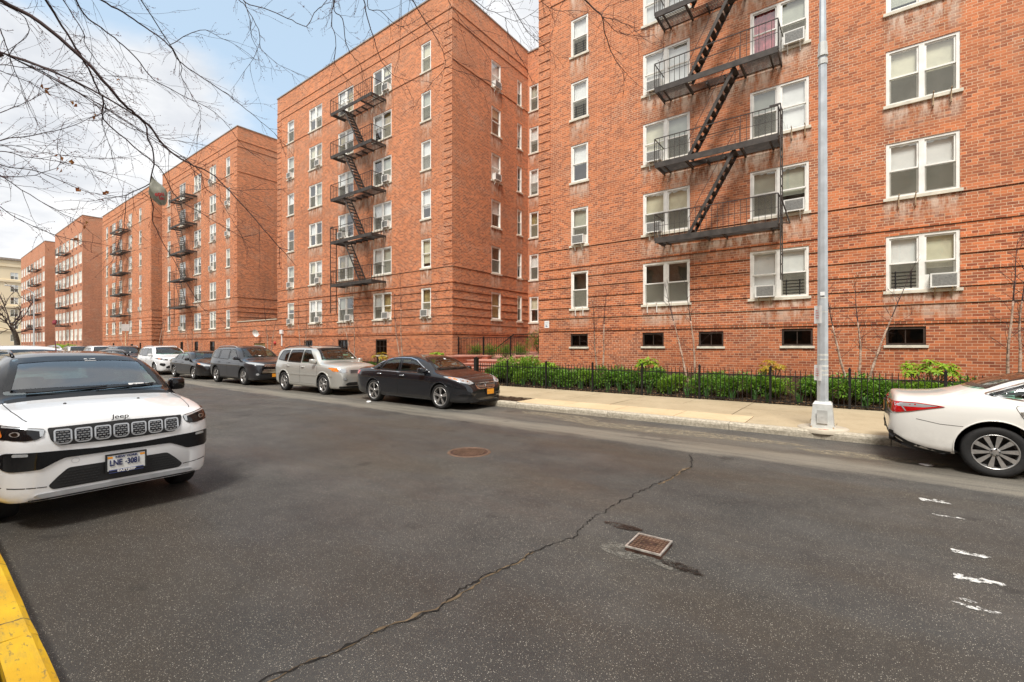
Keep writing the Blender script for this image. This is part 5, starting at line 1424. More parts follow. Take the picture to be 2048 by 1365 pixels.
c.patch('bumper_fin', 'front', rp([(.50, .42), (.80, .44), (.84, .41), (.62, .37), (.50, .375)], .012), .004, M['gloss_black'], mir=True, thick=.012)
c.patch('lip_spoiler', 'front', rp([(-.62, .235), (.62, .235), (.60, .205), (-.60, .205)], .01), .004, M['alloy_dark'], thick=.012)
c.patch('rocker_trim', 'right', [(-.95, .26), (.95, .25), (.95, .225), (-.95, .235)], .004, M['alloy_dark'], mir=True, thick=.006)
c.patch('body_crease', 'right', [(-1.9, .905), (-.5, .885), (.85, .82), (.85, .813), (-.5, .875), (-1.9, .895)], .003, M['alloy_dark'], mir=True)
c.plate('front', .14, .47, M['plate_orange'], .30, .15)
c.letters('H', 'front', .07, .472, .05, M['rust'], .8, .043, 0, False); 
c.wiper(-.6, 1.07, .1, 1.09); c.wiper(.02, 1.075, .6, 1.09)
c.patch('sticker', 'front', [(.05, 1.33), (.12, 1.33), (.12, 1.36), (.05, 1.36)], .006, M['paper'])
tl = c.patch('tail_light', 'right', rp([(-2.5, .98), (-2.2, .95), (-2.28, .85), (-2.5, .80)], .03), .004, M['lamp_red'], mir=True)

s_ = sedan(M['p_char'], N=80, r=.325)
vw = Car(s_, 'charcoal compact sedan parked between the dark grey SUV and the white SUV', 'car', -28.85, 9.93, 0); c = vw
hl = c.patch('headlight', 'front', rp([(.42, .74), (.62, .80), (.86, .86), (.86, .78), (.66, .70), (.46, .68)], .02), .004, M['lamp_white'], mir=True, thick=.003)
c.patch('turn_lamp', 'front', rp([(.80, .84), (.86, .855), (.86, .79), (.80, .77)], .012), .009, M['amber'], mir=True, parent=hl)
g_ = c.patch('grille', 'front', rp([(-.42, .72), (.42, .72), (.42, .66), (-.42, .66)], .02), .004, M['gloss_black'])[0]
for z in (.668, .71): c.patch('grille_bar', 'front', [(-.41, z - .007), (.41, z - .007), (.41, z + .007), (-.41, z + .007)], .008, M['chrome'], parent=g_, res=.15)
c.patch('emblem', 'front', oval(0, .69, .055, .05), .012, M['chrome'], hole=oval(0, .69, .044, .04), parent=g_)
c.patch('lower_grille', 'front', rp([(-.72, .42), (.72, .42), (.70, .32), (-.70, .32)], .03), .004, M['trim'])
c.plate('front', 0, .52, M['plate_orange'], .3, .15)

s_ = sedan(M['p_pearl'], wheel='ten', r=.335, gap=.062, N=150, cabin=M['cabin_beige'],
    top=[(-2.5, .60), (-2.49, .74), (-2.465, .90), (-2.44, .99), (-2.415, 1.028), (-2.37, 1.038), (-2.25, 1.034), (-1.95, 1.05), (-1.78, 1.085), (-1.15, 1.31), (-.75, 1.38), (-.2, 1.42), (.2, 1.40), (.5, 1.345), (1.22, 1.04), (1.38, 1.0), (1.9, .915), (2.2, .825), (2.34, .745), (2.41, .66), (2.44, .56)],
    belt=[(-2.5, .50), (-2.46, .78), (-2.40, .93), (-2.2, .965), (-1.5, .975), (0, .95), (1.0, .93), (1.6, .875), (2.1, .77), (2.3, .68), (2.44, .48)],
    bot=[(-2.5, .46), (-2.42, .38), (-2.3, .31), (-1.9, .24), (1.8, .20), (2.2, .195), (2.36, .20), (2.44, .25)], xr=-2.5, axles=(-1.415, 1.415),
    hw=[(-2.5, .74), (-2.47, .82), (-2.40, .885), (-2.25, .935), (-2.0, .97), (-1.4, 1.0), (1.4, 1.0), (1.75, .985), (2.0, .945), (2.2, .87), (2.33, .77), (2.4, .68), (2.44, .58)],
    side_glass=[rp([(-.22, .995), (-.24, 1.345), (.08, 1.345), (.36, 1.29), (.92, 1.0)], .035), rp([(-1.10, 1.03), (-.80, 1.275), (-.62, 1.33), (-.31, 1.35), (-.29, .995)], .035), rp([(-1.46, 1.085), (-1.10, 1.235), (-.90, 1.272), (-1.17, 1.045), (-1.38, 1.06)], .02)],
    doors=[rp([(-.26, .30), (-.26, .945), (1.02, .915), (1.02, .30)], .06), rp([(-1.24, .96), (-.30, .95), (-.30, .30), (-.80, .30), (-.96, .55), (-1.14, .76)], .06)])
s_['side_glass'][1] = rp([(-1.10, 1.03), (-.80, 1.275), (-.62, 1.33), (-.31, 1.35), (-.29, .995)], .035)
cam_ = Car(s_, 'pearl white sedan at the right edge, its red tail light towards the lamp post', 'car', 2.87, 9.56, 0); c = cam_
tl = c.patch('tail_light', 'right', rp([(-2.47, .925), (-2.2, .93), (-1.895, .895), (-2.10, .845), (-2.28, .80), (-2.42, .77)], .015), .004, M['lamp_red'], mir=True, thick=.008)
c.patch('lamp_reflector', 'right', [(-2.42, .913), (-2.2, .918), (-1.97, .893), (-2.12, .868), (-2.42, .865)], .013, M['lamp_white'], mir=True, parent=tl)
c.patch('lamp_rib', 'right', [(-2.43, .920), (-2.2, .927), (-1.92, .897), (-1.93, .892), (-2.2, .919), (-2.43, .912)], .015, M['lamp_red'], mir=True, parent=tl)
c.patch('lamp_rib', 'right', [(-2.36, .87), (-2.34, .87), (-2.30, .80), (-2.315, .80)], .014, M['lamp_white'], mir=True, parent=tl)
c.patch('tail_light', 'rear', rp([(.42, .91), (.72, .925), (.80, .925), (.80, .77), (.70, .79), (.45, .82)], .02), .004, M['lamp_red'], mir=True, thick=.006)
c.patch('trunk_trim', 'rear', rp([(-.42, .86), (.42, .86), (.42, .83), (-.42, .83)], .01), .004, M['chrome'], thick=.008)
c.patch('trunk_seam', 'rear', [(-.76, .755), (.76, .755), (.76, .748), (-.76, .748)], .003, M['well'])
c.patch('bumper_seam', 'right', [(-2.20, .705), (-1.95, .655), (-1.72, .645), (-1.72, .640), (-1.95, .649), (-2.20, .699)], .002, M['well'], mir=True)
c.patch('lower_valance', 'rear', rp([(-.78, .50), (.78, .50), (.74, .38), (-.74, .38)], .03), .005, M['trim'])
c.patch('lower_valance', 'right', [(-2.49, .50), (-2.40, .44), (-2.28, .365), (-2.1, .31), (-1.8, .27), (-1.8, .235), (-2.2, .25), (-2.49, .36)], .006, M['trim'], mir=True)
c.patch('rocker_trim', 'right', [(-.98, .30), (.98, .29), (.98, .26), (-.98, .27)], .004, M['p_pearl'], mir=True, thick=.008)
c.plate('rear', 0, .80, M['plate_orange'])
c.patch('window_chrome', 'right', inset(rp([(-1.50, 1.09), (-1.12, 1.25), (-.80, 1.30), (-.3, 1.37), (-.2, .985), (-1.15, 1.03)], .03), -.01), .004, M['chrome'], mir=True, hole=inset(rp([(-1.50, 1.09), (-1.12, 1.25), (-.80, 1.30), (-.3, 1.37), (-.2, .985), (-1.15, 1.03)], .03), .004))
c.patch('sticker', 'right', [(-.72, 1.14), (-.52, 1.14), (-.52, 1.22), (-.72, 1.22)], .005, M['paper'])

# ------------------------------------------------------------------ fence, steps, courtyard
def fence(label, xa, posts, xb, Y, zb=.15, zt=1.06, gate_post=None, sp=.116):
    t = thing('iron_fence', label, 'fence', (xa, Y, zb))
    allp = [xa] + [p for p in posts if xa + .05 < p < xb - .05] + [xb]
    for p in allp:
        b = MB(); w = .028 if gate_post is None or abs(p - gate_post) > .01 else .075; h = zt - zb + .06 + (.10 if w > .05 else 0)
        b.box(p - xa - w, p - xa + w, -w, w, -.03, h); b.box(p - xa - w * 1.25, p - xa + w * 1.25, -w * 1.25, w * 1.25, h, h + .03)
        b.lathe([(.001, h + .075), (w * .7, h + .06), (w * .8, h + .045), (w * .4, h + .03)], 8, 'z', (p - xa, 0, 0)); b.build('post', M['black_iron'], t)
    for a, c in zip(allp[:-1], allp[1:]):
        b = MB(); L = c - a; n = max(1, int(L / sp)); x0 = a - xa
        b.box(x0 + .03, x0 + L - .03, -.008, .008, .07, .095); b.box(x0 + .03, x0 + L - .03, -.008, .008, zt - zb - .15, zt - zb - .125)
        for i in range(1, n):
            x = x0 + L * i / n; b.box(x - .0085, x + .0085, -.0085, .0085, .02, zt - zb - .02)
            b.lathe([(.001, zt - zb + .04), (.009, zt - zb + .01), (.006, zt - zb - .02)], 5, 'z', (x, 0, 0))
        b.build('picket_panel', M['black_iron'], t)
    return t
fence('low black iron picket fence along the hedge below the nearest block', -12.62, [-10.99, -9.19, -7.29, -5.53, -3.76, -1.9, -.15, 1.61, 3.4, 5.2, 7.0], 8.8, FENCE, gate_post=-12.62)
fence('low black iron picket fence left of the brick steps', -34.6, [-13.8 - 1.8 * i for i in range(12)][::-1], -14.95, FENCE)
fence('low black picket fence along the third block bed', -60, [-42 - 1.8 * i for i in range(10)][::-1], -42, FENCE)
b_ = MB()
st = thing('entrance_steps', 'red brick entrance steps with brick side wall between the two iron fences', 'steps', (-14.8, FENCE + .25, .15))
for i in range(6):
    b = MB(); z1 = .155 * (i + 1); y0 = .31 * i
    P = [(0, y0), (2.05, y0)]
    b.face([(0, y0, z1 - .155), (2.05, y0, z1 - .155), (2.05, y0, z1 - .045), (0, y0, z1 - .045)], 0, [(0, z1 - .155), (2.05, z1 - .155), (2.05, z1 - .045), (0, z1 - .045)])
    b.box(0, 2.05, y0 - .02, y0 + .33, z1 - .045, z1 - .002, 1)
    b.build('step', [M['brick_step'], M['pink_coping']], st)
def brick_box(name, x0, x1, y0, y1, z0, z1, parent, cap=.06, mat='brick_step'):
    b = MB(); uvf = lambda P, ax: [((p[0] if ax == 'y' else p[1]), p[2]) for p in P]
    F = [([(x0, y0, z0), (x1, y0, z0), (x1, y0, z1), (x0, y0, z1)], 'y'), ([(x1, y0, z0), (x1, y1, z0), (x1, y1, z1), (x1, y0, z1)], 'x'), ([(x0, y1, z0), (x0, y0, z0), (x0, y0, z1), (x0, y1, z1)], 'x'), ([(x0, y1, z0), (x1, y1, z0), (x1, y1, z1), (x0, y1, z1)], 'y')]
    for P, ax in F: b.face(P, 0, uvf(P, ax))
    b.box(x0 - .03, x1 + .03, y0 - .03, y1 + .03, z1 + .001, z1 + cap, 1)
    return b.build(name, [M[mat], M['pink_coping']], parent)
brick_box('side_wall', -.62, -.02, .05, 2.9, -.1, 1.06, st); brick_box('side_wall', 2.07, 2.40, .05, 2.3, -.1, .62, st)
brick_box('side_wall', 2.42, 3.45, 1.55, 2.2, -.1, .80, st)
b = MB(); b.box(0, 2.05, 1.86, 3.0, .0, .9305); b.build('landing', M['pink_coping'], st)
# raised courtyard behind the steps
cz = 1.12
struct(grid_sheet('courtyard_paving', XB + WB + .02, XA - .02, 17.5, 23.7, cz, M['pink_coping'], 6, 6, lambda x, y: cz + .04 * (y - 17.5)))
yw_ = thing('retaining_wall', 'low brick retaining wall under the courtyard railing between the nearest blocks', 'wall', (XB + WB, 17.2, 0))
brick_box('wall', .03, 2.2, -.02, .28, .1, 1.22, yw_); brick_box('wall', 3.9, 5.28, -.02, .28, .1, 1.24, yw_)
rl = thing('railing', 'black iron railing above the brick retaining wall in the courtyard', 'railing', (XB + WB + .1, 17.34, 1.28))
b = MB()
for a, c in ((0, 5.1),):
    b.bar((a, 0, .86), (c, 0, .86), .04, .03); b.bar((a, 0, .08), (c, 0, .08), .03, .02)
    n = int((c - a) / .11)
    for i in range(n): b.box(a + .11 * i - .007, a + .11 * i + .007, -.007, .007, .0, .86)
b.build('bars', M['black_iron'], rl)
for x in (0, 1.7, 3.4, 5.1):
    b = MB(); b.box(x - .025, x + .025, -.025, .025, -.05, .92); b.build('post', M['black_iron'], rl)
hr = thing('handrail', 'sloping black handrail climbing beside the courtyard hedge wall', 'railing', (XB + WB + .7, 19.6, 1.2))
b = MB(); b.bar((0, 0, .35), (1.3, 0, 1.15), .05, .04); b.bar((1.3, 0, 1.15), (3.9, 0, 1.15), .05, .04); b.bar((2.4, .6, .4), (3.9, .6, 1.4), .05, .04)
for i in range(30):
    x = .13 * i; b.box(x - .008, x + .008, -.008, .008, 0, min(1.15, .35 + .615 * x))
b.build('bars', M['black_iron'], hr)

# ------------------------------------------------------------------ lamp posts and street bits
def prism(b, cx, cy, r0, r1, z0, z1, n=8, rot=math.pi / 8, m=0):
    A = [(cx + r0 * math.cos(2 * math.pi * k / n + rot), cy + r0 * math.sin(2 * math.pi * k / n + rot), z0) for k in range(n)]
    Bq = [(cx + r1 * math.cos(2 * math.pi * k / n + rot), cy + r1 * math.sin(2 * math.pi * k / n + rot), z1) for k in range(n)]
    for k in range(n): b.face([A[k], A[(k + 1) % n], Bq[(k + 1) % n], Bq[k]], m)
    b.face(A, m); b.face(Bq, m)
def lamp_post(label, x, y, flyers=True, arm_rz=-math.pi / 2):
    t = thing('street_lamp', label, 'street lamp', (x, y, .15))
    b = MB(); prism(b, 0, 0, .275, .275, 0, .03, 4, math.pi / 4); prism(b, 0, 0, .262, .215, .03, .48, 4, math.pi / 4); prism(b, 0, 0, .215, .175, .48, .52, 4, math.pi / 4)
    o = b.build('base', M['galv_base'], t)
    bv = o.modifiers.new('bevel', 'BEVEL'); bv.width = .018; bv.segments = 2
    b = MB(); prism(b, 0, 0, .098, .072, .52, 7.1); b.build('shaft', M['galv'], t)
    b = MB(); prism(b, 0, 0, .085, .085, 7.0, 7.10); prism(b, 0, 0, .092, .092, 7.16, 7.2); prism(b, 0, 0, .085, .078, 7.2, 7.42); b.build('collar', M['galv_base'], t)
    b = MB(); prism(b, 0, 0, .066, .052, 7.1, 9.0); b.build('upper_shaft', M['galv'], t)
    b = MB(); pts = [(0, 0, 8.6)] + [(2.4 * (1 - math.cos(a)) , 0, 8.6 + 1.1 * math.sin(a)) for a in (.3, .6, .9, 1.2, 1.5)]
    b.tube(pts, [.05, .048, .045, .04, .036, .032], 8); o = b.build('arm', M['galv'], t); o.rotation_euler = (0, 0, arm_rz)
    bm = rbox(2.1, 2.75, -.14, .14, 9.6, 9.76, .06); o = bm_obj('lamp_head', bm, M['galv_base'], t); o.rotation_euler = (0, 0, arm_rz)
    if flyers:
        def band(z, h, r, mat, nm):
            b = MB(); prism(b, 0, 0, r, r, z, z + h); b.build(nm, mat, t)
        for z in (1.02, 1.10, 1.19, 1.31, 1.40, 2.23, 2.50): band(z, .03 if z < 2 else .016, .101 - z * .0036, M['tape'], 'tape')
        for z, h, a, tz in ((2.02, .34, R(195), .14), (.92, .30, R(192), .10)):
            b = MB(); n = 6
            for i in range(n):
                u0, u1 = -.10 + .2 * i / n, -.10 + .2 * (i + 1) / n; f = lambda u: .012 * math.sin(u * 30) + .02 * abs(u) * 3
                b.face([(u0, -.095 - f(u0), 0), (u1, -.095 - f(u1), 0), (u1, -.095 - f(u1) * .4, h), (u0, -.095 - f(u0) * .4, h)], smooth=True)
            for q in range(4): b.box(-.06, .05 - .02 * q, -.100, -.099, h * (.3 + .14 * q), h * (.34 + .14 * q), 1)
            o = b.build('flyer', [M['paper'], M['curtain_pink']], t, (0, 0, z)); o.rotation_euler = (0, 0, -.85)
        b = MB(); b.box(-.035, .035, -.10, -.094, 2.55, 2.62); b.build('id_tag', M['paper'], t)
        b = MB(); b.box(-.085, .085, -.188, -.172, .14, .40); b.box(-.010, .010, -.194, -.186, .26, .28); o = b.build('access_door', M['galv_base'], t); o.rotation_euler = (.11, 0, .0)
        b = MB()
        for sx in (-.17, .17):
            for sy in (-.17, .17): b.lathe([(.001, .065), (.016, .06), (.018, .03)], 6, 'z', (sx * 1.02, sy * 1.02, 0))
        b.build('anchor_bolts', M['rust'], t)['kind'] = 'stuff'
    return t
lamp_post('tall grey steel lamp post with taped flyers on the kerb before the nearest block', -.53, 10.66)
lamp_post('distant slim steel lamp post before the wide-windowed blocks', -91, 10.9, False)
b = MB(); b.lathe([(.001, .026), (.40, .026), (.42, .012), (.42, -.05)], 28); struct(b.build('lamp_footing', M['concrete'], None, (-.53, 10.66, .15)))
M['spray_red'] = simple('spray_red', (.62, .10, .08), .8, var=.4, vscale=30)
flake('paint_mark', -.50, 10.33, .16, .05, 77, M['spray_red'], .1785)
t = thing('sign_pole', 'thin brown pole with a small white street sign by the fourth block', 'sign', (-47.6, 10.9, .15))
b = MB(); b.tube([(0, 0, 0), (0, 0, 3.5)], .035, 8); b.build('pole', M['rust'], t)
b = MB(); b.box(.04, .06, -.25, .25, 2.8, 3.35); b.build('sign_panel', M['paper'], t)

# manhole, valve cover and litter
M['rust_iron'] = simple('rusty_cast_iron', (.085, .042, .028), .75, .25, var=.5, vscale=9, bump=.4)
M['rust_bright'] = simple('rusty_cast_worn', (.17, .105, .07), .6, .35, var=.3, vscale=12)
t = thing('manhole_cover', 'round rusty manhole cover set in the middle of the road', 'manhole cover', (-5.06, 5.56, .0))
b = MB(); b.lathe([(.001, .006), (.295, .006), (.30, .002)], 40); b.build('cover', M['rust_iron'], t)
b = MB(); b.lathe([(.305, .004), (.31, .011), (.345, .011), (.355, .002)], 40)
for i in range(-5, 6):
    for j in range(-5, 6):
        x, y = i * .052 + (.026 if j % 2 else 0), j * .048
        if math.hypot(x, y) < .27: b.box(x - .018, x + .018, y - .015, y + .015, .006, .013)
b.build('raised_pattern', M['rust_bright'], t)['kind'] = 'stuff'
t = thing('valve_cover', 'square rusty valve cover with shiny rim standing proud of the road', 'valve cover', (-1.43, 3.86, 0), R(1.5))
b = MB(); b.box(-.15, .15, -.165, .165, -.02, .035); b.build('box', M['rust_iron'], t)
M['worn_steel'] = simple('worn_steel', (.60, .57, .52), .35, .5, var=.25, vscale=20)
b = MB(); 
for a, c, e, g in ((-.152, .152, -.167, -.152), (-.152, .152, .152, .167), (-.152, -.138, -.152, .152), (.138, .152, -.152, .152)): b.box(a, c, e, g, .030, .043)
b.build('rim', M['worn_steel'], t)
b = MB(); b.box(-.134, .134, -.148, .148, .03, .037); b.build('lid', M['rust_iron'], t)
b = MB(); r = random.Random(3)
for i in range(8):
    for j in range(7):
        x, y = -.112 + i * .032, -.12 + j * .04
        if 2 <= i <= 5 and 2 <= j <= 4:
            if (i + j) % 2: b.box(x - .012, x + .012, y - .006, y + .006, .037, .043)
        else: b.box(x - .011, x + .011, y - .013, y + .013, .037, .042)
b.build('raised_pattern', M['rust_bright'], t)['kind'] = 'stuff'
def blot(name, cx, cy, rx, ry, mat, seed, z):
    r = random.Random(seed); b = MB(); n = 40; ph = [r.uniform(0, 6.28) for _ in range(6)]
    pts = []
    for k in range(n):
        a = 2 * math.pi * k / n; q = 1 + sum(.16 / (i + 1) * math.sin((i + 2) * a + ph[i]) for i in range(6)) + r.uniform(-.05, .05)
        pts.append((cx + rx * q * math.cos(a), cy + ry * q * math.sin(a), z))
    c0 = (cx, cy, z)
    for k in range(n): b.face([c0, pts[k], pts[(k + 1) % n]])
    return struct(b.build(name, mat))
def ragged(name, cols, dark):
    k = NT(name); co = k.coord(); f = k.noise(co, 34, 5, .75); g = k.noise(co, 9, 4, .6)
    a = k.ramp(k.math('ADD', k.math('MULTIPLY', f, .7), k.math('MULTIPLY', g, .5)), [(.52, 0), (.70, 1)])
    p = k.n('BsdfPrincipled', {'Base Color': k.mix(f, tuple(x * .35 for x in cols), cols), 'Roughness': .35 if dark else .9})
    tr = k.n('BsdfTransparent'); mx = k.n('MixShader'); k.set(mx, 0, a); k.set(mx, 1, tr.outputs[0]); k.set(mx, 2, p.outputs[0]); k.t.links.new(mx.outputs[0], k.out.inputs[0])
    return k.mat
M['r_pale'] = ragged('crumbling_cement', (.22, .205, .175), False); M['r_dark'] = ragged('damp_stain', (.012, .011, .010), True)
blot('cement_patch', -1.56, 3.70, .24, .14, M['r_pale'], 2, .0045); blot('cement_patch', -1.30, 3.68, .20, .10, M['r_pale'], 12, .0055)
blot('damp_patch', -1.10, 3.67, .19, .055, M['r_dark'], 5, .008); blot('damp_patch', -1.80, 4.16, .16, .07, M['r_dark'], 8, .008)
M['r_gut'] = ragged('gutter_cement', (.40, .34, .24), False)
blot('gutter_patch', -3.2, 9.35, 2.3, .32, M['r_gut'], 31, .004); blot('gutter_patch', .1, 9.1, .9, .22, M['r_gut'], 32, .004); blot('gutter_patch', -5.9, 9.75, 1.2, .25, M['r_gut'], 33, .0042)
def crumple(label, x, y, z, s, seed, flat=.6):
    bm = bmesh.new(); bmesh.ops.create_icosphere(bm, subdivisions=3, radius=1); r = random.Random(seed)
    ph = [Vector((r.uniform(-1, 1), r.uniform(-1, 1), r.uniform(-1, 1))).normalized() for _ in range(9)]
    for v in bm.verts:
        n = v.co.normalized(); k = 1 + sum(.14 * abs(math.sin(5 * n.dot(p) + i)) for i, p in enumerate(ph)) - .5
        v.co = Vector((n.x * k * s * 1.3, n.y * k * s, max(0, (n.z * flat + flat * .8)) * k * s))
    o = bm_obj('crumpled_paper', bm, M['paper'], None, False); o.location = (x, y, z); tag(o, label, 'litter'); return o
crumple('white crumpled paper on the road beside the rear wheel of the black sedan', -11.9, 8.55, .0, .045, 3)
crumple('flat white paper scrap on the road under the white sedan bumper', .80, 8.95, .0, .045, 5, .2)

# ------------------------------------------------------------------ vegetation
def leaf_mat(name, a, b_, trans=.35, rough=.45):
    k = NT(name); oi = k.n('ObjectInfo'); co = k.coord()
    gi = k.n('NewGeometry').outputs['Random Per Island']
    c = k.mix(gi, a, b_); c = k.mix(k.math('MULTIPLY', k.noise(co, 3, 3), .35), c, tuple(x * .35 for x in a))
    p = k.n('BsdfPrincipled', {'Base Color': c, 'Roughness': rough, 'Specular IOR Level': .45})
    t = k.n('BsdfTranslucent', {'Color': c}); mx = k.n('MixShader'); k.set(mx, 0, trans); k.set(mx, 1, p.outputs[0]); k.set(mx, 2, t.outputs[0])
    k.t.links.new(mx.outputs[0], k.out.inputs[0]); return k.mat
M['leaf_dark'] = leaf_mat('leaf_dark_green', (.08, .22, .022), (.26, .46, .05))
M['leaf_mid'] = leaf_mat('leaf_mid_green', (.13, .29, .02), (.36, .55, .06))
M['leaf_lime'] = leaf_mat('leaf_lime', (.20, .38, .02), (.42, .58, .04))
M['leaf_yellow'] = leaf_mat('leaf_yellow_orange', (.42, .40, .03), (.62, .30, .03))
M['leaf_daff'] = leaf_mat('leaf_blue_green', (.08, .22, .06), (.18, .34, .10))
M['leaf_litter'] = leaf_mat('dead_leaf', (.24, .13, .06), (.52, .34, .18), .1, .8)
M['stem'] = simple('shrub_stem', (.16, .10, .055), .85, var=.3)
M['twig'] = simple('twig_dark', (.060, .036, .034), .85, var=.3, vscale=12)
M['twig_red'] = simple('bud_red_brown', (.20, .045, .04), .8, var=.3)
def bark_birch():
    k = NT('river_birch_bark'); co = k.coord()
    f = k.noise(k.mapping(co, (9, 9, 22)), 1.0, 5, .75); g = k.noise(co, 3, 4)
    c = k.mix(k.ramp(f, [(.42, 0), (.60, 1)]), (.12, .065, .04), (.52, .35, .25)); c = k.mix(k.ramp(g, [(.45, 0), (.7, .7)]), c, (.70, .55, .44))
    k.pbsdf(c, .85, 0, k.bump(f, .7, .01)); return k.mat
M['birch'] = bark_birch()
M['bark'] = simple('street_tree_bark', (.10, .085, .07), .95, var=.5, vscale=8, bump=.8)

def leaf_quad(b, p, d, up, L, W, bend=.25, m=0):
    d = d.normalized(); s = d.cross(up)
    if s.length < 1e-4: s = d.orthogonal()
    s.normalize(); n = s.cross(d)
    a = p + d * L * .5 + n * L * bend * .15; e = p + d * L - n * L * bend
    b.face([p, a - s * W / 2, a + n * .0, a + s * W / 2][:1] + [a - s * W / 2, e, a + s * W / 2], m, smooth=False)
def rv(r): return Vector((r.gauss(0, 1), r.gauss(0, 1), r.gauss(0, 1))).normalized()
def leafy_mass(seed, rx, ry, h, n, L, W, clumps=9):
    """rounded shrub: leaf clumps through an uneven volume, denser at the outside"""
    r = random.Random(seed); b = MB(); cs = []
    for i in range(clumps):
        a = r.uniform(0, 6.28); q = r.uniform(.15, .8)
        cs.append((Vector((math.cos(a) * q * rx, math.sin(a) * q * ry, h * r.uniform(.25, .78))), r.uniform(.30, .52)))
    for i in range(n):
        c, q = r.choice(cs); o = rv(r); rr = r.uniform(.45, 1.05)
        p = c + Vector((o.x * rx * q, o.y * ry * q, o.z * h * q * .75)) * rr
        if p.z < .03: p.z = r.uniform(.03, .15)
        leaf_quad(b, p, (o + rv(r) * .7 + Vector((0, 0, .35))), Vector((0, 0, 1)), L * r.uniform(.6, 1.2), W * r.uniform(.7, 1.2))
    s = MB()
    for c, q in cs: s.tube([(c.x * .2, c.y * .2, 0), (c.x * .6, c.y * .6, c.z * .5), tuple(c)], [.012, .009, .004], 5)
    return b, s
def rosette_shrub(seed, rx, ry, h, n, L, W):
    r = random.Random(seed); b = MB(); s = MB()
    for i in range(n):
        a = r.uniform(0, 6.28); q = math.sqrt(r.random()); c = Vector((math.cos(a) * q * rx, math.sin(a) * q * ry, h * (.62 + .38 * math.sqrt(max(0, 1 - q * q)) * r.uniform(.7, 1.05)) * r.uniform(.72, 1.0)))
        base = Vector((c.x * .15, c.y * .15, 0)); s.tube([base, base.lerp(c, .5) + rv(r) * .04, c], [.011, .008, .004], 5)
        ax = (c - base).normalized()
        for k in range(9):
            t = 2 * math.pi * k / 9 + r.uniform(-.3, .3); u = ax.orthogonal().normalized(); v = ax.cross(u)
            d = u * math.cos(t) + v * math.sin(t) + ax * r.uniform(.0, .7); leaf_quad(b, c, d, ax, L * r.uniform(.7, 1.15), W, .4)
    return b, s
protos = {}
def shrub(kind, label, x, y, z, sc=1.0, rz=0, group=None, name='shrub'):
    lb, sb = protos[kind]
    t = thing(name, label, 'shrub', (x, y, z), rz, group); t.scale = (sc, sc, sc)
    link('foliage', lb, t); link('stem', sb, t); return t
def proto(kind, bs, mat):
    protos[kind] = (bs[0].mesh('foliage', [mat]), bs[1].mesh('stem', [M['stem']]))
proto('hedge0', leafy_mass(1, .52, .42, .62, 1500, .085, .042, 11), M['leaf_dark'])
proto('hedge1', leafy_mass(2, .50, .40, .66, 1500, .085, .042, 11), M['leaf_dark'])
proto('hedge2', leafy_mass(3, .55, .42, .58, 1500, .085, .042, 11), M['leaf_dark'])
proto('hedge3', leafy_mass(12, .50, .40, .66, 1500, .09, .042, 9), M['leaf_mid'])
proto('laurel', leafy_mass(4, .75, .55, .98, 2300, .11, .05, 14), M['leaf_mid'])
proto('ball', leafy_mass(5, .5, .5, .8, 1700, .07, .035, 12), M['leaf_dark'])
proto('lime', rosette_shrub(6, .36, .34, .78, 30, .17, .05), M['leaf_lime'])
proto('lime2', rosette_shrub(9, .58, .45, .85, 44, .17, .05), M['leaf_lime'])
proto('mushroom', rosette_shrub(7, .36, .34, .62, 52, .11, .05), M['leaf_lime'])
proto('yellow', rosette_shrub(8, .38, .32, .82, 26, .14, .045), M['leaf_yellow'])
r = random.Random(11); x = -12.2; i = 0
while x < 4.4:
    y = 14.98 + r.uniform(-.12, .12)
    lt = i % 4 == 2
    shrub('hedge3' if lt else f'hedge{i % 3}', 'lighter yellow-green leafy shrub within the hedge row behind the picket fence' if lt else 'low dark green leafy shrub in the hedge row behind the picket fence', x, y, bed_z(x, y) - .05, r.uniform(1.0, 1.25), r.uniform(0, 6), 'lighter shrubs of the fence hedge' if lt else 'dark shrubs of the fence hedge')
    if i % 2: 
        x2 = x + r.uniform(-.2, .3); y2 = 15.62; shrub(f'hedge{(i + 1) % 3}', 'low dark green leafy shrub in the hedge row behind the picket fence', x2, y2, bed_z(x2, y2) - .08, r.uniform(.75, .95), r.uniform(0, 6), 'dark shrubs of the fence hedge')
    x += r.uniform(.66, .86); i += 1
shrub('laurel', 'larger bright green laurel shrub beside the gate post of the brick steps', -11.75, 15.15, .2, 1.0, 0)
shrub('laurel', 'larger bright green laurel shrub just right of the steps laurel, behind the fence', -10.75, 15.35, .25, 1.02, 2)
shrub('mushroom', 'small lime green mushroom-shaped shrub at the left corner of the nearest block', -9.75, 15.3, .50, 1.0)
shrub('lime', 'upright lime green shrub below the second basement window', -5.75, 15.4, .55, 1.05, 1)
shrub('yellow', 'yellow and orange leaved shrub between the fourth basement window and lamp post', -2.0, 15.5, .52, 1.0, 2)
shrub('lime2', 'widest lime green shrub, under the far right basement window', 1.42, 15.4, .52, 1.05, .5)
shrub('mushroom', 'round lime green shrub behind the black sedan roof', -16.0, 15.3, .75, 1.15)
shrub('ball', 'dark round shrub beside the brick steps wall behind the black sedan', -15.55, 14.9, .3, 1.1)
shrub('yellow', 'yellow-green loose shrub behind the hood of the silver SUV', -19.9, 15.0, .45, 1.2)
for i, (x, z) in enumerate([(-18.4, .3), (-19.3, .3), (-20.4, .3), (-21.5, .3), (-22.6, .3), (-23.6, .3)]):
    shrub(f'hedge{i % 3}', 'low green shrub behind the fence of the middle block', x, 14.9, z, 1.0, i, 'shrubs behind the middle block fence')
for i, x in enumerate([-15.9, -15.0, -14.1, -13.2]):
    shrub('ball', 'dark shrub in the courtyard row behind the iron railing', x, 17.95 + .1 * i, 1.10, .88, i, 'courtyard hedge shrubs')
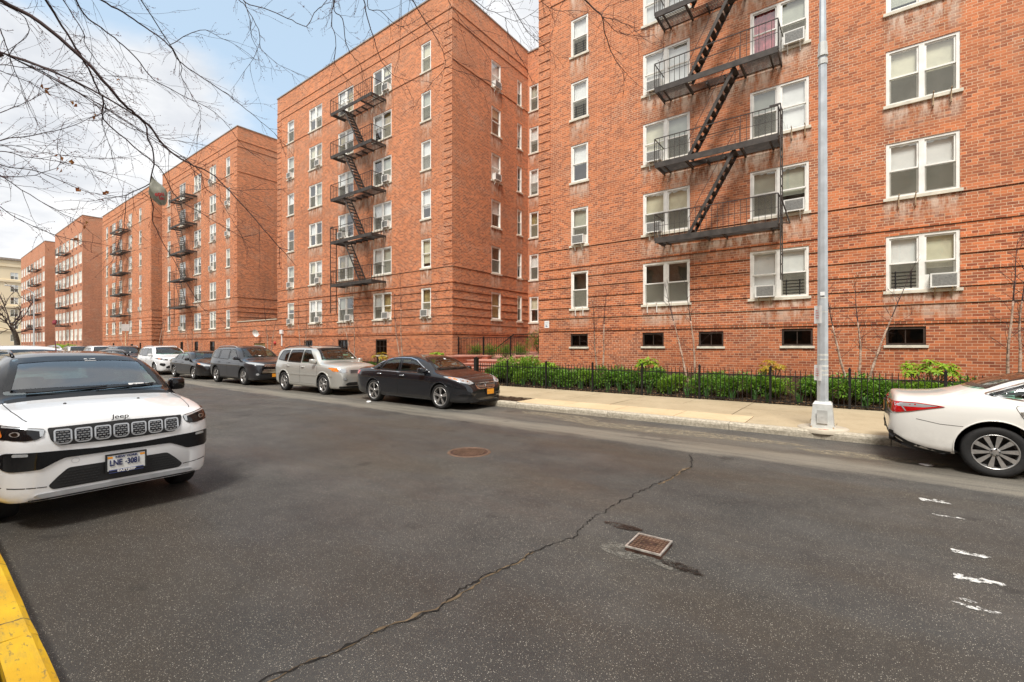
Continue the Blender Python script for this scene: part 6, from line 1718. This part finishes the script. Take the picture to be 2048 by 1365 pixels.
shrub('ball', 'large dark rounded bush deep in the courtyard corner', -14.6, 22.2, 1.3, 1.55, 2)
for i, (x, y) in enumerate([(-45, 15), (-46.5, 15.2), (-48, 15), (-49.6, 15.1), (-50.9, 14.9), (-56, 15), (-57.5, 15), (-58.6, 15.2)]):
    shrub('laurel', 'far green shrub behind the third block fence', x, y, .2, 1.0, i, 'shrubs before the third block')
shrub('lime2', 'small yellow-green shrub at the foot of the block with wide windows', -104, 15.4, .4, 2.0); shrub('lime2', 'second yellow-green shrub nearer the fourth block', -97.8, 15.4, .4, 2.0, 2)
# daffodil clumps and leaf litter along the fence
def daff(seed):
    r = random.Random(seed); b = MB()
    for i in range(16):
        a = r.uniform(0, 6.28); L = r.uniform(.22, .38); o = Vector((r.uniform(-.06, .06), r.uniform(-.06, .06), 0)); d = Vector((math.cos(a) * .25, math.sin(a) * .25, 1)); w = .014
        p1 = o + d * L * .6; p2 = o + d * L + Vector((math.cos(a), math.sin(a), -.2)) * L * .18; s = Vector((-math.sin(a), math.cos(a), 0)) * w
        b.face([o - s, o + s, p1 + s, p1 - s]); b.face([p1 - s, p1 + s, p2])
    return b.mesh('leaves', [M['leaf_daff']])
DF = [daff(i) for i in range(3)]
r = random.Random(21); x = -10.4
while x < 3.2:
    o = link('daffodil_plant', DF[r.randrange(3)], None, (x, FENCE + r.uniform(.16, .34), .17), r.uniform(0, 6)); tag(o, 'clump of strap-like daffodil leaves sprouting at the foot of the fence hedge', 'plant', 'daffodil clumps along the fence')
    x += r.uniform(.35, .75)
b = MB(); r = random.Random(31)
for i in range(1500):
    x = r.uniform(-12.2, 6); y = FENCE + .06 + abs(r.gauss(0, .28)); p = Vector((x, y, bed_z(x, y) + .022)); leaf_quad(b, p, rv(r) * Vector((1, 1, .15)), Vector((0, 0, 1)), r.uniform(.04, .09), r.uniform(.02, .05))
struct(b.build('leaf_litter', M['leaf_litter']), 'stuff')

# ---- bare trees
def curve_pts(P, n=4):
    P = [Vector(p) for p in P]; out = []
    for i in range(len(P) - 1):
        p0, p1, p2, p3 = P[max(0, i - 1)], P[i], P[i + 1], P[min(len(P) - 1, i + 2)]
        for k in range(n):
            t = k / n; out.append(.5 * (2 * p1 + (p2 - p0) * t + (2 * p0 - 5 * p1 + 4 * p2 - p3) * t * t + (3 * p1 - p0 - 3 * p2 + p3) * t**3))
    out.append(P[-1]); return out
def twig(b, p, d, L, r0, r, depth=0, sag=0.05, m=0, seg=5, kids=2, buds=True, n=4):
    pts = [p]; cur = p.copy(); dd = d.normalized()
    for i in range(seg):
        dd = (dd + rv(r) * .17 + Vector((0, 0, -sag))).normalized(); cur = cur + dd * (L / seg); pts.append(cur.copy())
    b.tube(pts, [r0 + (r0 * .4 - r0) * i / seg for i in range(seg + 1)], n, m, cap=False)
    if buds:
        for q in pts[1:]:
            if r.random() < .55: e = rv(r) * .012; b.tube([q, q + e * .5, q + e], [.0016, .0032, .0008], 4, 1, cap=False)
    if depth > 0:
        for k in range(kids):
            i = r.randrange(1, seg + 1); nd = (dd + rv(r) * .85).normalized(); twig(b, pts[i], nd, L * r.uniform(.35, .65), r0 * .65, r, depth - 1, sag, m, max(3, seg - 1), kids, buds, n)
def branch_set(b, T, seed, dens=1.0):
    r = random.Random(seed)
    for P, r0, r1, kd in T:
        C = curve_pts(P, 4); N = len(C)
        wob = [c + rv(r) * .006 for c in C]; wob[0] = C[0]
        b.tube(wob, [.70 * (r0 + (r1 - r0) * i / (N - 1)) for i in range(N)], 6, 0, cap=False)
        acc = 0
        for i in range(2, N):
            acc += (C[i] - C[i - 1]).length
            if acc > .082 / (kd * dens) * r.uniform(.6, 1.5):
                acc = 0; d = (C[i] - C[i - 1]).normalized(); o = rv(r); nd = (d * .9 + o * .75).normalized()
                twig(b, C[i], nd, r.uniform(.12, .60) * (.6 + .4 * r.random()), .0023, r, 1 if r.random() < .75 else 2, .03, 0, 5, 2)
        twig(b, C[-1], (C[-1] - C[-2]), .45, r1, r, 2, .02)
T1 = [([[-6.114, 0.404, 4.863], [-6.173, 0.526, 4.859], [-6.072, 0.77, 4.746], [-5.993, 0.996, 4.557], [-5.993, 1.163, 4.415], [-5.998, 1.325, 4.244], [-6.036, 1.464, 4.164], [-6.083, 1.595, 4.102], [-6.076, 1.768, 3.895], [-6.013, 1.982, 3.787], [-5.972, 2.179, 3.717], [-5.836, 2.449, 3.391], [-5.739, 2.689, 3.09]], 0.027, 0.006, 1), ([[-6.303, 0.762, 5.252], [-6.379, 0.84, 5.142], [-6.427, 0.938, 5.027], [-6.433, 1.069, 4.815], [-6.474, 1.172, 4.664], [-6.55, 1.25, 4.54], [-6.631, 1.324, 4.447], [-6.768, 1.356, 4.286], [-6.635, 1.591, 4.035], [-6.607, 1.747, 3.906], [-6.62, 1.872, 3.807], [-6.614, 2.011, 3.537], [-6.498, 2.233, 3.385], [-6.439, 2.412, 3.271]], 0.017, 0.004, 1), ([[-6.709, 0.957, 5.572], [-6.823, 1.039, 5.463], [-6.839, 1.193, 5.215], [-6.987, 1.248, 5.142], [-7.036, 1.378, 5.009], [-7.046, 1.538, 4.912], [-7.144, 1.631, 4.806]], 0.009, 0.003, 1), ([[-6.35, 0.978, 5.412], [-6.456, 1.073, 5.317], [-6.54, 1.184, 5.226], [-6.575, 1.334, 5.183], [-6.601, 1.489, 5.122], [-6.619, 1.651, 5.006], [-6.675, 1.784, 4.908], [-6.676, 1.958, 4.862], [-6.635, 2.165, 4.809], [-6.562, 2.395, 4.724], [-6.573, 2.562, 4.612]], 0.013, 0.004, 1), ([[-6.542, 1.083, 5.519], [-6.544, 1.282, 5.483], [-6.55, 1.478, 5.464], [-6.561, 1.669, 5.419], [-6.523, 1.898, 5.305], [-6.613, 2.031, 5.215], [-6.611, 2.233, 5.138], [-6.537, 2.489, 5.026], [-6.528, 2.696, 4.929], [-6.488, 2.926, 4.795], [-6.498, 3.119, 4.706]], 0.014, 0.004, 1), ([[-6.257, 1.548, 4.226], [-6.276, 1.628, 4.031], [-6.306, 1.699, 3.846], [-6.443, 1.69, 3.586], [-6.503, 1.738, 3.324], [-6.595, 1.763, 3.2], [-6.611, 1.845, 3.012], [-6.558, 1.979, 2.716], [-6.549, 2.079, 2.516]], 0.012, 0.004, 0.6), ([[-6.412, 1.681, 3.577], [-6.663, 1.534, 3.464], [-6.903, 1.396, 3.429], [-7.039, 1.335, 3.416]], 0.008, 0.003, 1), ([[-6.639, 1.511, 3.453], [-6.677, 1.524, 3.264], [-6.728, 1.527, 3.101], [-6.817, 1.502, 2.965]], 0.006, 0.003, 1), ([[-6.475, 1.884, 5.279], [-6.336, 2.156, 5.554], [-6.291, 2.356, 5.553], [-6.288, 2.526, 5.548]], 0.006, 0.003, 1), ([[-6.495, 1.995, 5.153], [-6.569, 2.033, 5.035], [-6.568, 2.127, 4.864], [-6.556, 2.231, 4.687], [-6.652, 2.252, 4.504]], 0.008, 0.003, 1), ([[-6.439, 1.286, 4.369], [-6.579, 1.305, 4.205], [-6.675, 1.358, 4.087], [-6.761, 1.419, 3.963]], 0.008, 0.003, 1.2), ([[-6.422, 1.423, 4.177], [-6.415, 1.596, 4.147], [-6.398, 1.776, 4.135], [-6.348, 1.98, 4.143]], 0.007, 0.003, 1), ([[-6.466, 1.891, 4.031], [-6.409, 2.034, 3.975], [-6.415, 2.13, 3.844], [-6.311, 2.308, 3.751], [-6.201, 2.491, 3.686], [-6.111, 2.659, 3.713]], 0.006, 0.003, 1), ([[-6.245, 2.058, 3.866], [-6.288, 2.192, 3.653], [-6.291, 2.356, 3.544], [-6.288, 2.526, 3.271]], 0.006, 0.003, 1), ([[-6.725, 0.444, 3.909], [-6.771, 0.577, 4.044], [-6.755, 0.756, 4.223], [-6.789, 0.897, 4.404]], 0.009, 0.003, 1.3), ([[-6.419, 0.424, 3.604], [-6.572, 0.56, 3.712], [-6.518, 0.851, 3.872], [-6.55, 1.077, 4.054], [-6.597, 1.292, 4.265]], 0.008, 0.003, 1.4), ([[-6.725, 0.444, 4.446], [-6.811, 0.58, 4.535], [-6.824, 0.771, 4.602], [-6.8, 0.989, 4.672], [-6.737, 1.236, 4.719], [-6.657, 1.497, 4.796]], 0.007, 0.003, 1.4), ([[-6.419, 0.424, 3.535], [-6.512, 0.555, 3.59], [-6.554, 0.723, 3.603], [-6.623, 0.872, 3.639], [-6.596, 1.092, 3.651], [-6.575, 1.309, 3.632]], 0.008, 0.003, 1.5), ([[-6.419, 0.424, 3.467], [-6.572, 0.56, 3.477], [-6.55, 0.827, 3.481], [-6.5, 1.115, 3.373], [-6.553, 1.325, 3.387]], 0.008, 0.003, 1.5), ([[-6.419, 0.424, 3.398], [-6.572, 0.56, 3.381], [-6.63, 0.766, 3.255], [-6.626, 1.02, 3.111], [-6.771, 1.161, 3.087]], 0.008, 0.003, 1.4), ([[-6.419, 0.424, 3.123], [-6.572, 0.56, 3.069], [-6.67, 0.736, 2.979], [-6.709, 0.957, 2.902], [-6.771, 1.161, 2.885]], 0.007, 0.003, 1.2), ([[-6.383, 0.452, 4.726], [-6.422, 0.547, 4.704], [-6.51, 0.606, 4.581], [-6.604, 0.661, 4.439], [-6.67, 0.736, 4.233]], 0.01, 0.003, 1.2), ([[-6.419, 0.424, 4.955], [-6.31, 0.632, 4.891], [-6.361, 0.719, 4.844], [-6.525, 0.72, 4.768], [-6.87, 0.585, 4.66]], 0.008, 0.003, 1.2), ([[-6.725, 0.444, 3.391], [-6.758, 0.576, 3.418], [-6.662, 0.805, 3.474], [-6.633, 0.983, 3.625], [-6.828, 0.993, 3.835]], 0.006, 0.003, 1.4), ([[-6.725, 0.444, 4.389], [-6.796, 0.579, 4.469], [-6.774, 0.783, 4.441], [-6.821, 0.935, 4.395], [-6.771, 1.161, 4.395]], 0.006, 0.003, 1.4), ([[-6.725, 0.444, 3.621], [-6.717, 0.639, 3.735], [-6.733, 0.814, 3.739], [-6.695, 1.031, 3.75], [-6.64, 1.259, 3.779]], 0.006, 0.003, 1.5)]
T2 = [([[-6.071, 2.439, 6.21], [-6.104, 2.498, 6.016], [-6.106, 2.58, 5.979], [-6.05, 2.705, 5.737], [-6.099, 2.751, 5.559], [-6.045, 2.876, 5.441], [-6.003, 2.991, 5.391]], 0.009, 0.003, 1), ([[-6.032, 2.468, 5.966], [-6.004, 2.583, 5.775], [-6.068, 2.629, 5.609], [-6.087, 2.709, 5.501], [-6.242, 2.686, 5.369]], 0.007, 0.003, 1), ([[-6.12, 2.402, 6.149], [-6.034, 2.538, 5.984], [-5.846, 2.751, 5.915], [-5.684, 2.945, 5.837], [-5.593, 3.085, 5.802], [-5.571, 3.173, 6.015], [-5.521, 3.282, 6.166], [-5.47, 3.392, 6.399]], 0.008, 0.005, 1), ([[-4.932, 3.046, 6.051], [-5.0, 3.095, 5.875], [-5.093, 3.125, 5.669], [-5.122, 3.204, 5.492], [-5.209, 3.238, 5.271], [-5.207, 3.34, 5.187]], 0.011, 0.003, 1), ([[-4.923, 3.053, 5.768], [-4.919, 3.156, 5.648], [-4.952, 3.231, 5.42], [-4.965, 3.322, 5.313], [-4.96, 3.425, 5.271], [-4.984, 3.508, 5.155]], 0.009, 0.003, 1), ([[-4.702, 3.22, 6.051], [-4.698, 3.306, 5.865], [-4.721, 3.372, 5.686], [-4.715, 3.46, 5.484], [-4.697, 3.557, 5.256], [-4.622, 3.697, 5.116], [-4.529, 3.85, 5.099]], 0.012, 0.003, 1), ([[-4.608, 3.29, 5.756], [-4.573, 3.442, 5.759], [-4.51, 3.614, 5.673], [-4.481, 3.761, 5.718], [-4.444, 3.915, 5.864]], 0.007, 0.003, 1), ([[-4.074, 3.441, 5.891], [-4.076, 3.524, 5.714], [-4.04, 3.635, 5.561], [-3.968, 3.772, 5.385], [-3.941, 3.876, 5.221], [-3.979, 3.931, 5.101], [-4.144, 3.89, 4.964]], 0.01, 0.003, 1), ([[-3.965, 3.9, 5.099], [-3.924, 4.055, 5.111], [-3.846, 4.24, 5.109], [-3.787, 4.409, 5.118]], 0.005, 0.003, 1), ([[-4.292, 3.528, 5.992], [-4.288, 3.531, 5.815], [-4.288, 3.531, 5.55]], 0.005, 0.003, 1), ([[-3.78, 3.663, 5.891], [-3.807, 3.81, 5.765], [-3.807, 3.976, 5.686], [-3.754, 4.184, 5.538]], 0.007, 0.003, 1), ([[-3.177, 3.867, 5.731], [-3.107, 4.044, 5.589], [-3.037, 4.222, 5.398], [-3.022, 4.359, 5.335], [-2.961, 4.53, 5.285]], 0.009, 0.003, 1.2), ([[-3.351, 3.735, 5.677], [-3.352, 3.86, 5.533], [-3.236, 4.072, 5.494], [-3.16, 4.255, 5.497], [-3.079, 4.442, 5.638]], 0.006, 0.003, 1.2), ([[-3.236, 4.072, 5.494], [-3.209, 4.176, 5.37], [-3.18, 4.282, 5.183], [-3.173, 4.371, 5.138]], 0.005, 0.003, 1.2), ([[-2.807, 4.145, 5.677], [-2.778, 4.25, 5.536], [-2.703, 4.391, 5.502], [-2.625, 4.533, 5.539]], 0.006, 0.003, 1), ([[-2.402, 4.2, 5.572], [-2.332, 4.377, 5.438], [-2.232, 4.578, 5.344], [-2.237, 4.7, 5.21], [-2.213, 4.843, 5.035], [-2.167, 5.002, 4.942], [-2.138, 5.15, 4.902]], 0.014, 0.003, 1.3), ([[-2.187, 4.487, 5.272], [-2.118, 4.623, 5.282], [-2.036, 4.767, 5.275], [-1.983, 4.891, 5.255]], 0.006, 0.003, 1.2), ([[-2.162, 4.506, 5.171], [-2.096, 4.639, 5.152], [-2.014, 4.784, 5.154], [-1.966, 4.904, 5.188]], 0.005, 0.003, 1.2), ([[-2.175, 4.496, 5.251], [-2.175, 4.621, 5.431], [-2.108, 4.797, 5.561]], 0.005, 0.003, 1)]

t1 = thing('street_tree', 'bare street tree at left whose branches hang across the sky', 'tree', (-7.0, -1.1, .15))
off = Vector(t1.location)
def limb(b, P, r0, r1, n=10):
    C = curve_pts(P, 4); N = len(C); b.tube([c - off for c in C], [r0 + (r1 - r0) * i / (N - 1) for i in range(N)], n, 0)
b = MB(); limb(b, [(-7.0, -1.1, 0), (-6.98, -1.1, 1.0), (-7.05, -1.05, 2.6), (-6.95, -1.0, 4.0)], .19, .14, 14); limb(b, [(-7.0, -1.1, .0), (-7.0, -1.1, .25)], .27, .19, 14)
b.build('trunk', M['bark'], t1)
b = MB()
LIMBS1 = [[(-6.95, -1.0, 3.9), (-6.7, -.3, 4.5), (-6.2, .4, 5.0), (-5.9, .9, 5.5), (-5.3, 1.6, 6.1), (-4.9, 2.4, 6.6)], [(-6.95, -1.0, 3.9), (-7.1, -.4, 4.2), (-7.0, .3, 4.5), (-6.9, .6, 4.7)], [(-6.95, -1.0, 3.9), (-7.3, -.6, 4.0), (-7.1, .1, 3.7), (-6.9, .4, 3.4)], [(-6.95, -1.0, 3.9), (-7.4, -1.4, 5.2), (-7.9, -1.6, 7.5)]]
for P in LIMBS1: limb(b, P, .10, .03, 8)
def join(T, limbs, r):
    """carry each branch back to the nearest limb so that nothing floats"""
    pts = [c for P in limbs for c in curve_pts(P, 4)]
    out = []
    starts = [Vector(P[0]) for P, *_ in T]; allc = [c for P, *_ in T for c in curve_pts(P, 3)]
    for P, r0, r1, kd in T:
        p0 = Vector(P[0]); own = {tuple(c) for c in curve_pts(P, 3)}
        nb = min((c for c in allc if tuple(c) not in own), key=lambda c: (c - p0).length)
        if (nb - p0).length < .10: out.append(([tuple(nb)] + P[1:], r0, r1, kd)); continue
        q = min(pts, key=lambda c: (c - p0).length); mid = (q + p0) / 2 + Vector((0, 0, .06))
        out.append(([tuple(q), tuple(mid)] + P, r0 * 1.15, r1, kd))
    return out
T1j = [([tuple(Vector(p) - off) for p in P], r0, r1, kd) for P, r0, r1, kd in join(T1, LIMBS1, rnd)]
branch_set(b, T1j, 5, 1.0)
b.build('crown', [M['twig'], M['twig_red']], t1)
b = MB(); r = random.Random(8)
for P, r0, r1, kd in T1j[14:]:
    for k in range(2):
        if r.random() < .6: 
            c = Vector(P[-1 - k]) + rv(r) * .05
            for q in range(2): leaf_quad(b, c + rv(r) * .015, rv(r) + Vector((0, 0, -.8)), rv(r), .055, .04)
M['leaf_with'] = leaf_mat('withered_leaf', (.42, .14, .05), (.50, .26, .08), .3, .8)
b.build('withered_leaves', M['leaf_with'], t1)['kind'] = 'stuff'
t2 = thing('street_tree', 'second bare street tree, its hanging branches crossing the top edge of the view', 'tree', (1.9, -1.6, .15))
off = Vector(t2.location)
b = MB(); limb(b, [(1.9, -1.6, 0), (1.85, -1.6, 1.2), (1.9, -1.5, 2.8), (1.7, -1.3, 4.4)], .18, .13, 14); limb(b, [(1.9, -1.6, 0), (1.9, -1.6, .25)], .25, .18, 14); b.build('trunk', M['bark'], t2)
b = MB()
LIMBS2 = [[(1.7, -1.3, 4.3), (1.0, 0, 5.4), (.2, 1.6, 6.0), (-.9, 3.1, 6.4), (-2.2, 4.0, 6.7), (-3.6, 4.2, 7.0), (-4.6, 3.4, 7.1)], [(1.7, -1.3, 4.3), (2.0, -.4, 6.2), (1.8, .6, 8)], [(.2, 1.6, 6.0), (-.9, 2.2, 6.6), (-2.6, 2.9, 7.0), (-4.4, 2.6, 7.1)]]
for P in LIMBS2: limb(b, P, .085, .03, 8)
branch_set(b, [([tuple(Vector(p) - off) for p in P], r0, r1, kd) for P, r0, r1, kd in join(T2, LIMBS2, rnd)], 15, .85)
b.build('crown', [M['twig'], M['twig_red']], t2)
# plastic bag caught on a twig
M['bag'] = simple('thin_plastic_bag', (.34, .34, .27), .35, var=.25, vscale=9)
bm = bmesh.new(); bmesh.ops.create_uvsphere(bm, u_segments=28, v_segments=22, radius=1); r = random.Random(4)
for v in bm.verts:
    z = v.co.z; k = (.10 + .90 * sstep(.98, -.15, z)); a = math.atan2(v.co.y, v.co.x)
    w_ = 1 + .10 * math.sin(7 * a + z * 3) * (1 if z > -.3 else .4) + .05 * math.sin(13 * a)
    v.co = Vector((v.co.x * k * w_ * .105, v.co.y * k * w_ * .055, z * .17 - (.02 * math.sin(a * 3))))
bag = bm_obj('plastic_bag', bm, M['bag']); tag(bag, 'pale plastic bag with red lettering snagged on a hanging branch', 'plastic bag')
BAGP = Vector((-6.40, 1.75, 3.52)); bag.location = BAGP; bag.scale = (.8, .8, .92); bag.rotation_euler = (0, R(-18), R(82))
M['bag_red'] = simple('bag_print_red', (.55, .015, .02), .5)
def bag_text(txt, size, z, x=0):
    me = text_mesh(txt, size, M['bag_red'], .0005, 1.0, .0015); dg = bpy.context.evaluated_depsgraph_get()
    bmx = bmesh.new(); bmx.from_mesh(bag.data); bv = BVHTree.FromBMesh(bmx); bmx.free()
    for v in me.vertices:
        u, w_, d = v.co; loc, n, _, _ = bv.ray_cast(Vector((u + x, -1, w_ + z)), Vector((0, 1, 0))); yy = loc.y if loc else -.03
        v.co = (u + x, yy - .003 - d, w_ + z)
    link('lettering', me, bag)
bag_text('epu', .078, -.055); bag_text('hlic', .045, -.11, .01)
# multi-stemmed birches in the beds
def birch(label, x, y, stems, seed, h=3.6, group='young multi-stemmed birches before the facades'):
    r = random.Random(seed); z0 = bed_z(x, y) - .03; t = thing('birch_tree', label, 'tree', (x, y, z0), 0, group); tw = MB()
    for (dx, lean, hh) in stems:
        b = MB(); P = [Vector((dx * .4, 0, 0))]; d = Vector((lean, r.uniform(-.1, .1), 1)).normalized(); n = 9
        for i in range(n): d = (d + rv(r) * .07 + Vector((0, 0, .02))).normalized(); P.append(P[-1] + d * hh / n)
        C = curve_pts(P, 3); N = len(C); k = int(N * .62)
        b.tube(C[:k + 1], [.038 + (.017 - .038) * i / k for i in range(k + 1)], 8); b.build('trunk', M['birch'], t)
        tw.tube(C[k:], [.016 + (.004 - .016) * i / (N - 1 - k) for i in range(N - k)], 6, 0, cap=False)
        for i in range(int(N * .3), N):
            if r.random() < .8:
                o = Vector((r.uniform(-1, 1), r.uniform(-.7, .7), r.uniform(.3, 1.1))); twig(tw, C[i], o, r.uniform(.3, 1.0) * (1 - .5 * i / N), .006, r, 1, -.03, 0, 5, 2, False, 4)
    tw.build('crown', [M['twig'], M['twig_red']], t); return t
birch('young birch with two pale stems beside the leftmost basement window', -7.7, 15.7, [(-.18, -.10, 3.0), (.22, .10, 3.4)], 1)
birch('young birch with thin twigs between the second and third basement windows', -4.35, 15.7, [(-.3, -.30, 3.6), (.15, .10, 3.4)], 2)
birch('young three-stemmed birch right behind the lamp post', .0, 15.6, [(-.35, -.16, 3.1), (0, .03, 3.2), (.45, .18, 3.5)], 3)
birch('tall multi-stemmed birch at the right edge above the white sedan', 2.95, 15.6, [(-.25, -.10, 3.8), (.2, .05, 3.8), (.5, .12, 3.2)], 4)
birch('birch in front of the middle block, behind the black sedan', -18.9, 15.6, [(-.2, -.12, 4.2), (.2, .05, 5.2)], 5)
birch('pale birch before the middle block, above the silver SUV hood', -23.2, 15.6, [(-.25, -.2, 4.2), (.2, .05, 4.4)], 6)
birch('leaning birch before the middle block, above the silver SUV roof', -28.6, 15.6, [(-.35, -.3, 4.4), (.3, .1, 3.8)], 7)
birch('birch at the left corner of the middle block by the screen wall', -33.2, 15.6, [(-.2, -.1, 5.0), (.15, .05, 4.0)], 8)
birch('bare young tree before the third block, above the dark grey SUV', -47.5, 15.4, [(-.3, -.3, 4.6), (.25, .25, 5.0)], 9)
birch('bare young tree before the third block, above the white SUV', -55.5, 15.4, [(-.3, -.3, 5.2), (.25, .25, 4.6)], 10)
birch('bare spreading tree before the fourth block', -67, 15.4, [(-.3, -.4, 6.5), (.3, .4, 6.5)], 12)
# big bare tree at the far end
r = random.Random(5); ft = thing('street_tree', 'large bare tree with crooked trunk before the yellow building', 'tree', (-112, 11.35, .15))
b = MB(); C = curve_pts([(0, 0, 0), (.2, .1, 2), (.5, -.2, 3.6), (.2, -.6, 4.8)], 4); b.tube(C, [.42 - .16 * i / (len(C) - 1) for i in range(len(C))], 10); b.build('trunk', M['bark'], ft)
b = MB()
for i in range(8):
    d = Vector((r.uniform(-.9, .9), r.uniform(-1.1, .8), r.uniform(.25, 1))); twig(b, C[r.randrange(8, len(C))], d, r.uniform(3.5, 6), .10, r, 3, -.03, 0, 7, 3, False, 4)
b.build('crown', [M['twig'], M['twig_red']], ft)

# ------------------------------------------------------------------ the person walking far down the pavement
M['coat'] = simple('coat_plum', (.085, .022, .045), .8, var=.2); M['skin'] = simple('skin', (.50, .30, .22), .6); M['hair'] = simple('hair_dark', (.02, .014, .010), .8); M['trouser'] = simple('trouser_dark', (.02, .02, .03), .8)
pt = thing('person', 'person in a plum coat walking on the far pavement beyond the white SUV', 'person', (-51.0, 12.1, .15), R(10))
J = {'pel': ((0, 0, .95), .15), 'che': ((.02, 0, 1.25), .17), 'nec': ((.03, 0, 1.48), .065), 'hea': ((.05, 0, 1.60), .085), 'top': ((.05, 0, 1.68), .07)}
for s_, nm in ((-1, 'r'), (1, 'l')):
    f = .16 * s_
    J['hip' + nm] = ((0, .09 * s_, .90), .10); J['kne' + nm] = ((.04 + f * .7, .10 * s_, .50), .065); J['ank' + nm] = ((f * 1.2 - .02, .10 * s_, .09), .045); J['toe' + nm] = ((f * 1.2 + .15, .11 * s_, .04), .04)
    J['sho' + nm] = ((.02, .19 * s_, 1.40), .075); J['elb' + nm] = ((-f * .5, .25 * s_, 1.12), .055); J['wri' + nm] = ((.10 - f * .6, .25 * s_, .88), .04); J['han' + nm] = ((.13 - f * .6, .245 * s_, .80), .035)
E_ = [('pel', 'che'), ('che', 'nec'), ('nec', 'hea'), ('hea', 'top')] + [e for n_ in 'rl' for e in (('pel', 'hip' + n_), ('hip' + n_, 'kne' + n_), ('kne' + n_, 'ank' + n_), ('ank' + n_, 'toe' + n_), ('che', 'sho' + n_), ('sho' + n_, 'elb' + n_), ('elb' + n_, 'wri' + n_), ('wri' + n_, 'han' + n_))]
ks = list(J); me = bpy.data.meshes.new('body'); me.from_pydata([J[k_][0] for k_ in ks], [(ks.index(a), ks.index(c_)) for a, c_ in E_], [])
ob = bpy.data.objects.new('tmp', me); COL.objects.link(ob); ob.modifiers.new('s', 'SKIN'); sv_ = me.skin_vertices[0].data
for i, k_ in enumerate(ks): sv_[i].radius = (J[k_][1], J[k_][1]); sv_[i].use_root = k_ == 'pel'
ob.modifiers.new('u', 'SUBSURF').levels = 2
dg = bpy.context.evaluated_depsgraph_get(); bm2 = bpy.data.meshes.new_from_object(ob.evaluated_get(dg)); bpy.data.objects.remove(ob)
bm2.materials.clear()
for m_ in (M['coat'], M['skin'], M['trouser']): bm2.materials.append(m_)
for p in bm2.polygons:
    p.use_smooth = True; z = p.center.z; p.material_index = 1 if (z > 1.50 or (z < .86 and abs(p.center.y) > .19)) else (2 if z < .72 else 0)
link('body', bm2, pt)
bm = bmesh.new(); bmesh.ops.create_uvsphere(bm, u_segments=16, v_segments=10, radius=.105)
for v in bm.verts: v.co = Vector((v.co.x * 1.0 + .035, v.co.y * .92, v.co.z * 1.05 + 1.655))
bm_obj('hair', bm, M['hair'], pt)
